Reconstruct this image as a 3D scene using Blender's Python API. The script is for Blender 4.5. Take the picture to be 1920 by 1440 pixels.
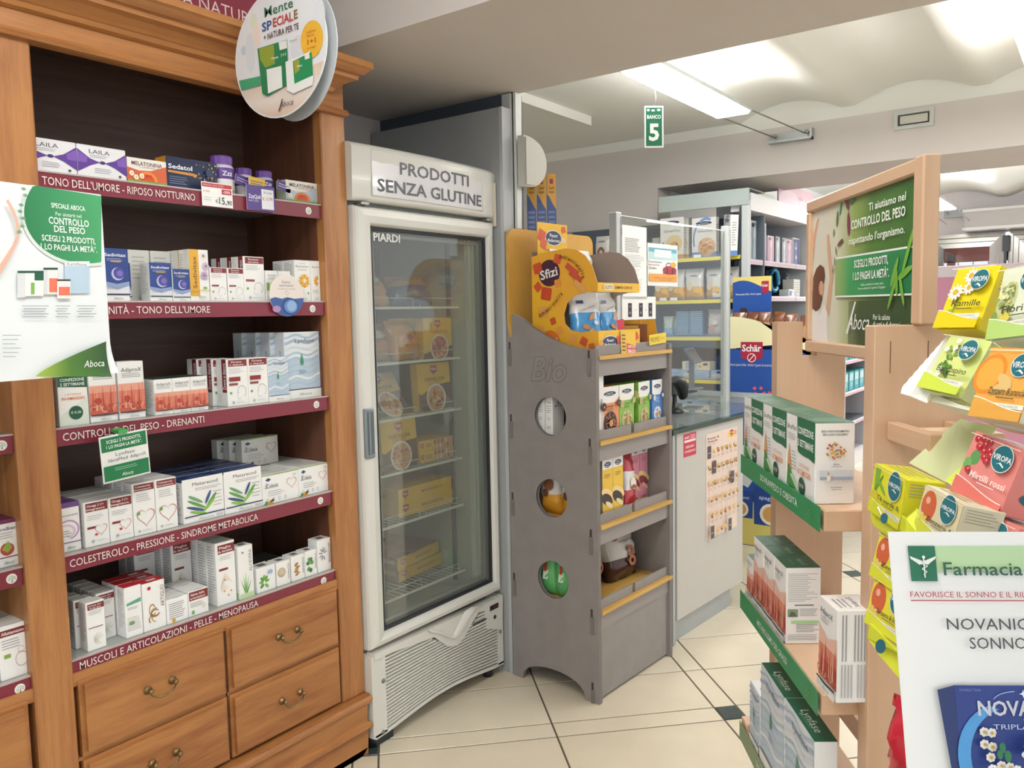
import bpy, bmesh, math, random
from mathutils import Vector, Matrix
random.seed(7)
for o in list(bpy.data.objects): bpy.data.objects.remove(o)
COL = bpy.context.scene.collection
SC = bpy.context.scene
# ------------------------------------------------------------ camera, world, light, exposure
FPX, PT, RL, YA, EYE = 1518.27, math.radians(4.9806), math.radians(-1.1262), math.radians(36.3104), 1.45
_V = Vector((math.cos(YA), math.sin(YA), 0)); _Rt = Vector((math.sin(YA), -math.cos(YA), 0)); _Z = Vector((0, 0, 1))
CF = _V*math.cos(PT) - _Z*math.sin(PT); _U = _V*math.sin(PT) + _Z*math.cos(PT)
CR = _Rt*math.cos(RL) + _U*math.sin(RL); CU = -_Rt*math.sin(RL) + _U*math.cos(RL)
CP = Vector((0, 0, EYE))
cd = bpy.data.cameras.new('camera'); cam = bpy.data.objects.new('camera', cd); COL.objects.link(cam)
cd.sensor_fit = 'HORIZONTAL'; cd.sensor_width = 36; cd.lens = FPX/1920*36; cd.clip_start = .02; cd.clip_end = 100
m = Matrix((CR, CU, -CF)).transposed().to_4x4(); m.translation = CP; cam.matrix_world = m
SC.camera = cam
W = bpy.data.worlds.new('world'); SC.world = W; W.use_nodes = True
W.node_tree.nodes['Background'].inputs[0].default_value = (.93, .96, 1, 1)
W.node_tree.nodes['Background'].inputs[1].default_value = 1.0
SC.view_settings.view_transform = 'Standard'; SC.view_settings.look = 'None'
SC.view_settings.exposure = 0.1; SC.view_settings.gamma = 1; SC.view_settings.use_curve_mapping = False
SC.cycles.use_denoising = True; SC.cycles.max_bounces = 7; SC.cycles.transparent_max_bounces = 16
SC.cycles.sample_clamp_indirect = 6
LAMP = 24.0
def area(name, loc, sx, sy, power, rot=(0, 0, 0), col=(1, .98, .95)):
    l = bpy.data.lights.new(name, 'AREA'); l.shape = 'RECTANGLE'; l.size = sx; l.size_y = sy; l.energy = power; l.color = col
    o = bpy.data.objects.new(name, l); COL.objects.link(o); o.location = loc; o.rotation_euler = rot; return o
# area fill added for an assumed shop window, unseen behind the photographer
area('unseen_window_fill', (-2.6, -2.2, 1.7), 3.0, 2.0, 18, (math.radians(80), 0, math.radians(-50)), (.95, .98, 1))
# ------------------------------------------------------------ unprojecting photo points onto real planes
def ray(x, y): return CF + CR*((x-960)/FPX) - CU*((y-720)/FPX)
def onz(x, y, z=0): d = ray(x, y); return CP + d*((z-EYE)/d.z)
def ony(x, y, Y): d = ray(x, y); return CP + d*(Y/d.y)
def onx(x, y, X): d = ray(x, y); return CP + d*(X/d.x)
def ondist(x, y, d): return CP + ray(x, y)*d
class Fr:                                    # a yawed local frame standing on the floor
    def __init__(s, x, y, deg):
        s.o = Vector((x, y, 0)); s.a = math.radians(deg); c, n = math.cos(s.a), math.sin(s.a)
        s.ux = Vector((c, n, 0)); s.uy = Vector((-n, c, 0))
    def w(s, u, v, z=0): return s.o + s.ux*u + s.uy*v + Vector((0, 0, z))
    def l(s, p): d = p - s.o; return (d.dot(s.ux), d.dot(s.uy), p.z)
    def up(s, x, y, v=0):                    # on the plane local-y = v  ->  (u, z)
        d = ray(x, y); t = ((s.o + s.uy*v - CP).dot(s.uy))/d.dot(s.uy); p = CP + d*t; return ((p-s.o).dot(s.ux), p.z)
    def sd(s, x, y, u=0):                    # on the plane local-x = u  ->  (v, z)
        d = ray(x, y); t = ((s.o + s.ux*u - CP).dot(s.ux))/d.dot(s.ux); p = CP + d*t; return ((p-s.o).dot(s.uy), p.z)
G0 = Fr(0, 0, 0)
# ------------------------------------------------------------ materials
def lin(h):
    if isinstance(h, str):
        h = h.lstrip('#'); h = ''.join(c+c for c in h) if len(h) == 3 else h; h = [int(h[i:i+2], 16)/255 for i in (0, 2, 4)]
    return [c/12.92 if c <= .04045 else ((c+.055)/1.055)**2.4 for c in h]
MC = {}
def M(h, rough=.45, metal=0, spec=.5, noise=0, scale=8, bump=0, coat=0):
    k = (h, rough, metal, noise, scale, bump, coat, spec)
    if k in MC: return MC[k]
    m = bpy.data.materials.new('paint_'+h.strip('#')); m.use_nodes = True; t = m.node_tree; b = t.nodes['Principled BSDF']
    c = lin(h); b.inputs['Base Color'].default_value = (*c, 1); b.inputs['Roughness'].default_value = rough
    b.inputs['Metallic'].default_value = metal; b.inputs['Specular IOR Level'].default_value = spec; b.inputs['Coat Weight'].default_value = coat
    if noise or bump:
        tc = t.nodes.new('ShaderNodeTexCoord'); n = t.nodes.new('ShaderNodeTexNoise'); n.inputs['Scale'].default_value = scale; n.inputs['Detail'].default_value = 4
        t.links.new(tc.outputs['Object'], n.inputs['Vector'])
        if noise:
            r = t.nodes.new('ShaderNodeValToRGB'); r.color_ramp.elements[0].position = .3; r.color_ramp.elements[1].position = .7
            r.color_ramp.elements[0].color = (*[x*(1-noise) for x in c], 1); r.color_ramp.elements[1].color = (*[min(1, x*(1+noise)) for x in c], 1)
            t.links.new(n.outputs[0], r.inputs[0]); t.links.new(r.outputs[0], b.inputs['Base Color'])
        if bump:
            bp = t.nodes.new('ShaderNodeBump'); bp.inputs['Strength'].default_value = bump; bp.inputs['Distance'].default_value = .01
            t.links.new(n.outputs[0], bp.inputs['Height']); t.links.new(bp.outputs[0], b.inputs['Normal'])
    MC[k] = m; return m
def wood(name, c1, c2, axis='X', rough=.4, coat=.15, sc=1.0, dist=2.5):
    m = bpy.data.materials.new(name); m.use_nodes = True; t = m.node_tree; b = t.nodes['Principled BSDF']
    tc = t.nodes.new('ShaderNodeTexCoord'); mp = t.nodes.new('ShaderNodeMapping')
    s = {'X': (1.2, 14, 14), 'Y': (14, 1.2, 14), 'Z': (14, 14, 1.2)}[axis]; mp.inputs['Scale'].default_value = [v*sc for v in s]
    n = t.nodes.new('ShaderNodeTexNoise'); n.inputs['Scale'].default_value = 1.6; n.inputs['Detail'].default_value = 6; n.inputs['Distortion'].default_value = dist*.3
    n2 = t.nodes.new('ShaderNodeTexNoise'); n2.inputs['Scale'].default_value = 14; n2.inputs['Detail'].default_value = 3
    mx = t.nodes.new('ShaderNodeMath'); mx.operation = 'MULTIPLY_ADD'; mx.inputs[1].default_value = .3
    r = t.nodes.new('ShaderNodeValToRGB'); e = r.color_ramp.elements; e[0].position = .38; e[1].position = .78
    e[0].color = (*lin(c1), 1); e[1].color = (*lin(c2), 1)
    L = t.links.new; L(tc.outputs['Object'], mp.inputs['Vector']); L(mp.outputs[0], n.inputs['Vector']); L(mp.outputs[0], n2.inputs['Vector'])
    L(n2.outputs[0], mx.inputs[0]); L(n.outputs[0], mx.inputs[2]); L(mx.outputs[0], r.inputs[0]); L(r.outputs[0], b.inputs['Base Color'])
    b.inputs['Roughness'].default_value = rough; b.inputs['Coat Weight'].default_value = coat; b.inputs['Coat Roughness'].default_value = .2
    return m
def glass(name, tint=(1, 1, 1), refl=1.0, haze=0):
    m = bpy.data.materials.new(name); m.use_nodes = True; t = m.node_tree; t.nodes.clear()
    o = t.nodes.new('ShaderNodeOutputMaterial'); mix = t.nodes.new('ShaderNodeMixShader'); f = t.nodes.new('ShaderNodeLayerWeight'); f.inputs[0].default_value = .5
    pw = t.nodes.new('ShaderNodeMath'); pw.operation = 'POWER'; pw.inputs[1].default_value = 4; ma = t.nodes.new('ShaderNodeMath'); ma.operation = 'MULTIPLY_ADD'; ma.inputs[1].default_value = .85; ma.inputs[2].default_value = .035*refl
    tr = t.nodes.new('ShaderNodeBsdfTransparent'); tr.inputs[0].default_value = (*tint, 1)
    g = t.nodes.new('ShaderNodeBsdfGlossy'); g.inputs['Roughness'].default_value = .02
    L = t.links.new; L(f.outputs['Facing'], pw.inputs[0]); L(pw.outputs[0], ma.inputs[0]); L(ma.outputs[0], mix.inputs[0]); L(tr.outputs[0], mix.inputs[1]); L(g.outputs[0], mix.inputs[2])
    if haze:
        d = t.nodes.new('ShaderNodeBsdfDiffuse'); d.inputs[0].default_value = (.8, .8, .8, 1); m2 = t.nodes.new('ShaderNodeMixShader'); m2.inputs[0].default_value = haze
        L(mix.outputs[0], m2.inputs[1]); L(d.outputs[0], m2.inputs[2]); L(m2.outputs[0], o.inputs[0])
    else: L(mix.outputs[0], o.inputs[0])
    return m
def emit(name, col, s):
    m = bpy.data.materials.new(name); m.use_nodes = True; b = m.node_tree.nodes['Principled BSDF']
    b.inputs['Base Color'].default_value = (.9, .9, .9, 1); b.inputs['Emission Color'].default_value = (*col, 1); b.inputs['Emission Strength'].default_value = s; return m
# ------------------------------------------------------------ mesh builder
class MB:
    def __init__(s): s.v = []; s.f = []; s.m = []; s.ms = []; s.sm = []
    def mi(s, m):
        if m not in s.ms: s.ms.append(m)
        return s.ms.index(m)
    def add(s, vs, fs, m, smooth=False):
        b = len(s.v); s.v += [tuple(v) for v in vs]; i = s.mi(m)
        for f in fs: s.f.append([b+k for k in f]); s.m.append(i); s.sm.append(smooth)
        return s
    def box(s, x0, x1, y0, y1, z0, z1, m, T=None):
        if x0 > x1: x0, x1 = x1, x0
        if y0 > y1: y0, y1 = y1, y0
        if z0 > z1: z0, z1 = z1, z0
        vs = [Vector((x, y, z)) for z in (z0, z1) for x, y in ((x0, y0), (x1, y0), (x1, y1), (x0, y1))]
        if T: vs = [T @ v for v in vs]
        return s.add(vs, [(3, 2, 1, 0), (4, 5, 6, 7), (0, 1, 5, 4), (1, 2, 6, 5), (2, 3, 7, 6), (3, 0, 4, 7)], m)
    def bbox(s, x0, x1, y0, y1, z0, z1, m, b=.002):      # box with chamfered edges
        bm = bmesh.new(); bmesh.ops.create_cube(bm, size=1)
        for v in bm.verts: v.co = Vector(((x0+x1)/2+v.co.x*(x1-x0), (y0+y1)/2+v.co.y*(y1-y0), (z0+z1)/2+v.co.z*(z1-z0)))
        bmesh.ops.bevel(bm, geom=bm.edges[:], offset=b, segments=1, affect='EDGES')
        bm.verts.index_update(); s.add([v.co.copy() for v in bm.verts], [[v.index for v in f.verts] for f in bm.faces], m); bm.free(); return s
    def prism(s, pts, d0, d1, m, axis='y', edge=None):   # polygon (a,b) extruded along axis
        def P(a, b, d): return {'y': (a, d, b), 'x': (d, a, b), 'z': (a, b, d)}[axis]
        n = len(pts); vs = [P(a, b, d0) for a, b in pts] + [P(a, b, d1) for a, b in pts]
        s.add(vs, [list(range(n)), list(range(2*n-1, n-1, -1))], m)
        s.add(vs, [(i, (i+1) % n, n+(i+1) % n, n+i) for i in range(n)], edge or m); return s
    def lathe(s, prof, m, c=(0, 0, 0), n=20, ax='z'):
        vs = []; fs = []
        for r, z in prof:
            for k in range(n):
                a = 2*math.pi*k/n; p = (r*math.cos(a), r*math.sin(a), z)
                if ax == 'y': p = (p[0], p[2], p[1])
                if ax == 'x': p = (p[2], p[0], p[1])
                vs.append((p[0]+c[0], p[1]+c[1], p[2]+c[2]))
        for i in range(len(prof)-1):
            for k in range(n): fs.append((i*n+k, i*n+(k+1) % n, (i+1)*n+(k+1) % n, (i+1)*n+k))
        fs.append(list(range(n-1, -1, -1))); fs.append([(len(prof)-1)*n+k for k in range(n)])
        return s.add(vs, fs, m, True)
    def tube(s, path, r, m, n=6):
        path = [Vector(p) for p in path]; vs = []; fs = []
        for i, p in enumerate(path):
            t = (path[min(i+1, len(path)-1)] - path[max(i-1, 0)]).normalized()
            a = t.cross(Vector((0, 0, 1)) if abs(t.z) < .9 else Vector((1, 0, 0))).normalized(); b = t.cross(a)
            for k in range(n): q = 2*math.pi*k/n; vs.append(p + a*r*math.cos(q) + b*r*math.sin(q))
        for i in range(len(path)-1):
            for k in range(n): fs.append((i*n+k, i*n+(k+1) % n, (i+1)*n+(k+1) % n, (i+1)*n+k))
        fs.append(list(range(n-1, -1, -1))); fs.append([(len(path)-1)*n+k for k in range(n)])
        return s.add(vs, fs, m, True)
    def mesh(s, name):
        me = bpy.data.meshes.new(name); me.from_pydata(s.v, [], s.f)
        for x in s.ms: me.materials.append(x)
        me.polygons.foreach_set('material_index', s.m); me.polygons.foreach_set('use_smooth', s.sm)
        me.update(); return me
    def build(s, name, parent=None, **kw): return link(name, s.mesh(name), parent, **kw)
def link(name, data, parent=None, label=None, cat=None, group=None, kind=None, loc=None, rot=None):
    o = bpy.data.objects.new(name, data); COL.objects.link(o); o.parent = parent
    tag(o, label, cat, group, kind)
    if loc is not None: o.location = loc
    if rot is not None: o.rotation_euler = rot
    return o
def tag(o, label=None, cat=None, group=None, kind=None):
    for k, v in (('label', label), ('category', cat), ('group', group), ('kind', kind)):
        if v:
            o[k] = v
            if k == 'label' and not 4 <= len(v.split()) <= 16: print('LABEL LEN', len(v.split()), v)
def empty(name, label, cat, group=None, loc=(0, 0, 0), rz=0, fr=None):
    if fr: loc = fr.w(*loc); rz = fr.a + rz
    return link(name, None, None, label, cat, group, None, loc, (0, 0, rz))
def copy_tree(o):
    c = o.copy(); COL.objects.link(c); m_ = [(o, c)]
    for ch in o.children:
        d = ch.copy(); COL.objects.link(d); d.parent = c
        for g in ch.children: e = g.copy(); COL.objects.link(e); e.parent = d
    return c
# ------------------------------------------------------------ flat print: shapes and lettering on a face
TX = {}
def glyphs(s, bold, shear):
    k = (s, bold, shear)
    if k in TX: return TX[k]
    cu = bpy.data.curves.new('t', 'FONT'); cu.body = s; cu.size = 1; cu.resolution_u = 2; cu.offset = bold*.0065; cu.shear = shear; cu.dimensions = '2D'; cu.fill_mode = 'FRONT'
    o = bpy.data.objects.new('t', cu); COL.objects.link(o)
    dg = bpy.context.evaluated_depsgraph_get(); me = bpy.data.meshes.new_from_object(o.evaluated_get(dg))
    vs = [(v.co.x, v.co.y) for v in me.vertices]; fs = [list(p.vertices) for p in me.polygons]
    bpy.data.objects.remove(o); bpy.data.meshes.remove(me); bpy.data.curves.remove(cu)
    if not vs: vs = [(0, 0), (1, 0), (0, 1)]; fs = []
    xs = [v[0] for v in vs]; TX[k] = (vs, fs, min(xs), max(xs)); return TX[k]
class Pr:
    def __init__(s, w=1., h=1., f=None, base=.0005): s.w = w; s.h = h; s.b = MB(); s.k = base; s.f = f or (lambda u, v, k: (u, -k, v))
    def _a(s, pts, fs, c, rough=.4):
        s.b.add([s.f(u, v, s.k) for u, v in pts], fs, c if not isinstance(c, str) else M(c, rough)); s.k += .00016; return s
    def r(s, x0, y0, x1, y1, c):
        W_, H = s.w, s.h; return s._a([(x0*W_, y0*H), (x1*W_, y0*H), (x1*W_, y1*H), (x0*W_, y1*H)], [(0, 1, 2, 3)], c)
    def p(s, pts, c): return s._a([(x*s.w, y*s.h) for x, y in pts], [list(range(len(pts)))], c)
    def e(s, cx, cy, rx, ry, c, n=20, a0=0, a1=360, rot=0):   # radii: fractions of width / of height
        q = math.radians(rot); P = []
        for k in range(n + (a1-a0 < 360)):
            a = math.radians(a0+(a1-a0)*k/n); x, y = rx*s.w*math.cos(a), ry*s.h*math.sin(a)
            P.append((cx*s.w + x*math.cos(q)-y*math.sin(q), cy*s.h + x*math.sin(q)+y*math.cos(q)))
        return s._a(P, [list(range(len(P)))], c)
    def c(s, cx, cy, r, col, n=20): return s.e(cx, cy, r, r*s.w/s.h, col, n)
    def arc(s, cx, cy, rx, ry, t, c, a0=0, a1=360, n=20):
        P = []
        for k in range(n+1):
            a = math.radians(a0+(a1-a0)*k/n)
            for q in (1, 1-t): P.append(((cx+rx*q*math.cos(a))*s.w, (cy*s.h+ry*q*math.sin(a)*s.h)))
        return s._a(P, [(2*k, 2*k+2, 2*k+3, 2*k+1) for k in range(n)], c)
    def t(s, txt, x, y, h, c, w=None, bold=0, al='C', rot=0, sh=0):   # h: cap height as a fraction of height; w: width as a fraction
        vs, fs, a, b = glyphs(txt, bold, sh); sc = h*s.h/.72; sx = sc
        if w: sx = w*s.w/max(b-a, .01)
        off = {'C': (a+b)/2, 'L': a, 'R': b}[al]; q = math.radians(rot); P = []
        for vx, vy in vs:
            X = (vx-off)*sx; Y = (vy-.36)*sc; P.append((x*s.w + X*math.cos(q)-Y*math.sin(q), y*s.h + X*math.sin(q)+Y*math.cos(q)))
        return s._a(P, fs, c)
    def l(s, x0, x1, y, n, pitch, c='#8a8a8a', th=.35, rag=.25):       # lines of print too small to read
        P = []; F = []; rnd = random.Random(n*7+int(y*99))
        for i in range(n):
            e = x1-(x1-x0)*rag*rnd.random(); yy = y-i*pitch; k = len(P); q = pitch*th
            P += [(x0*s.w, yy*s.h), (e*s.w, yy*s.h), (e*s.w, (yy+q)*s.h), (x0*s.w, (yy+q)*s.h)]; F.append((k, k+1, k+2, k+3))
        return s._a(P, F, c)
def face_map(face, w, h, d, ox=0, oy=0, oz=0):
    return {'front': lambda u, v, k: (ox+u, oy-k, oz+v), 'right': lambda u, v, k: (ox+w+k, oy+u, oz+v),
            'left': lambda u, v, k: (ox-k, oy+d-u, oz+v), 'top': lambda u, v, k: (ox+u, oy+v, oz+h+k),
            'back': lambda u, v, k: (ox+w-u, oy+d+k, oz+v)}[face]
def face_size(face, w, h, d): return {'front': (w, h), 'right': (d, h), 'left': (d, h), 'top': (w, d), 'back': (w, h)}[face]
class Kind:                                               # a carton: chamfered body + printed faces
    def __init__(s, name, cat, w, h, d, body='#f2f2f0', rough=.38, **faces):
        s.name, s.cat, s.w, s.h, s.d = name, cat, w, h, d; b = MB(); b.bbox(0, w, 0, d, 0, h, M(body, rough), min(.0012, w*.03)); s.body = b.mesh(name)
        p = MB(); s.n = bool(faces)
        for f, fn in faces.items():
            W_, H = face_size(f, w, h, d); q = Pr(W_, H, face_map(f, w, h, d)); fn(q)
            for i, mt in enumerate(q.b.ms): pass
            base = len(p.v); p.v += q.b.v
            idx = [p.mi(mt) for mt in q.b.ms]
            for ff, mm in zip(q.b.f, q.b.m): p.f.append([base+k for k in ff]); p.m.append(idx[mm]); p.sm.append(False)
        s.pm = p.mesh('printed_face') if p.f else None; s.root = None
    def put(s, label, group, fr, x, y, z, rz=0, rx=0):
        loc = fr.w(x, y, z)
        if s.root is None:
            s.root = link(s.name, s.body, None, label, s.cat, group)
            if s.pm: link('printed_face', s.pm, s.root)
            o = s.root
        else: o = copy_tree(s.root); tag(o, label, s.cat, group)
        o.location = loc; o.rotation_euler = (math.radians(rx), 0, fr.a + math.radians(rz)); return o
ORD = ['first', 'second', 'third', 'fourth', 'fifth', 'sixth', 'seventh', 'eighth', 'ninth', 'tenth']
# ============================================================ THE SETTING
CREAM = M('#ddd5cb', .8, noise=.02, scale=3); TAUPE = M('#d0c9c4', .8, noise=.02, scale=3); CEIL = M('#e6e6df', .85, noise=.015, scale=2)
DARKG = M('#4c5560', .7); PANEL = M('#9da0a0', .5, noise=.02); ALU = M('#b9bdbd', .35, metal=.3); WHITE = M('#ececea', .4); LAMPW = emit('lamp_diffuser', (1, .985, .965), LAMP)
def struct(b, name, parent=None): return b.build(name, parent, kind=None if parent else 'structure')
# floor: slab, tiles as pieces
fl = struct(MB().box(-6, 14, -6, 8, -.1, -.0022, M('#5a5144', .8)), 'floor')
TILE = [M(c, .22, noise=.05, scale=5, spec=.5) for c in ('#ddd2bc', '#e0d6c0', '#dacfb8')]; INSET = M('#30403e', .3, noise=.3, scale=30)
s2 = math.sqrt(.5)
E1 = lambda a, b: (a*s2 - b*s2, a*s2 + b*s2)
def tile_mesh(w, h, m):
    b = MB(); g = .0032; q = .003
    vs = [E1(x, y)+(z,) for z, o in ((0, 0), (-.002, 0)) for x, y in ()]
    top = [(g+q*.4, g+q*.4), (w-g-q*.4, g+q*.4), (w-g-q*.4, h-g-q*.4), (g+q*.4, h-g-q*.4)]; rim = [(g, g), (w-g, g), (w-g, h-g), (g, h-g)]
    V3 = [E1(*p)+(0,) for p in top] + [E1(*p)+(-.0012,) for p in rim] + [E1(*p)+(-.008,) for p in rim]
    F = [(0, 1, 2, 3)] + [(4+k, 4+(k+1) % 4, (k+1) % 4, k) for k in range(4)] + [(8+k, 8+(k+1) % 4, 4+(k+1) % 4, 4+k) for k in range(4)]
    return b.add(V3, F, m)
P1, BAND = 1.3225, .094; PE1, PE2 = 2.613, -1.222
cells = []
for i in range(-3, 7):
    for j in range(-7, 6):
        a0, b0 = PE1+i*P1, PE2+j*1.295
        cells.append((a0, b0, BAND, .084, 3))
        for k in range(2): cells.append((a0, b0+.084+k*.6055, BAND, .6055, (i+j+k) % 3))
        for k in range(4):
            cells.append((a0+BAND+k*.3071, b0, .3071, .084, (i+k) % 3))
            for q in range(2): cells.append((a0+BAND+k*.3071, b0+.084+q*.6055, .3071, .6055, (k+q+i+2*j) % 3))
def inview(x, y, mar=60):
    d = Vector((x, y, 0)) - CP; z = d.dot(CF)
    if z < .3: return None
    u, v = 960+FPX*d.dot(CR)/z, 720-FPX*d.dot(CU)/z
    return z if -mar < u < 1920+mar and v < 1440+mar else None
TM = {}; near = []; far = MB()
for a, b, w, h, c in cells:
    pts = [E1(a+x*w, b+y*h) for x, y in ((0, 0), (1, 0), (1, 1), (0, 1), (.5, .5))]; zs = [inview(*p) for p in pts]
    z = min([z for z in zs if z] or [99]); mt = INSET if c == 3 else TILE[c]
    if z < 4.3: near.append((z, a, b, w, h, mt))
    else:
        t = tile_mesh(w, h, mt); ox, oy = E1(a, b); far.add([(v[0]+ox, v[1]+oy, v[2]) for v in t.v], t.f, mt)
near.sort(key=lambda t: t[0])
for z, a, b, w, h, mt in near:
    k = (round(w, 3), round(h, 3), mt.name)
    if k not in TM: TM[k] = tile_mesh(w, h, mt).mesh('tile')
    link('tile', TM[k], fl, loc=E1(a, b)+(0,))
far.build('distant_tiles', fl, kind='stuff')
# ceilings: flat part and small barrel vaults running away from the beam
def vault_ceiling(name, x0, x1, y0, y1, zr, rise, ph, per=.70, flat_y=None):
    b = MB(); n = int((y1-y0)/.035); prof = []
    for i in range(n+1):
        y = y0+(y1-y0)*i/n; t = ((y-ph)/per) % 1.0; z = zr + rise*max(0, 1-((abs(t-.5)-0)/.44)**2) if abs(t-.5) < .44 else zr
        if flat_y and y > flat_y: z = zr+.005
        prof.append((y, z))
    vs = []
    for y, z in prof: vs += [(x0, y, z), (x1, y, z)]
    b.add(vs, [(2*i, 2*i+1, 2*i+3, 2*i+2) for i in range(n)], CEIL, True)
    b.box(x0, x1, y0, y1, zr+rise+.03, zr+rise+.08, CEIL)
    return b
cl = struct(vault_ceiling('ceiling', 2.62, 5.3, -3.5, 4.8, 2.65, .085, .60, .70, 2.02), 'ceiling')
struct(MB().prism([(2.75, 2.655), (2.62, 2.655), (2.62, 2.60)], 2.62, 4.45, CEIL, 'x'), 'trim_1')
struct(vault_ceiling('c', 5.95, 10.6, -3.5, 4.8, 2.62, .1, .95, .9), 'ceiling.001')
struct(MB().box(-3.5, 1.9, -3.5, 2.7, 2.85, 2.9, CEIL), 'ceiling.002')
# the big beam between the two bays
bm_ = MB(); bm_.box(1.82, 2.632, -3.5, 2.60, 2.30, 2.95, TAUPE); struct(bm_, 'trim_2')
# far beam, far wall
b = MB(); b.box(5.24, 5.99, -3.5, 2.56, 2.30, 2.59, TAUPE); b.box(5.24, 5.99, -3.5, 2.56, 2.59, 2.95, CEIL); struct(b, 'trim_3')
b = MB(); b.box(5.24, 5.45, 2.56, 4.8, 0, 2.59, TAUPE); b.box(5.24, 5.45, 2.56, 4.8, 2.59, 2.95, CEIL); struct(b, 'wall_far')
struct(MB().box(2.6, 5.3, 4.7, 4.8, 0, 2.95, CREAM), 'wall_left')
struct(MB().box(-3.5, 2.62, 2.60, 2.7, 0, 2.95, TAUPE), 'wall_back')
struct(MB().box(5.45, 10.6, 2.56, 2.65, 0, 2.95, WHITE), 'wall_side')
# dark partition above and behind the grey panel
b = MB(); b.box(2.60, 2.66, 1.88, 2.60, 0, 2.30, DARKG); b.box(1.85, 2.56, 2.56, 2.60, 2.08, 2.12, M('#6d7074', .5)); struct(b, 'trim_4')
# window wall of the next room
XW = 10.5
def wp(x, y): p = onx(x, y, XW); return p.y, p.z
wz = wp(1868, 463)[1]; wtop = wp(1745, 452)[1]
b = MB(); PINKW = M('#efe9ea', .7)
b.box(XW, XW+.2, -3.5, 4.8, 2.24, 2.95, PINKW); b.box(XW, XW+.2, 2.45, 4.8, 0, 2.24, PINKW); b.box(XW, XW+.2, -3.5, 2.45, 0, .9, PINKW); struct(b, 'wall_window')
STEEL = M('#a9a7a3', .25, metal=.8); REDW = M('#8a4b3e', .6)
yl, yr = wp(1745, 500)[0], wp(1868, 500)[0]
def window(n, y1, y0, z0=.9, z1=2.24):
    w = struct(MB().box(XW-.02, XW+.1, y0, y1, z1-.04, z1, STEEL), 'window_%d' % n)
    f = MB(); prof = [(0, -.0), (0, -.06), (.28, -.065), (.33, -.04), (.62, -.045), (.66, -.02), (1, -.025), (1, .06)]; vs = []
    for t, d in prof: o = .15*t; vs += [(XW+d, y1-o, z0+o-.1), (XW+d, y0+o, z0+o-.1), (XW+d, y0+o, z1-o), (XW+d, y1-o, z1-o)]
    f.add(vs, [(4*i+k, 4*i+(k+1) % 4, 4*i+4+(k+1) % 4, 4*i+4+k) for i in range(len(prof)-1) for k in range(4)], STEEL); f.build('frame', w)
    MB().box(XW+.06, XW+.07, y0+.15, y1-.15, z0, z1-.15, glass('window_pane', (.95, .98, 1))).build('pane', w)
    r = MB(); r.box(XW+.25, XW+.31, y0-.1, y1+.1, z1-.30, z1-.13, REDW); r.box(XW+.25, XW+.31, y1-.24, y1-.15, z0, z1-.2, REDW); r.build('outer_frame', w)
    return w
wy0 = wp(1885, 480)[0]
window(1, yl+.02, wy0); window(2, wy0-.03, wy0-1.4)
g = MB()
for k in range(26): g.tube([(11.2, -2.2+k*.16, .8), (11.2, -2.2+k*.16, 2.1)], .008, M('#7ba0a6', .5), 5)
g.tube([(11.2, -2.5, 2.06), (11.2, 2.2, 2.06)], .012, M('#7ba0a6', .5)); struct(g, 'window_3')  # grille of bars outside the windows, not a window itself
area('daylight_far_windows', (10.9, .2, 1.9), 2.6, 1.3, 60, (math.radians(90), 0, math.radians(90)), (.9, .96, 1))
h = link('window_bolt', MB().box(-.03, .03, -.03, .0, -.05, .12, M('#2b3338', .4)).box(-.012, .012, -.03, 0, -.5, -.05, M('#2b3338', .4)).mesh('window_bolt'), None, 'black vertical bolt handle on the steel window frame', 'window bolt')
h.location = (XW-.09, wp(1885, 480)[0]-.01, wp(1885, 463)[1]); h.rotation_euler = (0, 0, math.radians(-90))
# roller shutter box / air unit above the window
a1, a0 = wp(1812, 398), wp(1812, 436)
MB().bbox(XW-.28, XW-.002, a1[0]-1.9, a1[0], a0[1], a1[1], M('#c9c6c4', .5), .02).box(XW-.30, XW-.28, a1[0]-1.9, a1[0], a0[1], a0[1]+.03, WHITE).box(XW-.31, XW-.28, a1[0]-1.9, a1[0], a1[1]-.03, a1[1], WHITE).build('air_conditioner', None, label='long grey air conditioning unit on the wall above the far window', cat='air conditioner')
# ------------------------------------------------------------ hanging lamps, brackets, emergency light
def luminaire(y0, y1, x0, x1, z, label, wall=5.24, zb=2.52, by=None, xs=2.64):
    r = empty('ceiling_lamp', label, 'lamp', 'long suspended lamps on wires', ((x0+x1)/2, (y0+y1)/2, z))
    cx, cy = (x0+x1)/2, (y0+y1)/2
    b = MB(); b.bbox(x0-cx, x1-cx, y0-cy, y1-cy, 0, .035, LAMPW, .01); b.build('diffuser', r)
    b = MB(); b.box(x0-cx-.004, x1-cx+.004, y0-cy-.006, y0-cy-.001, .012, .03, ALU); b.box(x0-cx-.004, x1-cx+.004, y1-cy+.001, y1-cy+.006, .012, .03, ALU); b.build('frame', r)
    B0, B1 = by
    for yy, bb in ((y0, B0), (y1, B1)):
        MB().tube([(xs-cx, yy-cy, .02+.0), (x1-cx, yy-cy, .02), (wall-.05-cx, bb-cy, zb-z)], .004, M('#8c8c86', .4, metal=.6)).build('wire', r)
    for k, xx in ((0, x0+.25), (1, x1-.12)):
        MB().tube([(xx-cx, y1-cy, .03), (xx-cx, y1-cy, 2.6-z)], .0015, ALU, 4).build('hanger', r)
    return r
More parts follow.
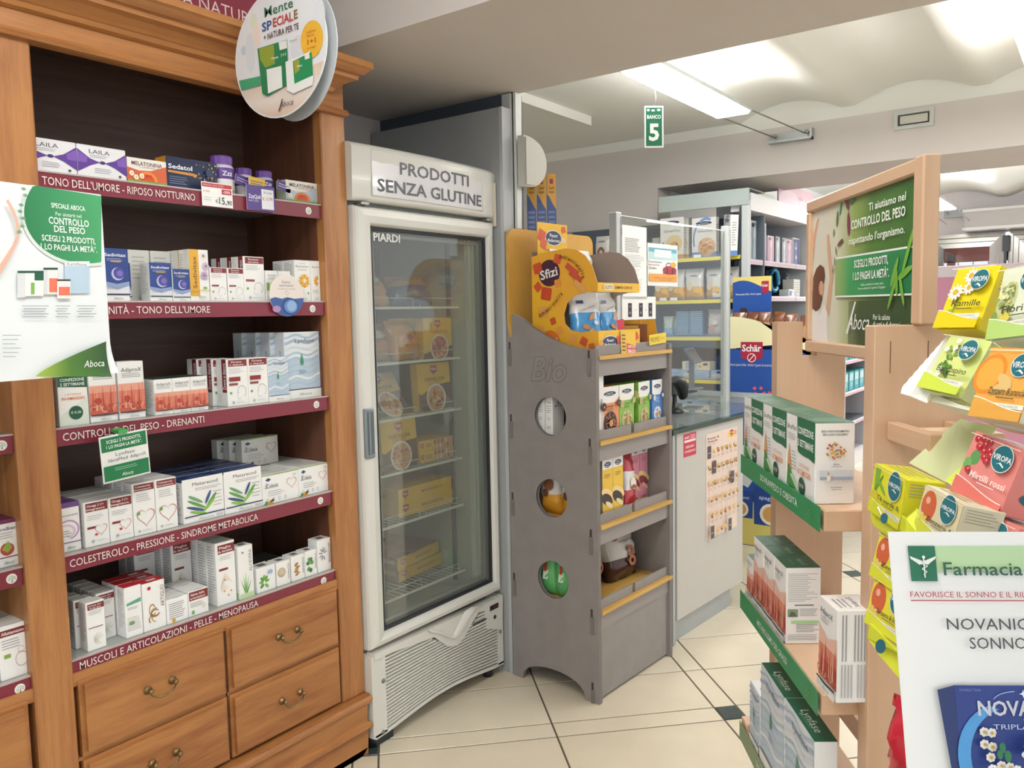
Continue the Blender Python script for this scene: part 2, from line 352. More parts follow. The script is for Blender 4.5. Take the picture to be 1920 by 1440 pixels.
def bracket(x, y0, y1, z0, z1, label):
    b = MB(); b.box(x-.012, x-.001, y0, y1, z0, z1, M('#a9adad', .4, metal=.4)); b.box(x-.06, x-.012, y0, y1, z0, z0+.012, M('#a9adad', .4, metal=.4))
    b.box(x-.05, x-.012, y0, y0+.012, z0, z1, M('#a9adad', .4, metal=.4)); o = b.build('lamp_bracket', None, label=label, cat='bracket')
    for yy in (y0+.03, y1-.04): MB().lathe([(.008, -.055), (.012, -.05), (.012, -.035), (.006, -.03)], STEEL, (x, yy, (z0+z1)/2+.01), 10, 'x').build('bolt', o)
luminaire(1.57, 1.76, 3.25, 4.33, 2.485, 'bright suspended lamp hanging over the glass counter behind the numbered sign', by=(1.54, 1.73))
luminaire(.14, .33, 3.3, 4.36, 2.485, 'bright suspended lamp cut off by the right edge of the picture', by=(.13, .30))
bracket(5.24, 1.50, 1.77, 2.485, 2.55, 'grey metal wall bracket holding two lamp wires on the taupe beam')
bracket(5.24, .08, .34, 2.485, 2.55, 'grey metal wire bracket at far right of the taupe beam')
luminaire(-1.3, -1.1, 3.3, 4.36, 2.485, 'bright suspended lamp out of the picture beyond the tea stand', by=(-1.3, -1.1))
luminaire(.62, .82, .0, 1.2, 2.6, 'unseen suspended lamp added as fill light over the shopper near the cabinet', wall=1.82, by=(.62, .82), zb=2.6, xs=-1)  # added above the view to brighten the stand fronts and cabinet
luminaire(.3, .5, -1.7, -.7, 2.6, 'unseen suspended lamp added as fill light behind the shopper', wall=1.82, by=(.3, .5), zb=2.6, xs=-3)  # added fill lamp behind the camera, never in view
# next room lamps
q = onx(1757, 397, 8.6)
luminaire(q.y-.12, q.y+.14, 7.3, 8.9, 2.36, 'bright suspended lamp in the next room beyond the poster frame', XW, 2.36, by=(wp(1800, 402)[0]-.12, wp(1800, 402)[0]+.12), xs=6.05)
luminaire(-.9, -.7, 7.3, 8.9, 2.36, 'bright suspended lamp in the next room on the window side', XW, 2.36, by=(-.9, -.7), xs=6.05)
c = wp(1800, 402); bracket(XW, c[0]-.22, c[0]+.16, c[1]-.03, c[1]+.05, 'small grey wire bracket on the white wall of the next room')
a = onx(1676, 238, 5.24); c = onx(1752, 201, 5.24)
em = empty('emergency_light', 'flat rectangular emergency light with white frame set in the beam', 'emergency light', None, (5.24, (a.y+c.y)/2, (a.z+c.z)/2-.01))
hw, hh = abs(a.y-c.y)/2, .052
b = MB(); 
for y0, y1, z0, z1 in ((-hw, hw, hh-.02, hh), (-hw, hw, -hh, -hh+.02), (-hw, -hw+.022, -hh+.02, hh-.02), (hw-.022, hw, -hh+.02, hh-.02)): b.box(-.012, -.001, y0, y1, z0, z1, M('#c8cbc8', .5))
b.build('frame', em); MB().box(-.010, -.003, -hw+.026, hw-.026, -hh+.024, hh-.024, M('#2f3333', .5)).build('housing', em)
MB().bbox(-.016, -.011, -hw+.03, hw-.034, -hh+.028, hh-.03, M('#c9c9bd', .25), .003).build('lens', em)
# BANCO 5 sign hanging from the lamp wire
c = ony(1226, 238, 1.66); pl, pr_ = ony(1211, 238, 1.66), ony(1243, 238, 1.66)
sg = empty('hanging_sign', 'small green hanging counter sign reading BANCO 5', 'sign', None, (c.x, c.y, c.z), math.radians(-52))
hs = (ony(1226, 200, 1.66).z-ony(1226, 278, 1.66).z)/2; ws = hs*.47
MB().box(-ws, ws, -.003, .003, -hs, hs, M('#f4f4f0', .4)).build('board', sg)
p = Pr(2*ws, 2*hs, lambda u, v, k: (u-ws, -.003-k, v-hs)); p.r(.08, .04, .92, .96, '#1c7050'); p.t('BANCO', .5, .74, .09, '#f4f4f0', .72, 3); p.t('5', .5, .38, .40, '#f4f4f0', None, 5)
p.e(.2, .9, .08, .03, '#f4f4f0'); p.e(.45, .89, .1, .025, '#f4f4f0'); p.e(.75, .9, .1, .03, '#f4f4f0'); p.b.build('printed_face', sg)
MB().tube([(0, 0, hs), (.01, 0, hs+.03), (0, 0, hs+.13)], .0015, ALU, 4).build('cord', sg)
# ============================================================ WOODEN CABINET
WH = wood('cherry_wood_h', '#864d27', '#b07844', 'X'); WV = wood('cherry_wood_v', '#8d542d', '#b37c48', 'Z'); WDK = wood('dark_walnut', '#553c33', '#6b5045', 'X', .5, .05)
BURG = M('#7d2638', .35, coat=.2)
XL, XR = .875, 1.702
cab = empty('wooden_cabinet', 'tall cherry wood shop cabinet with burgundy shelf strips and brass handled drawers', 'cabinet', None, (1.2, 1.95, 0))
def cb(b, name, par=None): 
    o = b.build(name, par or cab)
    if not par: o.location = (-1.2, -1.95, 0)
    return o
# carcass: back, posts, plinth
b = MB(); b.box(-.6, 1.79, 2.34, 2.36, 0, 2.30, WDK); b.box(-.6, 1.80, 1.98, 2.34, 2.17, 2.19, WDK); b.box(-.6, 1.70, 1.99, 2.34, .585, .60, WDK); cb(b, 'back_panel')
cb(MB().bbox(XR, 1.80, 1.955, 2.34, .2, 2.08, WV, .004), 'right_post')
cb(MB().bbox(.787, XL, 1.955, 2.34, .2, 2.08, WV, .004), 'middle_post')
cb(MB().box(-.6, -.5, 1.955, 2.34, .2, 2.08, WV), 'left_post')
b = MB(); b.prism([(-.6, 0), (1.76, 0), (1.785, .02), (1.785, .08), (1.797, .085), (1.797, .10), (1.785, .105), (1.785, .165), (1.80, .18), (1.80, .20), (-.6, .20)], 1.935, 2.34, WH); cb(b, 'plinth')
def sweep(prof, xr, name, m=WH):      # moulding along x with a return at the right end; prof = (out, z)
    b = MB(); vs = []
    for o, z in prof: vs += [(-.6, 1.955-o, z), (xr+o, 1.955-o, z), (xr+o, 2.34, z)]
    fs = []
    for i in range(len(prof)-1): k = 3*i; fs += [(k, k+1, k+4, k+3), (k+1, k+2, k+5, k+4)]
    b.add(vs, fs, m); return cb(b, name)
sweep([(0, .196), (.03, .198), (.035, .188), (.033, .178), (.022, .166), (.020, .110), (.032, .104), (.034, .092), (.022, .086), (.02, .02), (.02, 0)][::-1], 1.765, 'base_moulding')
cb(MB().box(-.6, 1.798, 1.957, 1.985, 2.075, 2.19, WH).box(1.79, 1.798, 1.985, 2.34, 2.075, 2.19, WH), 'frieze'); WIN = wood('stained_lining', '#52301f', '#6a4230', 'Z', .5, .05)
cb(MB().box(XR-.004, XR-.0005, 1.99, 2.339, .605, 2.17, WIN).box(XL+.0005, XL+.004, 1.99, 2.339, .605, 2.17, WIN), 'lining')
sweep([(0, 2.072), (.014, 2.074), (.020, 2.082), (.014, 2.092), (0, 2.094)], 1.785, 'bead')
sweep([(0, 2.135), (.012, 2.14), (.018, 2.15), (.022, 2.152), (.03, 2.158), (.05, 2.17), (.066, 2.176), (.068, 2.186), (.078, 2.19), (.092, 2.205), (.10, 2.21), (.10, 2.228), (0, 2.23)], 1.735, 'cornice')
cb(MB().box(-.6, 1.80, 1.90, 2.34, 2.226, 2.232, WH), 'top_board')
cb(MB().box(XL, XR, 1.962, 1.985, .58, .612, WH).box(XL, XR, 1.965, 1.985, .392, .4, WH).box(1.2835, 1.2885, 1.965, 1.985, .2, .6, WDK).box(-.6, .787, 1.962, 1.985, .58, .612, WH), 'rails')
BRASS = M('#8d7a55', .35, metal=.9)
def drawer(x0, x1, z0, z1, hx=True):
    b = MB(); bm = bmesh.new(); bmesh.ops.create_cube(bm, size=1)
    for v in bm.verts: v.co = Vector(((x0+x1)/2+v.co.x*(x1-x0), 1.965+v.co.y*.034, (z0+z1)/2+v.co.z*(z1-z0)))
    bmesh.ops.bevel(bm, geom=[e for e in bm.edges if all(v.co.y < 1.96 for v in e.verts)], offset=.010, segments=2, affect='EDGES')
    bm.verts.index_update(); b.add([v.co.copy() for v in bm.verts], [[v.index for v in f.verts] for f in bm.faces], WH); bm.free()
    d = cb(b, 'drawer')
    cx, cz = (x0+x1)/2, (z0+z1)/2+.005; h = MB()
    for s in (-1, 1): h.lathe([(.004, 0), (.011, -.001), (.011, -.003), (.006, -.006), (.005, -.016), (.007, -.020), (.004, -.024)], BRASS, (cx+s*.034, 1.948, cz+.006), 12, 'y')
    h.tube([(cx+.036*math.cos(a)*1.0, 1.930, cz+.008-.026*math.sin(a)) for a in [math.pi*k/10 for k in range(11)]], .0027, BRASS, 7)
    o = h.build('handle', d); return d
for z0, z1 in ((.403, .591), (.208, .392)):
    drawer(.885, 1.281, z0, z1); drawer(1.291, 1.694, z0, z1); drawer(.36, .772, z0, z1)
# shelves
SH = [(1.795, 'TONO DELL\'UMORE - RIPOSO NOTTURNO'), (1.499, None), (1.203, None), (.90, None), (.643, None)]
GL = M('#9aa29c', .15); SEAL = M('#e9ebe4', .4)
def badge(p, cx, cz, r=.0115):
    p._a([(cx+r*math.cos(k*.4488), cz+r*math.sin(k*.4488)) for k in range(14)], [list(range(14))], '#efeee6')
    for k, (dx, dz) in enumerate(((-.007, .0005), (-.0045, .004), (-.001, .0058), (.003, .0052), (.0062, .003), (.0075, -.001), (-.0035, -.0005), (.001, .002), (.0042, -.0005), (-.006, -.003))):
        a = k*.9; c_, n_ = math.cos(a), math.sin(a); p._a([(cx+dx+x*c_-y*n_, cz+dz+x*n_+y*c_) for x, y in ((-.0019, 0), (0, .0009), (.0019, 0), (0, -.0009))], [(0, 1, 2, 3)], '#5d7a63')
    p._a([(cx-.0018, cz-.008), (cx+.0018, cz-.008), (cx+.0006, cz-.003), (cx+.0008, cz+.0005), (cx-.0006, cz+.0005), (cx-.0006, cz-.003)], [(0, 1, 2, 3, 4, 5)], '#6f7f70')
def strip_text(p, s, x0, x1, zc, h): p.t(s, (x0+x1)/2, zc, h, '#e6dcd6', x1-x0, .6)
tx = {0: [("TONO DELL'UMORE - RIPOSO NOTTURNO", .885, 1.270)], 1: [("SERENITÀ - TONO DELL'UMORE", .972, 1.297)], 2: [('CONTROLLO DEL PESO - DRENANTI', .892, 1.262)],
      3: [('COLESTEROLO - PRESSIONE - SINDROME METABOLICA', .888, 1.418)], 4: [('MUSCOLI E ARTICOLAZIONI - PELLE - MENOPAUSA', .895, 1.405)]}
for i, (z, _) in enumerate(SH):
    hgt = .036 if i in (4,) else .043
    for bay, (xa, xb) in enumerate(((XL, XR), (-.5, .787))):
        if bay and i < 2: continue
        s = cb(MB().box(xa, xb, 1.974, 2.33, z-.012, z, GL), 'shelf')
        st = MB().box(xa+.001, xb-.001, 1.968, 1.973, z-hgt, z-.0005, BURG).box(xa+.001, xb-.001, 1.966, 1.975, z-.003, z+.0008, M('#b9a9a6', .2)).build('label_strip', s)
        p = Pr(1, 1, lambda u, v, k: (u, 1.968-k, v))
        badge(p, (1.652 if not bay else .762), z-.0225)
        if not bay:
            for t_, a_, b_ in tx[i]: strip_text(p, t_, a_, b_, z-hgt/2, .019)
        else: strip_text(p, 'DIFESE - VITAMINE - ENERGIA', .1, .70, z-hgt/2, .019)
        p.b.build('lettering', s)
# NATURA board on top of the cornice
nb = empty('arched_sign_board', 'burgundy arched header board lettered NATURA above the cornice', 'sign', None, (1.2, 1.90, 2.232))
pts = [(-1.3, 0), (.52, 0), (.52, .02)] + [(.52-1.82*k/16, .02+.17*math.sin(math.pi*k/16)**.8) for k in range(1, 16)] + [(-1.3, .02)]
MB().prism(pts, 0, .012, BURG, edge=M('#2f5a49', .4)).build('board', nb)
p = Pr(1, 1, lambda u, v, k: (u, -k, v)); p.t('NELLA NATURA', .085, .026, .034, '#d8c3c0', .33, -.5); p.b.build('lettering', nb)
# ============================================================ GREY SIDE PANEL, SOCKET, UPLIGHT
b = MB(); b.box(2.535, 2.585, 1.90, 2.59, 0, 2.235, PANEL); b.box(2.533, 2.587, 1.885, 1.90, 0, 2.235, M('#b4b8ba', .3)); 
pn = b.build('partition_panel', None, label='tall plain grey partition panel between the glass door fridge and the display', cat='panel')
tp = MB(); tp.prism([(2.600, 1.78), (2.628, 1.78), (2.640, 2.298), (2.600, 2.298)], 1.868, 1.884, M('#d4d6d2', .4)); tp.build('corner_trim', pn)
MB().box(2.588, 2.625, 1.885, 1.925, .02, 2.295, M('#c9cccd', .3)).build('front_post', pn)
so = empty('wall_switch_plate', 'cream double switch plate on the grey partition beside the fridge', 'switch', None, (2.533, 1.90+.055, 1.87))
MB().bbox(-.012, 0, -.038, .038, -.085, .085, M('#cfc5b4', .4), .005).build('plate', so)
for z in (.055, -.055): MB().lathe([(.006, -.016), (.006, -.012)], M('#6a655c', .4), (0, 0, z), 10, 'x').build('screw', so)
MB().bbox(-.016, -.011, -.022, .022, -.03, .03, M('#c6bcab', .35), .002).build('rocker', so)
# half-oval grey end cap of the shelf unit
e = empty('half_oval_end_cap', 'light grey half-oval plastic cap sticking out above the orange display', 'bracket cap', None, (2.598, 1.83, 0))
pts = []
for k in range(21):
    a = math.radians(-90+180*k/20); pts.append((.150*abs(math.cos(a))**.75 if k not in (0, 20) else 0, 2.035+.097*math.sin(a)))
b = MB(); b.prism([(0, 1.938)]+pts+[(0, 2.132)], 0, .03, M('#c4c2b8', .35)); 
b.prism([(.004, 1.945)]+[(x*.93+.004, 2.035+(z-2.035)*.93) for x, z in pts]+[(.004, 2.125)], -.008, 0, M('#b9b7ad', .4)); b.build('cap', e)
# ============================================================ GLASS DOOR FREEZER
FW = M('#d9d9d2', .25, coat=.3); FI = M('#b9bdb4', .4); BLK = M('#22262a', .4); FG = M('#8d9690', .4)
X0, X1, YF = 1.807, 2.525, 1.93
fz = empty('glass_door_freezer', 'tall white glass door freezer lettered PRODOTTI SENZA GLUTINE', 'freezer', None, ((X0+X1)/2, YF, 0))
def fb(b, name, par=None):
    o = b.build(name, par or fz)
    if not par: o.location = (-(X0+X1)/2, -YF, 0)
    return o
b = MB(); t_ = .055
b.box(X0, X0+.008, YF+.05, 2.52, .06, 2.0, M('#a9abab', .4)); b.box(X0+.008, X0+t_, YF+.055, 2.52, .34, 1.8, FI); b.box(X1-.008, X1, YF+.05, 2.52, .06, 2.0, FW); b.box(X1-.115, X1-.008, YF+.055, 2.52, .34, 1.8, FI)
b.box(X0, X1, 2.50, 2.52, .06, 2.0, FI); b.box(X0, X1, YF+.055, 2.52, 1.775, 1.99, FI); b.box(X0+.008, X1-.008, YF+.055, 2.50, .30, .36, FI); b.box(X0+.01, X1-.01, YF+.06, 2.5, .05, .30, M('#3a3d3d', .6))
fb(b, 'cabinet_body')
for k, x in enumerate((X1-.105, X1-.08, X1-.05)): fb(MB().box(x, x+.012, YF+.045, YF+.056, .36, 1.77, M('#c8ccc4', .35)), 'inner_moulding')
for x in (X0+.02, X1-.06):
    for y in (YF+.03, 2.42): fb(MB().lathe([(.02, 0), (.02, .035), (.012, .05)], BLK, (x, y, 0), 12), 'foot')
fb(MB().box(X0+.02, X0+.10, YF+.01, YF+.08, 0.002, .03, M('#26302f', .5)), 'foot_plate')
# door
GX0, GX1, GZ0, GZ1 = 1.878, 2.487, .384, 1.742
DZ0, DZ1, DX0, DX1 = .342, 1.803, 1.806, 2.524
def ring(x0, x1, z0, z1, gx0, gx1, gz0, gz1, prof, m):
    """picture-frame sweep: prof is a list of (t 0..1 from outer to inner edge, y)"""
    b = MB(); vs = []
    for t, y in prof:
        a0, a1, c0, c1 = x0+(gx0-x0)*t, x1+(gx1-x1)*t, z0+(gz0-z0)*t, z1+(gz1-z1)*t
        vs += [(a0, y, c0), (a1, y, c0), (a1, y, c1), (a0, y, c1)]
    fs = []
    for i in range(len(prof)-1):
        for k in range(4): fs.append((4*i+k, 4*i+(k+1) % 4, 4*i+4+(k+1) % 4, 4*i+4+k))
    return b.add(vs, fs, m)
dr = fb(ring(DX0, DX1, DZ0, DZ1, GX0, GX1, GZ0, GZ1, [(0, YF+.05), (0, YF+.012), (.06, YF+.003), (.16, YF-.002), (.5, YF-.006), (.86, YF-.002), (.94, YF+.004), (1, YF+.012), (1, YF+.03)], FW), 'door')
ring(GX0, GX1, GZ0, GZ1, GX0+.012, GX1-.012, GZ0+.012, GZ1-.012, [(0, YF+.012), (1, YF+.014), (1, YF+.045)], BLK).build('glass_seal', dr)
ring(GX0+.02, GX1-.02, GZ0+.02, GZ1-.02, GX0+.032, GX1-.032, GZ0+.03, GZ1-.03, [(0, YF+.030), (1, YF+.031), (1, YF+.05)], M('#8d948f', .3)).build('inner_seal', dr)
ring(DX0+.004, DX1-.004, DZ0+.004, DZ1-.004, GX0-.02, GX1+.02, GZ0-.02, GZ1+.02, [(0, YF+.046), (1, YF+.046)], BLK).build('door_gasket', dr)
MB().box(GX0+.006, GX1-.006, YF+.018, YF+.022, GZ0+.006, GZ1-.006, glass('freezer_glass', (.86, .89, .86), 2.0, .06)).build('glass_pane', dr)
hz0, hz1 = .988, 1.152; hx0, hx1 = 1.809, 1.850
HG = M('#7f8b90', .35)
hb = MB(); hb.bbox(hx0, hx1, YF-.012, YF+.004, hz0, hz1, HG, .004); hb.box(hx0+.010, hx1-.006, YF-.0135, YF-.0118, hz0+.014, hz1-.012, M('#5c676c', .4)); hb.box(hx0+.010, hx0+.015, YF-.019, YF-.012, hz0+.014, hz1-.012, HG); hb.build('handle', dr)
p = Pr(1, 1, lambda u, v, k: (u, YF+.017-k, v)); 
a = ony(699, 432, YF); c = ony(762, 455, YF); p.t('PIARDI', (a.x+c.x)/2+.002, 1.710, .026, '#d5d8d8', .125, 5); p.b.build('lettering', dr)
for x in (X0+.03, X1-.04): MB().bbox(x-.01, x+.025, YF-.01, YF+.03, 1.804, 1.814, STEEL, .002).build('hinge', dr)
# canopy with curved front
cz0, cz1 = 1.818, 2.002
b = MB(); n = 12; vs = []
def bul(t): return YF+.004-.020*(1-(2*t-1)**2)
for i in range(n+1):
    t = i/n; x = X0-.01+(X1-X0+.018)*t; y = bul(t)
    for yy, z in ((y, cz0), (y-.004, cz0+.012), (y-.008, cz1-.02), (y+.004, cz1-.004), (y+.03, cz1), (2.0, cz1), (2.0, cz0)): vs.append((x, yy, z))
fs = [(7*i+k, 7*i+7+k, 7*i+7+(k+1) % 7, 7*i+(k+1) % 7) for i in range(n) for k in range(7)]
b.add(vs, fs, FW, True); b.add([vs[k] for k in range(7)], [(0, 1, 2, 3, 4, 5, 6)], FW); b.add([vs[7*n+k] for k in range(7)], [(6, 5, 4, 3, 2, 1, 0)], FW)
b.box(X0, X1, 2.0, 2.5, cz0, 1.995, M('#8f9294', .4))
can = fb(b, 'canopy')
def cmap(u, v, k): t = (u-X0+.01)/(X1-X0+.018); return (u, bul(t)-.0065-k, v)
p = Pr(1, 1, cmap)
for i in range(12):
    xa = 1.875+.57*i/12; xb = 1.875+.57*(i+1)/12
    p._a([(xa, cz0+.020), (xb, cz0+.020), (xb, cz1-.022), (xa, cz1-.022)], [(0, 1, 2, 3)], M('#dcdce0', .15, coat=.6)); p.k -= .00016
p.k += .0004; p.b.build('sign_face', can)
fr_ = MB(); fr_.tube([cmap(1.875, cz0+.02, .0)]+[cmap(1.875, cz1-.021, .0)]+[cmap(1.875+.57*i/8, cz1-.021, 0) for i in range(9)]+[cmap(2.445, cz0+.02, 0)]+[cmap(2.445-.57*i/8, cz0+.02, 0) for i in range(9)], .0022, FW, 6); fr_.build('sign_frame', can)
p = Pr(1, 1, lambda u, v, k: cmap(u, v, k+.0015))
for s, xc, zc, w in (('PRODOTTI', 2.176, 1.938, .362), ('SENZA GLUTINE', 2.166, 1.874, .540)):
    vsx, fsx, ga, gb = glyphs(s, 2, 0)
    p.t(s, xc, zc, .041, '#4a4c52', w, 2)
p.b.build('lettering', can)
# grille
gy = YF-.002
def wave(x, z):   # lower slats rise in the middle like the bottom edge
    t = (x-X0)/(X1-X0); f = max(0, 1-(z-.05)/.22); return .028*f*math.sin(math.pi*min(1, max(0, (t-.04)/.92)))**1.3
NG = 14
gr_ = MB()
def gstrip(x0, x1, z0, z1, yf, yb, m, B, n=NG):
    vs = []
    for i in range(n+1):
        x = x0+(x1-x0)*i/n
        for z, y in ((z0, yb), (z0+.0015, yf), (z1-.0015, yf), (z1, yb)): vs.append((x, y, z+wave(x, z)))
    fs = [(4*i+k, 4*i+4+k, 4*i+4+(k+1) % 4, 4*i+(k+1) % 4) for i in range(n) for k in range(4)]
    B.add(vs, fs, m); B.add(vs[:4], [(0, 1, 2, 3)], m); B.add(vs[-4:], [(3, 2, 1, 0)], m)
def bowl(x): t = (x-X0)/(X1-X0); return gy-.012*(1-(2*t-1)**2)
gstrip(X0-.006, X0+.058, .040, .322, gy-.004, gy+.06, FW, gr_, 2); gstrip(X1-.035, X1-.001, .040, .325, gy-.004, gy+.06, FW, gr_, 2); gstrip(X0+.003, X1-.001, .034, .050, gy-.004, gy+.06, FW, gr_)
gr_.box(X0+.003, X0+.012, gy, 2.40, .045, .325, FW)
gp = fb(gr_, 'grille_panel')
fb(MB().box(X0+.02, X1-.01, gy+.030, gy+.032, .07, .32, M('#1a1b1a', .8)), 'grille_back')
def gx(px, py): q_ = ony(px, py, gy); return q_.x, q_.z
# top plate with the V scoop
V = [gx(*q_) for q_ in ((700, 1226), (940, 1116), (940, 1180), (912, 1178), (910, 1140), (895, 1147), (884, 1165), (868, 1195), (855, 1210), (838, 1212), (812, 1194), (800, 1196), (760, 1207), (726, 1225), (712, 1236), (700, 1240))]
MB().prism([V[0], V[1], V[2], V[3], V[4], V[5], V[6], V[7], V[8], V[9], V[10], V[13], V[15]][::-1], gy-.007, gy+.03, FW).build('top_plate', gp)
sc = MB(); L_ = [gx(*q_) for q_ in ((906, 1132), (893, 1139), (880, 1158), (866, 1184), (852, 1197), (838, 1196), (822, 1188), (802, 1186))]; L2 = [gx(*q_) for q_ in ((880, 1138), (868, 1146), (857, 1168), (848, 1187), (842, 1194), (834, 1192), (822, 1183), (800, 1180))]
vs = []
for (a, b_), (c_, d_) in zip(L_, L2): vs += [(a, gy-.008, b_), ((a+c_)/2, gy-.016, (b_+d_)/2), (c_, gy-.008, d_)]
sc.add(vs, [(3*i+k, 3*i+3+k, 3*i+4+k, 3*i+1+k) for i in range(7) for k in range(2)], M('#e4e4de', .2, coat=.4), True); sc.build('pull_scoop', gp)
ns = 21
for i in range(ns):
    z = .055+(.318-.055)*i/ns; xr_ = X1-.036; xl_ = X0+.057
    if z > .262: xr_ = X0+.325 - (z-.262)*1.6
    sl = MB(); gstrip(xl_, xr_, z, z+.0080, gy-.004, gy+.010, FW, sl); sl.build('slat', gp)
    if z > .255:
        xl2 = 2.33 + (z-.255)*1.3
        sl = MB(); gstrip(xl2, X1-.115 if z > .27 else X1-.036, z+.0, z+.0080, gy-.004, gy+.010, FW, sl, 4); sl.build('slat', gp)
q1, q2 = gx(916, 1140), gx(931, 1128)
MB().box(X1-.115, X1-.03, gy-.0055, gy+.01, .262, .318, FW).box(q1[0], q2[0]+.002, gy-.008, gy-.005, q2[1]-.022, q2[1]-.002, M('#1d2022', .3)).box(q1[0]+.02, q2[0]-.004, gy-.0085, gy-.008, q2[1]-.014, q2[1]-.010, M('#7c3026', .4)).lathe([(.008, gy-.009), (.008, gy-.004)], M('#1d2022', .4), (gx(925, 1156)[0], 0, gx(925, 1156)[1]), 12, 'y').build('control_panel', gp)
for q_ in ((717, 1276), (717, 1372), (937, 1253), (936, 1184)):
    a = gx(*q_); MB().lathe([(.006, gy-.0075), (.008, gy-.006), (.008, gy-.003)], M('#77796f', .4), (a[0], 0, a[1]), 12, 'y').build('screw', gp)
# wire shelves
WR = M('#d4d6ce', .3)
SZ = [1.481, 1.288, 1.092, .900, .716, .455]; fx0, fx1, fy0, fy1 = X0+.06, 2.385, 2.0, 2.46
for z in SZ:
    s = fb(MB().box(fx0, fx1, fy0-.003, fy0+.003, z-.008, z, WR).tube([(fx0, fy1, z-.003), (fx1, fy1, z-.003)], .003, WR).tube([(fx0, fy0+.2, z-.007), (fx1, fy0+.2, z-.007)], .003, WR), 'wire_shelf')
    w_ = MB()
    for k in range(19): x = fx0+.012+k*(fx1-fx0-.024)/18; w_.tube([(x, fy0+.002, z-.002), (x, fy1, z-.002)], .0014, WR, 4)
    w_.build('wires', s, kind='stuff')
    for xa, xb in ((fx0+.004, 2.135), (2.17, fx1-.035)):
        MB().tube([(xa, fy0, z), (xa, fy0, z+.030), (xb, fy0, z+.030), (xb, fy0, z)], .0017, WR, 5).build('front_rail', s)
for x in (X0+.075, 2.392): fb(MB().box(x-.006, x+.006, 2.43, 2.445, .40, 1.73, M('#4c5050', .4)).box(x-.006, x+.006, 2.05, 2.062, .40, 1.73, M('#5a5e5c', .4)), 'shelf_upright')
# ---- frozen food
YEL, YL2, SRED, BRN = '#d9b02f', '#e3bd3c', '#a32b45', '#5b4433'
def sch(p, x, y, s, txt='#f0e6d8'):      # small shield logo
    p.p([(x-s, y+s*p.w/p.h), (x+s, y+s*p.w/p.h), (x+s, y-.3*s*p.w/p.h), (x+.35*s, y-.5*s*p.w/p.h), (x, y-1.1*s*p.w/p.h), (x-.35*s, y-.5*s*p.w/p.h), (x-s, y-.3*s*p.w/p.h)], SRED)
    p.t('Schär', x, y+.3*s*p.w/p.h, .55*s*p.w/p.h, txt, 1.6*s, 3)
def plate(p, x, y, r, food, col2, seed=1, n=26):
    p.c(x, y, r, '#ded8cf', 22); p.c(x, y, r*.86, food, 20); rnd = random.Random(seed)
    for k in range(n):
        a, q = rnd.random()*6.28, rnd.random()**.5*r*.72; s = r*.17
        p.e(x+q*math.cos(a), y+q*math.sin(a)*p.w/p.h, s*(.6+rnd.random()), s*.6*p.w/p.h, rnd.choice(col2), 6, rot=rnd.random()*180)
def meal(title, food, cols, sd):
    def f(p):
        p.r(0, 0, 1, 1, BRN); p.p([(0, .38), (.08, .34), (.5, .52), (1, .56), (1, 1), (0, 1)], YEL); sch(p, .5, .84, .10); p.t(title, .5, .66, .075, '#5c3a22', .62, 3); p.t('SENZA GLUTINE', .5, .59, .025, '#6b5a3c', .4)
        p.l(.3, .7, .55, 2, .03, '#8a7440'); plate(p, .52, .25, .30, food, cols, sd)
    return f
def pizza(p, txt='MARGHERITA'):
    p.r(0, 0, 1, 1, YEL); p.t(txt, .62, .5, .22, '#7a4a2a', .4, 2); sch(p, .12, .55, .05)
MEALC = ['#c98c5e', '#b5683f', '#d9a878', '#e4d3b0', '#9b4a30']
kk = lambda t, s: Kind('frozen_meal_box', 'frozen food', .182, .178, .035, YEL, front=meal(t, '#cf9b6c', MEALC, s))
KC, KT, KLs = kk('CANNELLONI', 1), kk('TORTELLINI', 2), kk('LASAGNE', 3)
GF = 'frozen food in the freezer'
KC.put('upright yellow frozen meal box with rolled pasta plate at right of third freezer shelf', GF, G0, 2.198, 2.04, 1.0925, rx=-4)
KLs.put('yellow frozen meal box leaning back at left of the third freezer shelf', GF, G0, 1.995, 2.06, 1.0925, rx=-34)
KT.put('upright yellow frozen meal box with stuffed pasta plate at left of fourth freezer shelf', GF, G0, 2.0, 2.04, .9005, rx=-4)
KH = Kind('frozen_pizza_box', 'frozen food', .160, .150, .04, YEL, front=lambda p: (p.r(0, 0, 1, 1, YEL), p.p([(0, 0), (1, 0), (1, .3), (0, .12)], BRN), sch(p, .5, .84, .1), p.t('HAMBURGER', .55, .66, .08, '#a8442e', .6, 2), plate(p, .55, .26, .32, '#c4684a', ['#8e3226', '#e2b08a', '#b5492f'], 5)))
KS = Kind('frozen_snack_box', 'frozen food', .19, .040, .12, YEL, front=lambda p: (p.r(0, 0, 1, 1, YEL), sch(p, .08, .5, .05), p.t('PIZZA', .27, .5, .3, '#7a3a2a', .16, 3), p.r(.42, .0, 1, 1, '#c79b78'), [p.e(.45+.055*k, .5+.2*(-1)**k, .025, .22, c_, 8) for k, c_ in enumerate(['#a83b30', '#e2c49a', '#b6532f', '#e8d3b4', '#a83b30', '#d98d60', '#e8d3b4', '#a83b30', '#cf9468'])]))
KS.put('flat yellow snack box lying under its twin on fourth freezer shelf', GF, G0, 2.19, 2.04, .9005); KS.put('flat yellow snack box lying on top of its twin on fourth freezer shelf', GF, G0, 2.193, 2.045, .9410)
KP = Kind('frozen_pizza_carton', 'frozen food', .30, .052, .22, YEL, front=pizza, left=lambda p: (p.r(0, 0, 1, 1, '#c9a12c'), sch(p, .5, .55, .09)))
KP.put('wide yellow pizza carton at the bottom of the pair on fifth shelf', GF, G0, 2.08, 2.05, .7165, 0); KP.put('wide yellow pizza carton on top of the pair on fifth shelf', GF, G0, 2.075, 2.045, .7690, 1)
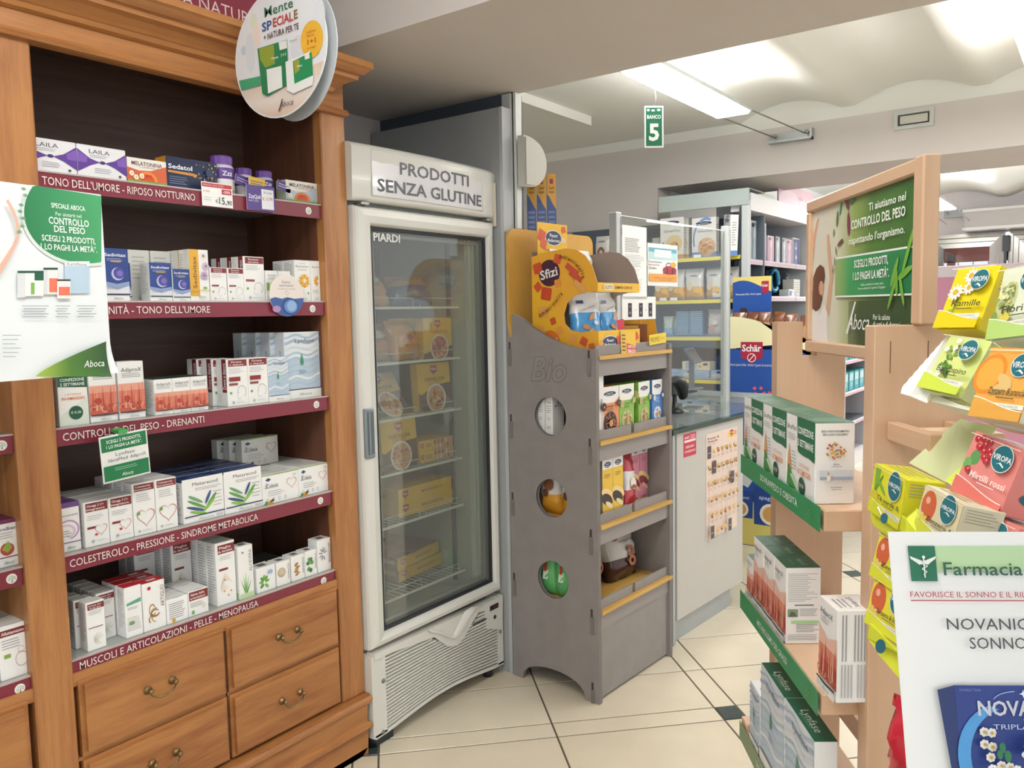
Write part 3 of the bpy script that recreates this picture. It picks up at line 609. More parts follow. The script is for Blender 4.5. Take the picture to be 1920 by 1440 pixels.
KQ = Kind('frozen_pizza_carton_dark_top', 'frozen food', .27, .045, .24, YEL, front=pizza, top=lambda p: (p.r(0, 0, 1, 1, '#8a6a4c'), [p.e(random.random(), random.random(), .12, .1, random.choice(['#a07048', '#6d4e38', '#9a7a5c']), 9) for _ in range(14)]), left=lambda p: (p.r(0, 0, 1, 1, '#8f7a58'), p.r(.55, .5, .95, .9, '#d8d4c8')))
KQ.put('brown topped yellow pizza carton at the bottom of the lowest freezer pair', GF, G0, 2.12, 2.10, .456, 5)
KQ.put('brown topped yellow pizza carton with white price sticker on the lowest pair', GF, G0, 2.115, 2.10, .5015, 7)
# bags
def bag(w, h, d, bands, seed, wob=.004, pinch=.92, top=0.12, logo=None, nm='food_bag'):
    """pillow bag: bands = [(height fraction, colour)...] from the bottom up"""
    rnd = random.Random(seed); b = MB(); NU, NV = 16, 12; ring_ = []
    def prof(v):
        if v > 1-top: return max(.05, .22*(1-v)/top)
        return (1-((v-.38)/.62)**2*.78) * min(1, .55+v*3)
    def S(u, v, k=0):   # front surface point, u,v in 0..1
        D = d/2*prof(v)*max(0, 1-(2*u-1)**4)**.5; ww = w*(1-.08*math.sin(math.pi*v)*pinch) if v < 1-top else w*.97
        return ((u-.5)*ww, -D-k-wob*.4, v*h)
    vs = []
    for j in range(NV+1):
        v = j/NV; P = prof(v)
        for i in range(NU):
            a = 2*math.pi*i/NU; x = math.cos(a); y = math.sin(a); x = math.copysign(abs(x)**.7, x); y = math.copysign(abs(y)**.8, y)
            ww = w*(1-.08*math.sin(math.pi*v)*pinch) if v < 1-top else w*.97
            vs.append((x*ww/2+rnd.uniform(-wob, wob)*.6, y*d/2*P+rnd.uniform(-wob, wob)*(1 if v < 1-top else .5), v*h+rnd.uniform(-wob, wob)*.5*(0 < j < NV)))
    def colour(v):
        for lim, c in bands:
            if v <= lim: return c
        return bands[-1][1]
    for j in range(NV):
        mt = colour((j+.5)/NV)
        mt = M(mt, .25, coat=.3) if isinstance(mt, str) else mt; f = [(j*NU+i, j*NU+(i+1) % NU, (j+1)*NU+(i+1) % NU, (j+1)*NU+i) for i in range(NU)]
        b.add([], [], mt); b.v += []; mi = b.mi(mt)
        for q in f: b.f.append([k for k in q]); b.m.append(mi); b.sm.append(True)
    b.v = [tuple(v) for v in vs]
    b.f.append(list(range(NU-1, -1, -1))); b.m.append(0); b.sm.append(False)
    me = b.mesh(nm)
    p = Pr(1, 1, lambda u, v, k: S(u, v, k+.0025))
    if logo: logo(p)
    return me, (p.b.mesh('printed_face') if p.b.f else None)
BG = {}
def put_bag(key, label, group, fr, x, y, z, rz=0, rx=0, cat='snack bag', ry=0, name='food_bag'):
    me, pm = BG[key]; o = link(name, me, None, label, cat, group)
    if pm: link('printed_face', pm, o)
    o.location = fr.w(x, y, z); o.rotation_euler = (math.radians(rx), math.radians(ry), fr.a+math.radians(rz)); return o
def piac(p, x, y, s, asp=1.0):            # dark oval pasta-maker logo
    p.e(x, y, s, s*.42*asp, '#e9e9ee', 18); p.e(x, y, s*.94, s*.36*asp, '#2b3550', 18); p.t('Piaceri', x, y+.13*s*asp, .2*s*asp, '#f0f0f0', s*.9, 2); p.t('Mediterranei', x, y-.14*s*asp, .18*s*asp, '#f0f0f0', s*1.5, 2)
def bread(p): [p.e(*q, 16) for q in ((.35, .45, .28, .14, '#b9834e'), (.65, .35, .25, .13, '#c89a63'), (.5, .65, .3, .12, '#a8713f'))]; p.e(.5, .8, .25, .05, '#dfe0e0', 12)
BG['bread'] = bag(.21, .14, .09, [(1, M('#c0905c', .2, coat=.4, noise=.25, scale=25))], 3, .006, logo=lambda p: (p.e(.45, .62, .3, .12, '#cfcbc4', 14), p.e(.5, .3, .34, .13, '#b2783c', 14)))
BG['fblue'] = bag(.20, .12, .10, [(.6, '#3c4f78'), (1, '#b98a57')], 4, .008)
BG['forange'] = bag(.16, .15, .08, [(1, '#c58a3f')], 5, .007, logo=lambda p: (p.e(.5, .5, .16, .09, '#8f3040', 12), p.t('dal fornaio', .5, .3, .05, '#7a3520', .6, 2)))
put_bag('bread', 'crumpled orange frozen bag at left on the freezer top shelf', GF, G0, 2.02, 2.10, 1.482, 5, -25)
put_bag('fblue', 'crumpled blue and orange frozen bag in the middle of the top shelf', GF, G0, 2.27, 2.14, 1.482, -8, -20)

KH.put('yellow frozen burger box with round patty plate at right of second shelf', GF, G0, 2.222, 2.035, 1.2885)
KH.put('yellow frozen box behind the burger box on second freezer shelf', GF, G0, 2.17, 2.16, 1.2885)
put_bag('bread', 'clear bag of bread heaped at left of second freezer shelf', GF, G0, 2.03, 2.09, 1.289, 5, -20)
put_bag('forange', 'orange bakery bag leaning beside the bread bag on second freezer shelf', GF, G0, 2.145, 2.05, 1.289, 10, -18)
def ribbon(p, pts, t, c):
    P = []; n = 14
    for i in range(n+1):
        u = i/n*(len(pts)-1); k = min(int(u), len(pts)-2); f = u-k; f = f*f*(3-2*f); x = pts[k][0]+(pts[k+1][0]-pts[k][0])*(u-k); y = pts[k][1]+(pts[k+1][1]-pts[k][1])*f
        P += [(x*p.w, y*p.h), (x*p.w, (y+t)*p.h)]
    p._a(P, [(2*i, 2*i+2, 2*i+3, 2*i+1) for i in range(n)], c)
# ============================================================ CARTONS OF THE WOODEN CABINET
MAR, INK = '#7c2b2c', '#55565c'
def head2(p, a, b, y0=.84, y1=.98, x0=.08, x1=.97):
    p.r(x0, y0, x1, y1, MAR); p.t(a, (x0+x1)/2-.05, y0+(y1-y0)*.68, (y1-y0)*.28, '#e8dede', min(.7, .1*len(a)), 3); p.t(b, (x0+x1)/2-.05, y0+(y1-y0)*.28, (y1-y0)*.26, '#e8dede', min(.75, .085*len(b)), 3)
def stamp(p, x=.25, y=.08, r=.07): p.arc(x, y, r, r*p.w/p.h, .12, '#77777a', 0, 360, 14); p.p([(x-r*.5, y+r*.2*p.w/p.h), (x, y+r*.5*p.w/p.h), (x+r*.5, y+r*.2*p.w/p.h), (x, y-r*.6*p.w/p.h)], '#77777a'); p.l(x+.13, x+.6, y+.01, 2, .022, '#a9a9ab', .2)
def aboca(p, y=.08, h=.05, c='#8b9c90'): p.t('Aboca', .52, y, h, c, .36, 0, sh=.3)
def laila(p):
    p.t('LAILA', .45, .82, .13, '#4b4550', .42, 0); p.l(.25, .62, .69, 2, .05, '#9a96a0', .3)
    for s in (0, 1):
        q = lambda x: x if s else 1-x
        p.p([(q(.55), .50), (q(.75), .60), (q(1.0), .86), (q(1.0), .16), (q(.75), .38)], '#5b3a8c'); p.p([(q(.80), .62), (q(1.0), .80), (q(1.0), .45), (q(.82), .46)], '#7a58ad')
    p.e(.5, .5, .06, .05, '#3d2a66', 14); p.l(.33, .7, .3, 3, .06, '#9a9a9e', .25)
    p.e(.85, .13, .03, .04, '#444', 8)
def melat(c1, c2, c3, deco):
    def f(p):
        p.r(0, 0, 1, 1, c1); p.p([(0, 1), (0, .62), (.3, .52), (.6, .56), (1, .8), (1, 1)], '#e9e6dd'); p.r(0, 0, 1, .13, '#7aa23c'); p.e(.5, .13, .26, .38, c2, 20, 0, 180); p.e(.5, .13, .18, .27, c3, 18, 0, 180)
        p.t('MELATONINA', .5, .80, .16, '#6b3f4c', .78, 2); p.t('+ CAMOMILLA', .55, .66, .06, '#8a5b50', .5)
        for x, y in deco: 
            for k in range(6): a = k*1.05; p.e(x+.035*math.cos(a), y+.06*math.sin(a), .03, .05, '#f2f0e8', 7)
            p.e(x, y, .022, .04, '#d9a520', 8)
        p.t('FORTE', .5, .33, .09, '#b23a22', .2, 3)
    return f
def sedatol(p):
    p.r(0, 0, 1, 1, '#1d2848'); p.t('Sedatol', .27, .70, .15, '#e9ecf2', .46, 3); p.p([(.03, .50), (.5, .46), (.56, .40), (.6, .52), (.5, .55), (.03, .56)], '#c98a3c'); p.l(.05, .42, .36, 4, .07, '#7f8aa8', .25)
    rnd = random.Random(5)
    for _ in range(34): x, y = .58+rnd.random()*.4, .25+rnd.random()*.68; p.e(x, y, .018, .035, rnd.choice(['#a5834e', '#6e6f86', '#c0a060', '#504a60']), 6, rot=rnd.random()*180)
    p.e(.82, .6, .08, .14, '#2e3858', 10)
def sedv(p):
    p.r(0, .14, 1, 1, '#dfe1e6'); p.p([(0, .32), (.5, .26), (1, .32), (1, 1), (0, 1)], '#2c4687'); p.p([(0, .30), (.5, .22), (1, .30), (1, .38), (.5, .33), (0, .38)], '#8d9dc4')
    p.t('Sedivitax', .5, .88, .062, '#f1f2f5', .84, 2); p.l(.15, .85, .80, 2, .03, '#aab6d6', .3); p.c(.55, .52, .25, '#b8bcdc'); p.c(.60, .535, .22, '#4a4a98'); p.c(.63, .53, .12, '#7a6ab5'); p.r(.3, .74, .7, .765, '#c79a45')
    p.l(.1, .6, .26, 2, .025, '#9aa0ae', .3); p.r(0, .12, 1, .145, '#2a3356'); aboca(p, .06, .055)
def sedy(p):
    p.r(0, .1, .48, 1, '#d9a63a'); p.t('Sedivitax', .25, .56, .20*p.w/p.h*1.0, '#7a4c22', .62*p.h/p.w, 2, rot=90); 
    for x, y, c_ in ((.72, .88, '#e9e3ec'), (.82, .68, '#cbb7dd'), (.7, .50, '#b29ac8')):
        for k in range(8): a = k*.785; p.e(x+.13*math.cos(a), y+.13*p.w/p.h*math.sin(a), .08, .05*p.w/p.h, c_, 7, rot=math.degrees(a))
        p.c(x, y, .07, '#a5853f', 9)
    p.r(.62, .24, .80, .28, '#6f9a3c'); p.r(0, .205, 1, .215, '#c9a04a'); aboca(p, .09, .06, '#7d9a6e')
def sonno(t1, t2):
    def f(p): head2(p, t1, t2); p.l(.1, .8, .79, 4, .03, '#a7a7ab', .25); p.r(.08, .44, .5, .49, '#8c4a48'); p.arc(.68, .30, .22, .13, .10, '#bdb7b4', -60, 200, 12); p.arc(.55, .22, .10, .08, .15, '#c9c4c0', 100, 330, 8); p.r(.1, .26, .2, .31, '#6fa05a'); stamp(p)
    return f
def buon(p):
    p.t('Buonumore', .5, .85, .05, '#8b8c80', .82, 1); p.t('Serenità', .5, .92, .03, '#a0a090', .4); p.l(.2, .8, .78, 2, .03, '#b0b0a8', .3)
    for k in range(12): a = k*.5236; p.e(.58+.22*math.cos(a), .50+.22*p.w/p.h*math.sin(a), .14, .07*p.w/p.h, '#dd9f2e' if k % 2 else '#e8b84a', 8, rot=math.degrees(a))
    p.c(.58, .50, .11, '#e9e2cc', 14); p.c(.8, .2, .06, '#8a9a70', 8); p.l(.1, .6, .27, 3, .03, '#a9a9a5', .25); aboca(p, .07, .045)
def buos(p): p.r(0, .30, 1, .62, '#dfe6d2'); p.t('Serenità', .5, .85, .06, '#93958a', .6, 1); p.r(.08, .35, .3, .6, '#7aa050'); p.l(.2, .8, .76, 2, .04, '#b0b0a8', .3); stamp(p, .25, .12)
def adi(p):
    p.p([(0, .13), (1, .13), (1, .62), (0, .62)], '#e2a18d'); p.r(0, .13, 1, .5, '#d77f68'); p.r(0, .13, 1, .30, '#c9614f'); p.t('AdiproX', .52, .86, .075, '#4d4d52', .78, -.3); p.l(.15, .9, .79, 3, .03, '#8a8a8e', .25)
    rnd = random.Random(11)
    for k in range(7):
        x = .1+.13*k; h_ = .30+.2*rnd.random(); p.p([(x-.03, .2), (x+.05, .2), (x+.10*(rnd.random()-.3), .2+h_)], rnd.choice(['#e8b49c', '#bb4a3c', '#dc8c72']))
    for k in range(5): p.arc(.12+.2*k, .22, .12, .06, .25, rnd.choice(['#e9bfa5', '#a93f34', '#e3a488']), 200*rnd.random(), 200+160*rnd.random(), 10)
    p.c(.3, .36, .12, '#b44537', 12); p.p([(0, .115), (.5, .105), (1, .115), (1, .135), (0, .135)], '#3f3a3c'); aboca(p, .055, .045)
def libra(p):
    p.p([(0, 0), (1, 0), (1, .55), (0, .2)], '#dfe8dc'); p.p([(0, .78), (1, .74), (1, 1), (0, 1)], '#1f5a41'); p.t('CONFEZIONE', .5, .91, .06, '#e5ece5', .82, 3); p.t('5 SETTIMANE', .5, .82, .06, '#e5ece5', .82, 3)
    p.t('2 SETTIMANE', .5, .62, .035, '#d98b4f', .55); p.t('IN OMAGGIO', .5, .54, .055, '#d9793a', .78, 3); p.c(.56, .25, .24, '#1f5a41'); p.t('€ 41,50', .56, .26, .05, '#dfe9df', .34, 2)
def lynf(p):
    p.r(0, .13, 1, 1, '#dfe4ea'); p.r(0, .13, 1, .6, '#b9cbdb'); rnd = random.Random(4)
    for k in range(9): y = .18+.09*k; ribbon(p, [(0, y), (.3, y+.05), (.65, y), (1, y+.07)], .02+.02*rnd.random(), rnd.choice(['#a9c3d8', '#cfdce6', '#9fbad0', '#e3eaef', '#a9c4d0']))
    p.t('Lynfase', .56, .87, .065, '#55585e', .55, -.3); p.p([(.42, .55), (.47, .68), (.52, .55), (.50, .50), (.44, .50)], '#3f8a66'); p.l(.38, .6, .42, 3, .025, '#7f95a8', .3)
    p.r(0, 0, 1, .13, '#eeeeec'); p.r(0, .125, 1, .14, '#4a4f58'); aboca(p, .06, .045)
def drena(p): sonno('Drena', 'e depura')(p); p.r(.08, .53, .62, .62, '#8c2f2c')
def spine(txt, c=MAR): return lambda p: (p.r(.55, .30, .95, 1.0, c), p.t(txt, .75, .64, .26*p.w/p.h, '#e8dede', .55*p.h/p.w, 3, rot=90), p.l(.1, .5, .25, 6, .03, '#bdbdbd', .2))
def sidegrey(p): p.l(.1, .9, .92, 18, .042, '#b4b4b6', .3, .5)
def topline(c='#c9cac6'): return lambda p: (p.r(0, .06, 1, .09, c), p.r(.3, .0, .7, .03, '#b8b8b4'))
def omega(p): head2(p, 'Omega 3 C+', 'integratore', .78, .97); p.l(.12, .8, .68, 3, .04, '#a9a9ad', .25); p.r(.1, .40, .45, .45, MAR); heart(p, .66, .36, .26); p.e(.45, .26, .07, .03, '#b8403a', 8); stamp(p, .3, .12, .08)
def heart(p, x, y, s):
    P = []
    for k in range(25):
        t = 2*math.pi*k/24; P.append((x+s*.062*16*math.sin(t)**3, y+s*.062*p.w/p.h*(13*math.cos(t)-5*math.cos(2*t)-2*math.cos(3*t)-math.cos(4*t))))
    Q = [(x+(a-x)*.9, y+(b-y)*.9) for a, b in P]; pts = []
    for a, b in zip(P, Q): pts += [(a[0]*p.w, a[1]*p.h), (b[0]*p.w, b[1]*p.h)]
    p._a(pts, [(2*k, 2*k+1, 2*k+3, 2*k+2) for k in range(24)], '#c27f7d')
def coles(p): head2(p, 'Colesterolo', 'benessere', .84, .97); p.l(.15, .85, .77, 4, .04, '#a9a9ad', .25); heart(p, .55, .34, .42); p.c(.22, .42, .08, '#6fa05a'); stamp(p, .22, .08)
def purple(p): p.r(0, .9, 1, 1, '#6b4a86'); p.t('menoscend', .5, .75, .05, '#7d7688', .8); p.arc(.45, .45, .5, .2, .14, '#b58fc4', -80, 120, 14); p.arc(.35, .42, .42, .14, .2, '#d9c4e0', -80, 110, 14); p.l(.1, .6, .42, 3, .05, '#8c8c92', .25); p.r(0, .18, 1, .2, '#7a5b94'); aboca(p, .09, .07)
def metar(p):
    p.t('Metarecod', .55, .87, .085, '#55575c', .62, 0); p.l(.3, .95, .76, 2, .04, '#8d8d92', .25)
    for k, (x, y, a, c_, s) in enumerate(((.32, .40, -28, '#5f9a4a', .24), (.30, .30, -18, '#3a5580', .24), (.30, .52, -30, '#6f9f76', .2), (.36, .20, -15, '#84b84c', .22), (.68, .44, 48, '#5f9a4a', .2), (.62, .34, 42, '#83b84c', .2), (.60, .52, 62, '#3a5580', .16))):
        p.e(x, y, s, .035, c_, 14, rot=a)
    p.l(.72, .97, .62, 5, .08, '#6a6a70', .12, .3); p.r(.02, .135, 1, .16, '#23315c'); aboca(p, .07, .05); p.r(.78, .05, .95, .10, '#c9cacc')
def colesia(p):
    p.r(0, .965, 1, 1, '#8fae58'); p.t('Colesia', .27, .62, .15, '#3d4550', .30, 0); p.p([(.08, .83), (.16, .90), (.24, .83), (.16, .77)], '#33466e'); [p.r(.06+.01*k, .55+.05*k, .13, .57+.05*k, '#3d4550') for k in range(4)]
    heart(p, .80, .60, .14); p.l(.14, .6, .42, 3, .07, '#a5a5a8', .25); [p.arc(.12+.16*k, .15, .03, .06, .2, '#7b7b80', 0, 360, 10) for k in range(4)]; p.p([(0, 0), (.08, .14), (.2, 0)], '#4d8a52'); p.p([(.08, 0), (.2, .16), (.28, .0)], '#d49a2a'); p.p([(.16, .05), (.26, .18), (.3, .1)], '#33343a')
    p.r(.84, .83, .93, .9, '#d5d5d2')
def arnica(p): head2(p, 'Arnica D+', '5mg gel', .84, .96, .1, .98); p.l(.15, .9, .80, 3, .03, '#9a9a9e', .25); p.r(.1, .46, .85, .475, MAR); [p.e(.5+.12*math.cos(k), .22+.05*math.sin(k), .02, .10, '#c9c9b8', 8, rot=20*k-60) for k in range(6)]
def wgreen(p): p.p([(.1, .63), (.95, .66), (.95, .74), (.1, .68)], '#5fa58a'); p.l(.15, .8, .58, 2, .03, '#8a8a8e', .3); p.l(.1, .9, .38, 8, .035, '#b5b5b5', .3); p.e(.35, .28, .18, .04, '#7a9a6a', 10)
def artig(p):
    p.t('ARTIGLIO', .86, .66, .13*p.w/p.h*1.3, '#5d4a48', .45*p.h/p.w, 0, rot=90); p.c(.3, .88, .08, '#b8323c'); rnd = random.Random(8)
    for k in range(6): p.arc(.45+.1*rnd.uniform(-1, 1), .32+.1*rnd.uniform(-1, 1), .26*rnd.uniform(.5, 1), .13*rnd.uniform(.6, 1.2), .22, rnd.choice(['#a9803f', '#c29a58', '#8a6230']), rnd.random()*180, 200+rnd.random()*160, 12)
def salute(p): head2(p, 'Salute delle', 'articolazioni', .62, .96, .04, .98); p.l(.08, .8, .5, 3, .07, '#9d9da0', .3); p.e(.2, .15, .08, .09, '#7fb35a', 9); p.e(.75, .3, .12, .1, '#e3e0d4', 9)
def salbk(p): p.l(.1, .92, .78, 8, .085, '#9a9a9e', .35, .3); p.e(.3, .1, .09, .09, '#d8a030', 9)
def piaghe(p):
    head2(p, 'Piaghe', 'da decubito', .82, .96, .12, .98); p.l(.2, .85, .77, 3, .025, '#a5a5a8', .25); p.r(.14, .55, .6, .585, MAR); rnd = random.Random(2)
    for k in range(5): p.arc(.5, .27+.03*k, .32-.04*k, .12, .05, '#cdb68a', 30+20*k, 200+25*k, 12)
    for x, y in ((.4, .40), (.35, .22), (.7, .2), (.55, .14)): p.c(x, y, .045, '#c9922f', 8)
def aloe(p):
    p.t('ALOEVERA', .80, .70, .14*p.w/p.h*1.5, '#7d8478', .42*p.h/p.w, 0, rot=90)
    for k, (a, L) in enumerate(((-.32, .30), (-.16, .38), (0, .44), (.18, .36), (.34, .26))): p.p([(.38, .08), (.5, .08), (.46+a*1.1, .08+L)], ['#5c9a48', '#86b866', '#6fa857', '#8fbf72', '#4f8a40'][k])
    p.r(0, 0, 1, .1, '#c3d9ae'); p.c(.3, .88, .06, '#6d7a6a', 8)
def herb(kind):
    def f(p):
        if kind == 0: [p.e(.38+.16*math.cos(a), .38+.2*math.sin(a), .13, .06, '#4f8f3a' if i % 2 else '#76ad52', 8, rot=math.degrees(a)) for i, a in enumerate([.2, .9, 1.6, 2.3, 3.0, 3.8, 5.5])]; p.e(.7, .75, .15, .1, '#9fb7da', 8)
        if kind == 1: p.c(.35, .55, .3, '#b8a88c', 16); p.c(.38, .57, .22, '#cabba2', 14)
        if kind == 2: [p.e(.4+.08*math.sin(k*2), .25+.07*k, .16, .05, '#c49a62' if k % 2 else '#a67c48', 8, rot=20*(-1)**k) for k in range(7)]
        if kind == 3: [p.e(.4+.18*math.cos(a), .45+.22*math.sin(a), .16, .08, '#3f7a3a' if i % 2 else '#5c9450', 8, rot=math.degrees(a)) for i, a in enumerate([.3, 1.1, 1.9, 2.8, 3.9, 4.9])]
        if kind == 4: [p.e(.4+.18*math.cos(a), .55+.14*math.sin(a), .16, .02, '#8a8596', 6, rot=math.degrees(a)) for a in [.3, .9, 1.5, 2.2, 2.9, 3.6, 4.3, 5.1]]
        nm = ['ALTEA', 'ECHINACEA', 'GINSENG', 'CENTELLA', 'BIANCOSP'][kind]; p.t(nm, .86, .55, .12*p.w/p.h, '#6a6c68', .62*p.h/p.w, 0, rot=90) if kind in (1, 2, 3, 4) else None
    return f
htop = lambda p: p.r(.3, .25, .72, .72, '#6f7370')
def orob(p): p.r(0, .93, 1, 1, '#7c2f5c'); p.t('OroBien', .5, .82, .07, '#5b4a5c', .78, 1); p.l(.2, .8, .72, 3, .05, '#9d9da0', .25); p.c(.5, .38, .26, '#b8463c'); p.p([(.3, .4), (.55, .55), (.7, .4), (.5, .3)], '#8fae4a'); p.r(0, .2, 1, .22, '#6b2f50'); aboca(p, .1, .07)
def allat(p): p.r(.02, .80, 1, .92, MAR); p.t('Allattamento', .5, .86, .06, '#e8dede', .8, 3); p.l(.1, .75, .72, 4, .05, '#a5a5a8', .3); p.r(.15, .40, .38, .47, '#7aa544'); p.arc(.75, .32, .22, .14, .08, '#9a9a9a', 0, 360, 14); p.arc(.75, .5, .12, .06, .1, '#9a9a9a', 0, 360, 12)
CT = 'medicine carton'
K = {
 'laila': Kind('supplement_box', CT, .119, .077, .06, '#e6e5e8', front=laila, left=laila),
 'mel': Kind('supplement_box', CT, .105, .063, .045, '#b9c17a', front=melat('#c9603c', '#e0873a', '#d8502c', [(.10, .38), (.2, .24), (.34, .3)]), left=lambda p: p.r(0, 0, 1, 1, '#b83a50')),
 'mel2': Kind('supplement_box', CT, .120, .065, .045, '#c7ccd2', front=melat('#b9c6cf', '#d9742f', '#c94a22', [(.12, .3)]), left=lambda p: p.r(0, 0, 1, 1, '#bfc9b0')),
 'seda': Kind('supplement_box', CT, .150, .081, .05, '#1d2848', front=sedatol, left=lambda p: (p.r(0, 0, 1, 1, '#c98a35'), p.r(.1, .1, .9, .5, '#4a3c34'))),
 'sedT': Kind('supplement_box', CT, .064, .130, .045, front=sedv, left=sidegrey), 'sedM': Kind('supplement_box', CT, .061, .100, .045, front=sedv, left=sidegrey), 'sedS': Kind('supplement_box', CT, .049, .085, .04, front=sedv, left=sidegrey),
 'sedY': Kind('supplement_box', CT, .058, .139, .05, front=sedy, left=lambda p: (p.r(.55, .1, 1, 1, '#e6e3dc'), p.l(.1, .5, .9, 10, .05, '#bcbcb8', .25))),
 'son': Kind('supplement_box', CT, .053, .093, .045, front=sonno('Sonno', 'sereno'), left=spine('Sonno sereno')), 'sonT': Kind('supplement_box', CT, .070, .128, .05, front=sonno('Sonno', 'sereno'), left=spine('Sonno sereno')),
 'buo': Kind('supplement_box', CT, .060, .125, .05, front=buon, left=sidegrey), 'buos': Kind('supplement_box', CT, .044, .090, .045, front=buos, left=sidegrey),
 'libra': Kind('supplement_box', CT, .069, .121, .06, front=libra, left=sidegrey), 'ad': Kind('supplement_box', CT, .068, .145, .05, front=adi, left=sidegrey), 'ads': Kind('supplement_box', CT, .051, .094, .045, front=adi, left=sidegrey, top=lambda p: p.r(0, 0, 1, 1, '#2e4038')),
 'dre': Kind('supplement_box', CT, .068, .134, .05, front=drena, left=spine('Drena e depura')), 'lynS': Kind('supplement_box', CT, .073, .131, .05, front=lynf, left=sidegrey), 'lynB': Kind('supplement_box', CT, .135, .203, .045, '#dfe2e6', front=lynf, left=lambda p: (p.r(.1, .2, .9, .9, '#d2d8de'), p.t('Lynfase', .5, .55, .3*p.w/p.h, '#7a8088', .35*p.h/p.w, 0, rot=90))),
 'pur': Kind('supplement_box', CT, .052, .119, .05, front=purple, top=lambda p: p.r(0, 0, 1, 1, '#6b4a86'), left=sidegrey), 'ome': Kind('supplement_box', CT, .060, .112, .045, front=omega, top=topline(), left=sidegrey), 'col': Kind('supplement_box', CT, .060, .136, .045, front=coles, top=topline(), left=sidegrey),
 'met': Kind('supplement_box', CT, .125, .120, .055, front=metar, top=lambda p: (p.r(0, .03, 1, 1, '#22386c'), p.t('Metarecod', .5, .5, .2, '#8fa0c8', .4, 0), p.l(.2, .8, .3, 2, .1, '#8fa0c8', .2)), left=lambda p: (p.r(0, .94, 1, 1, '#22386c'), p.l(.15, .85, .85, 14, .05, '#a9a9ad', .3, .5))),
 'cel': Kind('supplement_box', CT, .132, .088, .14, front=colesia, top=lambda p: (p.l(.1, .9, .85, 8, .1, '#b4b8b0', .2, .6), p.t('Colesia', .4, .5, .14, '#8a9088', .3, 0)), left=sidegrey),
 'celu': Kind('supplement_box', CT, .135, .088, .03, '#d9dad4', front=colesia, left=lambda p: (p.p([(0, 0), (1, 0), (1, .15)], '#d49a2a'),)),
 'arn': Kind('supplement_box', CT, .046, .122, .035, front=arnica, top=topline(), left=sidegrey), 'wg': Kind('supplement_box', CT, .045, .132, .035, front=wgreen, top=lambda p: p.r(0, 0, 1, 1, '#c02c34'), left=sidegrey),
 'art': Kind('supplement_box', CT, .062, .128, .04, front=artig, top=lambda p: (p.r(0, 0, 1, 1, '#c02c34'), p.r(.35, .3, .75, .6, '#e8e4e0')), left=sidegrey), 'sal': Kind('supplement_box', CT, .060, .070, .06, front=salute, top=topline(), left=sidegrey), 'salb': Kind('supplement_box', CT, .062, .066, .06, front=salbk, top=topline(), left=sidegrey),
 'pia': Kind('supplement_box', CT, .062, .180, .042, front=piaghe, top=topline(), left=sidegrey), 'aloe': Kind('supplement_box', CT, .050, .154, .04, front=aloe, top=htop, left=lambda p: p.r(.1, 0, .9, .12, '#c3d9ae')),
 'h0': Kind('supplement_box', CT, .066, .074, .05, front=herb(0), top=htop), 'h1': Kind('supplement_box', CT, .050, .074, .045, front=herb(1), top=htop), 'h2': Kind('supplement_box', CT, .050, .078, .045, front=herb(2), top=htop), 'h3': Kind('supplement_box', CT, .046, .080, .045, front=herb(3), top=htop), 'h4': Kind('supplement_box', CT, .054, .104, .045, front=herb(4), top=htop),
 'oro': Kind('supplement_box', CT, .056, .107, .045, front=orob, top=lambda p: p.r(0, 0, 1, 1, '#7c2f5c')), 'all': Kind('supplement_box', CT, .060, .125, .06, front=allat, top=topline(), left=sidegrey),
 'mas': Kind('supplement_box', CT, .12, .10, .05, '#d2d4d2', front=lambda p: (p.t('Mind MAS', .5, .75, .1, '#8f9494', .6, 0), p.e(.4, .25, .1, .16, '#4d7a60', 10), p.e(.62, .25, .1, .16, '#4d7a60', 10))),
}
BW = ['', 'second from front', 'third from front', 'fourth from front', 'fifth from front']
def row(kind, x, z, label, shelf, y=1.985, n=1, gap=.003, dx=0, rz=0):
    k = K[kind]
    for i in range(n):
        lb = label if i == 0 else label + ', ' + BW[i]
        k.put(lb, 'cartons on the %s cabinet shelf' % shelf, G0, x+dx*i, y+i*(k.d+gap), z+.0002, rz if i == 0 else 0)
z1, z2, z3, z4, z5 = [s[0] for s in SH]
row('laila', .877-.021, z1, 'purple and white carton cut by the left post on the top shelf', 'top')
row('laila', .977, z1, 'purple and white carton second from the left post on the top shelf', 'top')
row('mel', 1.098, z1, 'small orange and green carton with camomile flowers, left on top shelf', 'top'); row('seda', 1.205, z1, 'dark blue carton with gold swirl on the top shelf', 'top', y=1.988)
row('mel2', 1.584, z1, 'pale blue carton with orange sun at the right end of top shelf', 'top')
row('sedT', 1.022, z2, 'tall dark blue moon carton beside the big poster on second shelf', 'second'); row('sedM', 1.062, z2, 'blue moon carton half hidden behind the tall blue one', 'second', y=2.045)
row('sedM', 1.143, z2, 'medium blue moon carton in the middle of second shelf', 'second', y=1.99); row('sedS', 1.2045, z2, 'small blue moon carton left of the yellow striped one', 'second'); row('sedY', 1.2545, z2, 'tall white carton with yellow stripe and flowers on second shelf', 'second', n=3)
K['pale'] = Kind('supplement_box', CT, .058, .137, .05, '#d5d5d0', front=lambda p: (p.l(.15, .85, .85, 6, .08, '#b0b0aa', .3), aboca(p)), left=sidegrey)
for i in range(3): row('pale', 1.195-.061*i, z2, 'tall pale carton number %s of the back row left of the yellow striped one' % ['one', 'two', 'three'][i], 'second', y=2.07+.0)
row('son', 1.3145, z2, 'short white carton with maroon heading, left one of the pair', 'second', n=2); row('son', 1.3695, z2, 'short white carton with maroon heading, right one of the pair', 'second')
row('sonT', 1.4235, z2, 'tall white carton with maroon heading right of the short pair', 'second', n=3); row('buos', 1.4965, z2, 'small pale green carton left behind the round blue disc', 'second', n=2)
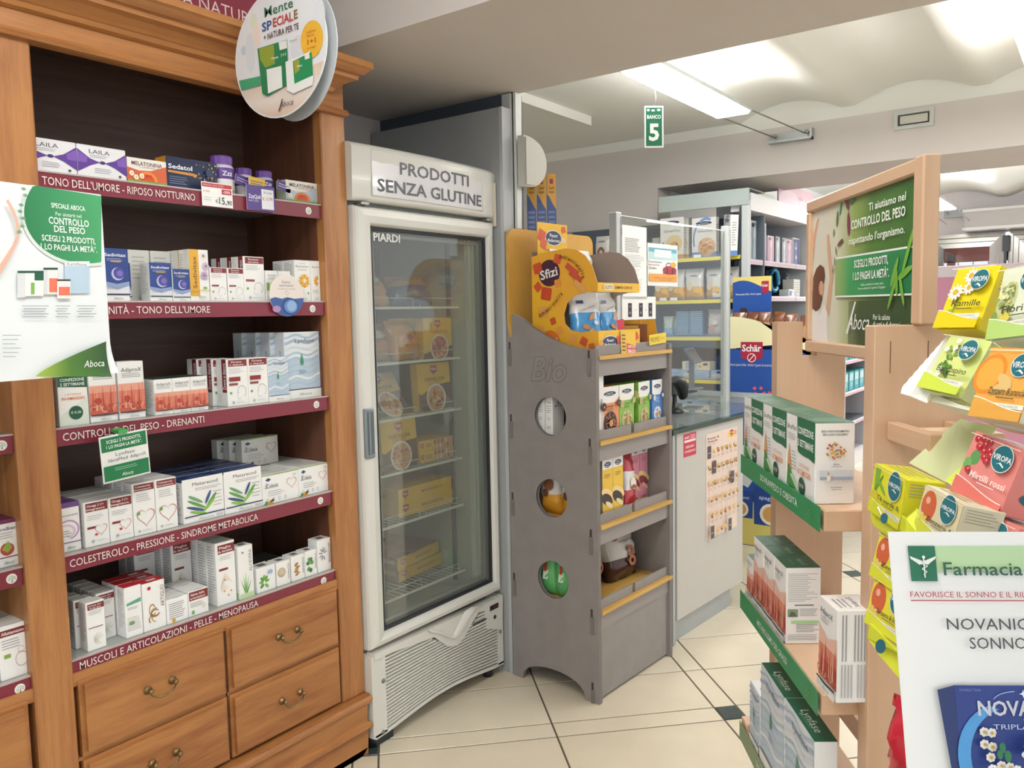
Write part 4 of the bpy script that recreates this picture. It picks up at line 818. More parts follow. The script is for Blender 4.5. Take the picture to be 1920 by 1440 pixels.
row('buos', 1.543, z2, 'small pale green carton hidden mostly by the round blue disc', 'second')
row('buo', 1.603, z2, 'white carton with orange sunflower beside the round disc', 'second', n=2)
K['buoN'] = Kind('supplement_box', CT, .036, .125, .05, front=lambda p: (p.t('Buonum', .55, .85, .05, '#8b8c80', .8, 1), [p.e(.75+.3*math.cos(k*.6), .50+.3*p.w/p.h*math.sin(k*.6), .2, .1*p.w/p.h, '#dd9f2e', 7, rot=math.degrees(k*.6)) for k in range(3, 8)], p.l(.1, .8, .27, 3, .03, '#a9a9a5', .25), aboca(p, .07, .045)))
row('buoN', 1.665, z2, 'white sunflower carton squeezed against the right post on second shelf', 'second')
row('libra', .8975, z3, 'green headed carton reading CONFEZIONE 5 SETTIMANE on third shelf', 'third', y=1.988); row('ad', .971, z3, 'tall coral and white carton left one of two on third shelf', 'third', y=1.990, n=2); row('ad', 1.043, z3, 'tall coral and white carton right one of two on third shelf', 'third', y=1.988)
for i, w_ in enumerate(('left', 'middle', 'right')): row('ads', 1.135+.0520*i, z3, 'short coral and white carton, %s of the three on third shelf' % w_, 'third', n=2)
row('dre', 1.352, z3, 'white carton with maroon heading and spine, left of pair on third shelf', 'third', n=3, dx=-.012); row('dre', 1.421, z3, 'white carton with maroon heading, right of pair on third shelf', 'third')
row('lynS', 1.490, z3, 'small pale blue water carton in front of the big one', 'third'); row('lynB', 1.5645, z3, 'large pale blue water carton at the right end of third shelf', 'third', y=2.0, n=4, dx=-.016, gap=.002)
row('pur', .8785, z4, 'white carton with purple top against the left post, fourth shelf', 'fourth', y=1.992, n=2); row('ome', .937, z4, 'white carton with maroon band and heart, leftmost short one, fourth shelf', 'fourth', n=4); row('ome', .9985, z4, 'white carton with maroon band and heart, second short one, fourth shelf', 'fourth', n=4)
row('col', 1.060, z4, 'taller carton with a heart, left of pair on fourth shelf', 'fourth', n=4); row('col', 1.1215, z4, 'taller carton with a heart, right of pair on fourth shelf', 'fourth', n=4)
row('met', 1.198, z4, 'square white carton with navy top and leaves, left on fourth shelf', 'fourth', n=4); row('met', 1.3255, z4, 'square white carton with navy top and leaves, right on fourth shelf', 'fourth', n=4)
row('cel', 1.452, z4, 'deep white carton with lime edge, left of pair on fourth shelf', 'fourth', n=2)
K['celR'] = Kind('supplement_box', CT, .116, .090, .14, front=colesia, top=lambda p: p.l(.1, .9, .85, 8, .1, '#b4b8b0', .2, .6)); row('celR', 1.5855, z4, 'deep white carton with lime edge against the right post, fourth shelf', 'fourth', n=2)
for i in range(3): K['celu'].put('greyish white carton standing upright on the lime edged ones, %s of three' % ['front', 'middle', 'rear'][i], 'cartons on the fourth cabinet shelf', G0, 1.49-.02*i, 2.13+.034*i, z4+.0907)
row('mas', .885, z4, 'greyish carton with two green leaves at the back of fourth shelf', 'fourth', y=2.24)
row('arn', .926, z5, 'slim tube carton with maroon label, leftmost on lowest shelf', 'lowest', n=5, gap=.006, dx=-.009); row('arn', .9745, z5, 'slim tube carton with maroon label, second on lowest shelf', 'lowest', y=2.03, n=4, gap=.004)
row('wg', 1.014+.009, z5, 'slim white carton with green arrow and red top, lowest shelf', 'lowest', n=3); row('art', 1.0705, z5, 'white carton with gold root drawing and red top, lowest shelf', 'lowest', n=3)
row('salb', 1.1345, z5, 'low white carton showing printed back, lowest shelf', 'lowest', n=3); row('sal', 1.198, z5, 'low white carton with maroon heading, lowest shelf', 'lowest', n=2)
row('pia', 1.225, z5, 'tall white carton with maroon heading behind the low cartons', 'lowest', y=2.105, n=3, dx=-.004); row('pia', 1.290, z5, 'tall maroon headed carton left of the aloe one', 'lowest', n=3, y=1.99); row('pia', 1.158, z5, 'tall shaded carton at the back of the lowest shelf', 'lowest', y=2.18, n=2)
row('aloe', 1.3585, z5, 'slim white carton with green aloe leaves on the lowest shelf', 'lowest')
for i, (x, l_) in enumerate(((1.4185, 'green leaves'), (1.489, 'a round beige root'), (1.544, 'a twisted tan root'), (1.5965, 'dark green leaves'), (1.646, 'a grey flower'))): row('h%d' % i, x, z5, 'small white herb carton showing %s on the lowest shelf' % l_, 'lowest')
row('oro', .742-.004, z4, 'white carton with tomato picture left of the middle post', 'left', y=1.99, n=4, gap=.006); K['oro'].root['group'] = 'cartons in the left cabinet bay'
row('all', .732, z5, 'maroon banded carton left of the middle post, lowest shelf', 'left', n=3); row('all', .669, z5, 'white carton at the picture edge on the lowest left shelf', 'left', n=3); row('all', .66, z5+.127, 'pale carton stacked on others at the back of lowest left shelf', 'left', y=2.10)
# gummies bottles
def bottle(x, y, s, label, band='#5b3a8c'):
    r = empty('gummy_bottle', label, 'bottle', 'purple capped bottles on the top shelf', (x, y, z1))
    b = MB(); R = .031*s; H = .078*s; b.lathe([(R*.94, 0), (R, .004), (R, H*.9), (R*.86, H), (R*.7, H*1.02)], M('#cfc9dc', .3), n=24); b.build('body', r)
    b = MB(); b.lathe([(R*1.012, H*.52), (R*1.015, H*.56), (R*1.015, H*.84), (R*1.0, H*.88)], M(band, .35), n=24); b.lathe([(R*1.012, H*.16), (R*1.015, H*.2), (R*1.015, H*.50), (R*1.01, H*.52)], M('#e8e6e2', .4), n=24); b.build('label', r)
    b = MB(); N = 30; vs = []
    for k in range(N):
        a = 2*math.pi*k/N; q = R*(.88 + .03*(k % 2)); vs += [(q*math.cos(a), q*math.sin(a), H*1.0), (q*math.cos(a), q*math.sin(a), H*1.25), (q*.9*math.cos(a), q*.9*math.sin(a), H*1.29)]
    b.add(vs, [(3*k+j, 3*((k+1) % N)+j, 3*((k+1) % N)+j+1, 3*k+j+1) for k in range(N) for j in range(2)], M('#6a4596', .3)); b.add([vs[3*k+2] for k in range(N)], [list(range(N))], M('#6a4596', .3)); b.build('cap', r)
    q = Pr(1, 1, lambda u, v, k: (R*1.02*math.sin(u/R)-0, -(R*1.02+k)*math.cos(u/R), v)); q.t('Zzz', -.004, H*.70, .012*s, '#f0eef4', .028*s, 3); q.b.build('lettering', r); return r
bottle(1.393, 2.022, 1.08, 'purple capped gummy bottle, largest and leftmost of three'); bottle(1.470, 2.03, .86, 'purple capped gummy bottle behind the yellow neck tag'); bottle(1.537, 2.025, .86, 'purple capped gummy bottle right of the yellow tagged one')
def tagcard(name, label, cat, x0, x1, z0, z1_, y, draw, rot=0, lean=0, par_kids=None):
    w, h = x1-x0, z1_-z0; o = link(name, MB().bbox(-w/2, w/2, 0, .0012, -h/2, h/2, M('#f1f1ee', .35), .0003).mesh(name), None, label, cat, 'cards clipped to the cabinet shelves')
    o.location = ((x0+x1)/2, y, (z0+z1_)/2); o.rotation_euler = (math.radians(lean), math.radians(rot), 0)
    p = Pr(w, h, lambda u, v, k: (u-w/2, -k, v-h/2)); draw(p); p.b.build('printed_face', o); return o
tagcard('price_card', 'white price card with red top showing 15,90 on the top strip', 'price tag', 1.288, 1.383, 1.754, 1.818, 1.962, lambda p: (p.r(.02, .80, .98, .96, '#b5303c'), p.t('SEDATOL GOLD 30CPR', .38, .88, .07, '#e8d0d0', .65), p.r(.64, .55, .96, .76, '#b5303c'), p.t('-20%', .8, .655, .11, '#f0e0e0', .24, 3), p.t('€ 18,90', .15, .62, .07, '#b5606a', .2), p.t('€', .46, .24, .15, '#4c4c50', .07), p.t('15,', .66, .28, .30, '#3f3f44', .24, 1), p.t('90', .88, .22, .2, '#3f3f44', .16, 1), p.l(.05, .3, .35, 2, .1, '#b5b5b8', .2)))
tagcard('price_card', 'purple promotional card with white handwritten price panel', 'price tag', 1.427, 1.523, 1.756, 1.826, 1.960, lambda p: (p.r(0, 0, 1, 1, '#54408c'), p.r(.52, .08, .95, .88, '#eef0f4'), p.t('ZzzQuil', .27, .55, .16, '#eceaf4', .42, 3), p.t('NATURA', .24, .38, .09, '#c9c4e0', .36), p.t('€ 13,90', .73, .5, .13, '#a03048', .36, 0, rot=4), p.t('30 comp', .74, .75, .08, '#3a3a6a', .3, 0)))
tagcard('neck_tag', 'yellow tag on the neck of the middle purple capped bottle', 'tag', 1.445, 1.50, 1.818, 1.850, 1.972, lambda p: (p.r(0, 0, 1, 1, '#d9b53c'), p.l(.1, .9, .6, 3, .22, '#5b4a78', .3)), rot=4)
for x, l_ in ((1.41, 'largest'), (1.553, 'rightmost')): tagcard('neck_tag', 'purple tag on the neck of the %s purple capped bottle' % l_, 'tag', x, x+.05, 1.825, 1.852, 1.985, lambda p: (p.r(0, 0, 1, 1, '#4c3480'), p.l(.1, .9, .6, 2, .25, '#cfc6e8', .3)), rot=12)
# round blue disc on shelf two
def disc_draw(p):
    p.c(.5, .5, .5, '#e8dfd8', 36); p.t('Sonno,', .5, .82, .07, '#6a5a60', .26); p.t('stanchezza?', .5, .74, .06, '#6a5a60', .42); p.t('La risposta è naturale!', .5, .66, .035, '#8a7d80', .52); p.arc(.5, .56, .05, .05, .15, '#8a8a8a')
    P = [(.5+.5*math.cos(math.radians(a)), .5+.5*math.sin(math.radians(a))) for a in range(190, 351, 8)]
    p.p([(.02, .42), (.15, .46), (.35, .42), (.5, .46), (.7, .42), (.97, .44)][::-1]+P, '#3a5a98'); p.e(.58, .24, .25, .2, '#2a4580', 20); p.e(.6, .24, .20, .16, '#5f86c0', 20); p.e(.62, .25, .14, .13, '#8fb0d8', 18); p.e(.18, .18, .12, .08, '#a885b5', 12)
d = link('round_shelf_card', MB().lathe([(.062, 0), (.062, .0015)], M('#e8dfd8', .35), n=36, ax='y').mesh('round_shelf_card'), None, 'round cream and blue card standing against the second shelf strip', 'card', 'cards clipped to the cabinet shelves')
d.location = (1.551, 1.960, 1.516); p = Pr(.124, .124, lambda u, v, k: (u-.062, -k, v-.062)); disc_draw(p); p.b.build('printed_face', d)
def c2(p):
    p.r(.03, .66, .97, .96, '#1f7a4c'); p.t('SCEGLI 2 PRODOTTI,', .5, .87, .07, '#eef4ee', .72, 3); p.t('1 LO PAGHI LA METÀ*.', .5, .76, .07, '#eef4ee', .74, 3); p.t('Lynfase', .5, .58, .075, '#7a7a80', .4, 0); p.t('libraMed', .34, .47, .07, '#7a7a80', .4, 0); p.t('AdiproX', .76, .47, .07, '#7a7a80', .34, 0)
    p.r(.03, .04, .97, .36, '#1f7a4c'); p.l(.25, .75, .28, 2, .04, '#9fc8ae', .3); p.t('Aboca', .5, .13, .08, '#eef4ee', .24, 0, sh=.3)
t = tagcard('hanging_promo_card', 'white and green promo card hanging from the third shelf by a green clip', 'card', .962, 1.083, 1.062, 1.178, 1.935, c2, rot=-4, lean=3)
MB().box(-.012, .010, -.002, .034, .058, .066, M('#3fae5c', .3)).box(-.012, .010, .0, .003, .045, .062, M('#3fae5c', .3)).build('clip', t)
# ============================================================ GREY PLYWOOD DISPLAY
D = Fr(2.5, 1.464, -3.77); DG = M('#8b8583', .6, noise=.06, scale=14); DGE = M('#77716d', .6); PLY = wood('plywood_yellow', '#b98f42', '#cda55a', 'X', .5, 0); OCH = M('#c99a45', .5, noise=.05, scale=5)
ds = empty('floor_display', 'tall grey plywood floor display with Bio cutout side and round holes', 'display stand', None, (0, 0, 0), 0, D)
DW, DD, TH = .548, .415, .018
# side panel outline (v, z) with arch at the foot and curved shoulder
arch = []
for k in range(13):
    a = math.pi*k/12; arch.append((.215-.150*math.cos(a), .0+.078*math.sin(a)**.75))
side = [(0, 0)]+[(v, z) for v, z in arch]+[(DD, 0), (DD, 1.445), (.385, 1.447), (.36, 1.44), (.33, 1.425), (.28, 1.392), (.22, 1.362), (.16, 1.338), (.10, 1.324), (.05, 1.318), (0, 1.316)]
holes = [(.209, 1.062), (.209, .750), (.207, .434)]
def plate_with_holes(outline, holes, r, x0, x1, m, me_):
    b = MB(); b.prism(outline, x0, x1, m, 'x', me_); me = b.mesh('side_panel_raw')
    o = bpy.data.objects.new('t1', me); COL.objects.link(o); cu = []
    for v, z in holes:
        c = MB(); c.lathe([(r, x0-.02), (r, x1+.02)], me_, (0, 0, 0), 32, 'x')
        for i, q in enumerate(c.v): c.v[i] = (q[0], q[1]+v, q[2]+z)
        oc = bpy.data.objects.new('t2', c.mesh('c')); COL.objects.link(oc); cu.append(oc)
        md = o.modifiers.new('b', 'BOOLEAN'); md.object = oc; md.operation = 'DIFFERENCE'; md.solver = 'EXACT'
    dg = bpy.context.evaluated_depsgraph_get(); out = bpy.data.meshes.new_from_object(o.evaluated_get(dg))
    for q in cu+[o]: bpy.data.objects.remove(q)
    for p_ in out.polygons: p_.use_smooth = False
    return out
link('side_panel', plate_with_holes(side, holes, .0735, 0, TH, DG, DGE), ds)
side2 = [(v, z) for v, z in side]
link('side_panel', MB().prism(side2, DW-TH, DW, DG, 'x', DGE).mesh('side_panel'), ds)
# yellow back panel with rounded top corners
cr = lambda cx, cz, r, a0: [(cx+r*math.cos(math.radians(a0+90*k/6)), cz+r*math.sin(math.radians(a0+90*k/6))) for k in range(7)]
MB().prism([(-.012, 1.42), (.0, 1.36), (.02, 1.35), (DW-.02, 1.35), (DW+.012, 1.42)]+cr(DW-.03, 1.735, .04, 0)+cr(.03, 1.735, .04, 90), .388, .402, OCH, 'y', PLY).build('back_panel', ds)
MB().box(TH, DW-TH, .385, .40, .02, 1.36, DG).build('rear_board', ds)
DSZ = [1.292, .981, .670, .350]
for i, z in enumerate(DSZ):
    sh = MB().box(TH, DW-.006, -.006, .385, z-.014, z, PLY).build('shelf', ds); sh['label'] = 'pale plywood shelf'
    MB().box(TH, DW-TH, .010, .022, z-.075, z-.014, M('#8f8987', .55)).build('apron', sh)
    for ua, ub in ((TH+.001, .255), (.275, DW-TH-.004)):
        MB().bbox(ua, ub, .012, .022, z, z+.036, DG, .001).build('stop', sh)
MB().box(TH, DW-TH, .014, .026, .012, .276, DG).build('front_board', ds)
# tab joints
for v, zs in ((.402, (1.282, 1.0, .69, .365)), (.031, (1.255, .935, .60, .30, .02))):
    for z in zs:
        MB().bbox(-.006, .0, v-.010, v+.004, z-.035, z+.030, DGE, .0012).build('tab', ds); MB().box(-.0008, .0, v-.005, v+.004, z+.030, z+.058, M('#3f3b39', .7)).build('slot', ds)
# Bio relief outline
cu = bpy.data.curves.new('bio', 'FONT'); cu.body = 'Bio'; cu.size = .17; cu.shear = .25; cu.fill_mode = 'NONE'; cu.bevel_depth = .0020; cu.resolution_u = 4; cu.offset = .004
o = bpy.data.objects.new('bio', cu); COL.objects.link(o); dg = bpy.context.evaluated_depsgraph_get(); me = bpy.data.meshes.new_from_object(o.evaluated_get(dg)); bpy.data.objects.remove(o)
me.materials.clear(); me.materials.append(DGE); xs = [v.co.x for v in me.vertices]; wx = max(xs)-min(xs)
for v in me.vertices: v.co = Vector((-.0003-v.co.z*.5, .300-(v.co.x-min(xs))/wx*.172, 1.196+v.co.y*.75))
link('bio_lettering', me, ds, kind=None)
# cartons on the display
def piact(p, y=.86): p.e(.5, y, .36, .055, '#e9e9ee', 16); p.e(.5, y, .33, .047, '#2b3550', 16); p.t('Piaceri', .5, y+.014, .022, '#f0f0f0', .34, 2); p.t('Mediterranei', .5, y-.020, .020, '#f0f0f0', .5, 2)
def donut(p, x, y, r, c1, c2, n=30, hole='#c98f5c'):
    p.c(x, y, r, c1, 20); rnd = random.Random(int(x*100+n))
    for _ in range(n): a, q = rnd.random()*6.28, r*(.45+.5*rnd.random()); p.e(x+q*math.cos(a), y+q*math.sin(a)*p.w/p.h, r*.09, r*.09*p.w/p.h, c2, 5)
    p.c(x, y, r*.3, hole, 12)
def don(bg, top, c1, c2, script='#4d3a2c'):
    def f(p): p.r(0, 0, 1, 1, bg); p.p([(0, 1), (0, .72), (.2, .68), (.8, .68), (1, .78), (1, 1)], top); piact(p); p.t('Donuts', .45, .62, .06, script, .5, 0, sh=.4); p.l(.3, .7, .56, 2, .03, script, .3); donut(p, .5, .28, .36, c1, c2); donut(p, .12, .62, .13, c1, c2, 8); donut(p, .9, .66, .1, c1, c2, 6); p.e(.15, .06, .1, .02, '#e8e8e8', 8)
    return f
DK = Kind('donut_box', 'food box', .125, .19, .06, '#d98f62', front=don('#d98f62', '#ece8e4', '#3a2922', '#b86a4a'), left=lambda p: p.r(0, 0, 1, 1, '#cf8356'))
DGn = Kind('donut_box_green', 'food box', .105, .19, .065, '#7fae4a', front=don('#86b44e', '#ecebe2', '#c8b88a', '#6c8a3c', '#3f6a2a'), left=lambda p: (p.r(0, 0, 1, 1, '#7aa845'), p.c(.45, .55, .3, '#c9cfae'), p.t('Donuts', .45, .38, .03, '#d8e4c0', .5), p.c(.8, .75, .25, '#d8c890')))
DBl = Kind('donut_box_blue', 'food box', .080, .19, .06, '#4d7fc0', front=don('#4f82c4', '#ecebea', '#e9e9ee', '#1f3460', '#cfe0f4'), left=lambda p: p.r(0, 0, 1, 1, '#4775b4'))
WB = Kind('white_biscuit_box', 'food box', .07, .26, .035, '#f0f0ee', left=lambda p: (p.r(0, 0, 1, .03, '#2f5aa8'), p.l(.1, .9, .85, 9, .035, '#9a9a9c', .2), p.t('Ciambelle', .5, .5, .022, '#4a4a4c', .5, 1), p.l(.15, .85, .44, 4, .03, '#a5a5a8', .3), p.arc(.5, .26, .16, .16*p.w/p.h, .2, '#55555a'), p.l(.2, .8, .14, 2, .02, '#777', .3)), front=lambda p: (p.r(0, 0, 1, 1, '#f0f0ee'), p.r(0, .9, 1, 1, '#2f5aa8'), p.t('Donuts', .5, .5, .2, '#3a4a70', .5, 0, rot=90)))
g2 = 'biscuit boxes on the upper display shelf'
WB.put('white printed box showing through the top round hole, nearer the front', g2, D, .024, .215+.0, .9815); WB.put('white printed box showing through the top round hole, nearer the freezer', g2, D, .024, .255, .9815)
WB.put('thin white carton with blue top standing at display front edge', g2, D, .0215, .03, .9815)
DK.put('orange ring biscuit box with dark chocolate ring on the display', g2, D, .070, .03, .9815); DGn.put('green ring biscuit box beside the orange one on the display', g2, D, .198, .03, .9815)
DGn.put('green ring biscuit box with its side showing, middle of display', g2, D, .330, .026, .9815, 6); DBl.put('blue ring biscuit box against the right display side', g2, D, .442, .03, .9815)
def choc(bg, c1, c2, body):
    def f(p): p.r(0, 0, 1, 1, bg); p.r(0, .84, 1, 1, '#eceae6'); piact(p, .91); p.e(.5, .42, .28, .20, '#e8c98e', 14, rot=65); p.e(.42, .34, .3, .17, c1, 14, rot=65); p.e(.62, .24, .14, .12, c2, 12, rot=60); p.l(.2, .8, .75, 3, .025, '#8a7040', .3); [p.c(.3+.3*k, .055, .09, '#6b7a5a', 10) for k in range(2)]; p.r(0, 0, 1, .02, '#eceae6')
    return f
CY = Kind('wafer_box', 'food box', .070, .23, .05, '#8f9199', front=choc('#dfb840', '#33241e', '#e0d0a8', 0), left=lambda p: (p.r(0, 0, 1, 1, '#a9a6a2'), p.r(.2, .3, .5, .5, '#3a3a3a'), p.r(.25, .33, .45, .47, '#d8d8d8'), p.l(.2, .8, .8, 8, .04, '#8a8a86', .3)))
CP_ = Kind('wafer_box_pink', 'food box', .062, .23, .05, '#d79aac', front=choc('#d98fa6', '#8a3a4c', '#e8b890', 0), left=lambda p: p.r(0, 0, 1, 1, '#cf8fa2'))
g3 = 'biscuit boxes on the middle display shelf'
CY.put('yellow wafer box with chocolate picture, left of two on the display', g3, D, .078, .03, .6705); CY.put('yellow wafer box with chocolate picture, right of two on the display', g3, D, .150, .03, .6705)
CP_.put('pink wafer box standing left of two at the display rear', g3, D, .396, .10, .6705); CP_.put('pink wafer box standing right of two at the display rear', g3, D, .460, .10, .6705)
CY.put('yellow wafer box behind the first one on the middle display shelf', g3, D, .078, .085, .6705)
WHB = M('#d8d4d0', .25, coat=.3)
BG['redbag'] = bag(.10, .22, .05, [(.12, '#d8d4d0'), (.35, '#b8323c'), (.7, '#dcd8d4'), (1, '#b8323c')], 21, .004, logo=lambda p: (p.e(.5, .45, .3, .10, '#e8dcc8', 12), p.e(.5, .38, .25, .05, '#8a3a3a', 12)))
put_bag('redbag', 'red and white snack bag leaning between yellow and pink boxes', 'snack bags on the display', D, .305, .06, .6715, 8, -6, ry=8)
BG['snackw'] = bag(.10, .235, .07, [(.30, '#d79a30'), (1, '#dfdcd8')], 22, .004, logo=lambda p: (piac(p, .5, .78, .3, .3), p.e(.5, .5, .25, .10, '#8a5a44', 12), p.e(.35, .36, .15, .07, '#6b4434', 10)))
put_bag('snackw', 'white and orange snack bag seen through the middle round hole, front one', 'snack bags on the display', D, .075, .155, .6715, -90, 0); put_bag('snackw', 'white and orange snack bag seen through the middle round hole, rear one', 'snack bags on the display', D, .085, .262, .6715, -84, 0)
BG['integ'] = bag(.20, .245, .11, [(.30, '#4a2a22'), (1, '#c9c2ba')], 23, .006, logo=lambda p: (piac(p, .55, .80, .2, .35), p.t('Integrali', .55, .62, .05, '#4a3a36', .5, 0, sh=.3), p.arc(.62, .42, .13, .10, .6, '#9a6040'), p.arc(.62, .26, .13, .09, .6, '#a86c48'), p.arc(.22, .74, .12, .10, .5, '#9a6040'), p.p([(.05, .98), (.25, .95), (.2, .75), (.1, .78)], '#a83040')))
put_bag('integ', 'brown and white wholegrain biscuit bag lying on the bottom display shelf', 'biscuit bags on the display', D, .39, .15, .352, -4, -14); put_bag('integ', 'brown and white biscuit bag shaded behind the front one', 'biscuit bags on the display', D, .22, .20, .352, 6, -10)
BG['greenbag'] = bag(.085, .215, .06, [(1, '#5fb06a')], 24, .004, logo=lambda p: (p.p([(.35, .3), (.65, .3), (.65, .95), (.35, .95)], '#cfe4c8'), p.r(.42, .45, .58, .9, '#b8402f')))
for i, v in enumerate((.10, .175, .25)): put_bag('greenbag', 'bright green snack bag seen through the lowest hole, %s' % ['front one', 'middle one', 'rear one'][i], 'green bags on the display', D, .065, v+.02, .352, -90, 0)
# ---- cardboard counter box on top (orange printed)
CB = Fr(*(D.w(.045, .02)[:2]), math.degrees(D.a)); cu0, cu1, cv0, cv1, cz = 0, .285, 0, .30, 1.293
ORG, YLW = '#dd9a2f', '#e6b52e'
bx = empty('cardboard_counter_box', 'orange and yellow printed cardboard counter display lettered Sfizi Schiacciatella', 'display box', None, (0, 0, cz), 0, CB)
def cbx(px, py): v, z = CB.sd(px, py, 0); return v, z-cz
ol = [(1010, 640), (1010, 490), (1050, 482), (1085, 477), (1105, 486), (1116, 505), (1122, 527), (1128, 548), (1128, 552), (1105, 551), (1085, 556), (1070, 572), (1064, 592), (1067, 606), (1080, 615), (1100, 616), (1128, 610), (1128, 660)]
ol = [(330, 0)]; 
wallL = [(cv1, 0), (cv1, .37), (.22, .385), (.14, .392), (.09, .385), (.05, .36), (.02, .32), (0, .262), (0, .228), (.05, .228), (.10, .218), (.135, .19), (.150, .15), (.145, .115), (.12, .092), (.08, .083), (.0, .09), (0, 0)]
CBM = M('#e6aa36', .45); CIN = M('#9c8a80', .7)
MB().prism(wallL, -.002, 0, CBM, 'x').add([(.0006, v, z) for v, z in wallL], [list(range(len(wallL)))], CIN).build('side_wall', bx)
MB().prism([(v, z) for v, z in wallL], cu1, cu1+.002, CIN, 'x').build('side_wall', bx)
MB().box(0, cu1, -.002, 0, .228, .262, M(YLW, .4)).build('front_band', bx); MB().box(0, cu1, -.002, 0, 0, .088, M(YLW, .4)).build('front_lip', bx)
MB().box(0, cu1, cv1, cv1+.002, 0, .39, CIN).build('back_wall', bx); MB().box(0, cu1, 0, cv1, 0, .002, CIN).build('base', bx)
MB().box(.0, .19, cv1-.03, cv1-.028, .33, .50, M(YLW, .4)).build('header_card', bx)
p = Pr(1, 1, lambda u, v, k: (-.002-k, .30-u, v))     # left wall print, u from the back
def cracker(p, x, y, s, c='#c9512f', rot=0): 
    q = math.radians(rot); p._a([(x+dx*math.cos(q)-dy*math.sin(q), y+dx*math.sin(q)+dy*math.cos(q)) for dx, dy in ((-s, -s*.8), (-s*.8, -s), (s*.8, -s), (s, -s*.8), (s, s*.8), (s*.8, s), (-s*.8, s), (-s, s*.8))], [list(range(8))], c)
rw = lambda p, pts, c: p._a(pts, [list(range(len(pts)))], c)
rw(p, [(.002, .12), (.06, .002), (.15, .002), (.148, .08), (.10, .2), (.002, .3)], '#e4b12c')
def circ(p, x, y, r, c, n=24, ry=None): rw(p, [(x+r*math.cos(6.2832*k/n), y+(ry or r)*math.sin(6.2832*k/n)) for k in range(n)], c)
circ(p, .085, .305, .050, '#4b2438'); circ(p, .085, .045, .046, '#d8742c')
for x, y, s, c, r in ((.03, .325, .020, '#c9512f', 15), (.125, .355, .017, '#cf5a32', -20), (.03, .255, .016, '#c9512f', 40), (.07, .228, .024, '#c44a2c', -10), (.125, .265, .015, '#e0913c', 10), (.10, .125, .013, '#c9512f', 20), (.055, .16, .022, '#e0a050', 0), (.04, .09, .018, '#e2a04a', 30), (.13, .09, .015, '#e09a40', 20), (.19, .06, .016, '#e0a050', -15), (.17, .02, .014, '#d98a3a', 15), (.24, .05, .015, '#c9512f', 60), (.275, .03, .013, '#d0632f', 10)): cracker(p, x, y, s, c, r)
for x, y, a in ((.19, .30, -35), (.21, .262, -35), (.175, .325, -35)): 
    for k in range(4): cracker(p, x+.011*k, y-.008*k, .011, '#c8523a' if y > .29 else '#dfa45c', a)
p.t('Sfizi', .085, .305, .034, '#f2f0ea', .082, 3, rot=12); p.t('Sfizi', .085, .045, .030, '#f2f0ea', .078, 3, rot=10)
for i, ch in enumerate('Schiacciatella'): a = math.radians(88-5.2*i); p.t(ch, .135+.118*math.cos(a), .245+.118*math.sin(a), .015, '#6a2a1c', None, 2, rot=math.degrees(a)-90, sh=.3)
for i, ch in enumerate('Schiacciatella'): p.t(ch, .040+.0080*i, .148+.0035*i*(1+.055*i), .015, '#5a2418', None, 2, rot=28+2*i, sh=.3)
p.b.build('printed_side', bx)
p = Pr(1, 1, lambda u, v, k: (u, -.002-k, v))
p.t('IL', .03, .245, .010, '#4a3420', .008); p.r(.042, .236, .10, .256, '#f0e6d0'); p.t('GUSTO', .071, .246, .013, '#4a3a28', .052, 3); p.t('SEMPRE CON TE', .17, .245, .010, '#4a3420', .12, 1)
for x in (.075, .20): circ(p, x, .045, .055, '#e0dfe4', 24, .024); circ(p, x, .045, .052, '#2b3550', 24, .021); p.t('Piaceri', x, .052, .011, '#f0f0f0', .045, 2); p.t('Mediterranei', x, .037, .010, '#f0f0f0', .075, 2); p.t('SENZA GLUTINE / GLUTEN FREE', x, .013, .005, '#6a4a20', .09)
for x, y, s, c, r in ((.015, .03, .016, '#e09a40', 10), (.135, .05, .016, '#c9512f', 15), (.15, .025, .012, '#e09a40', 40), (.135, .008, .010, '#c9512f', 30), (.255, .06, .014, '#c9512f', 30)): cracker(p, x, y, s, c, r)
p.b.build('printed_front', bx)
p = Pr(1, 1, lambda u, v, k: (u, cv1-.030-k, .33+v)); circ(p, .10, .115, .052, '#e0dfe4', 24, .030); circ(p, .10, .115, .049, '#2b3550', 24, .027); p.t('Piaceri', .10, .125, .014, '#f0f0f0', .05, 2); p.t('Mediterranei', .10, .106, .013, '#f0f0f0', .075, 2); p.t('Sfizi', .165, .11, .018, '#f0f0f0', .03, 2, sh=.2)
for x, y, s, c, r in ((.025, .12, .022, '#c9512f', -20), (.035, .09, .018, '#cf5a32', -20), (.165, .15, .012, '#c9512f', 10), (.15, .035, .013, '#e09a40', 30), (.05, .03, .018, '#e6c070', 10), (.175, .05, .010, '#e0913c', 0), (.13, .018, .008, '#7a3a22', 45)): cracker(p, x, y, s, c, r)
p.t('SENZA GLUTINE - GLUTEN FREE', .095, .068, .007, '#7a4a20', .10, 1); p.b.build('printed_header', bx)
BG['sfizi'] = bag(.125, .20, .07, [(.58, '#4a96cf'), (1, '#dadada')], 31, .005, logo=lambda p: (p.r(.18, .76, .42, .82, '#3a4664'), p.t('Schiacciatella', .52, .66, .035, '#4a4a50', .5, 0, sh=.3, rot=12), p.e(.66, .50, .12, .05, '#c98a50', 10, rot=30), p.e(.45, .30, .13, .05, '#c08048', 10, rot=-10), p.e(.6, .22, .1, .04, '#d0a060', 10, rot=20), p.e(.78, .38, .08, .045, '#e0e4ea', 10)))
for u, v, r, l_ in ((.07, .10, -38, 'nearest the side opening'), (.195, .08, -6, 'at the front opening of the orange box')): put_bag('sfizi', 'blue and white cracker bag %s' % l_, 'cracker bags in the orange box', CB, u, v, cz+.035, r, -12)
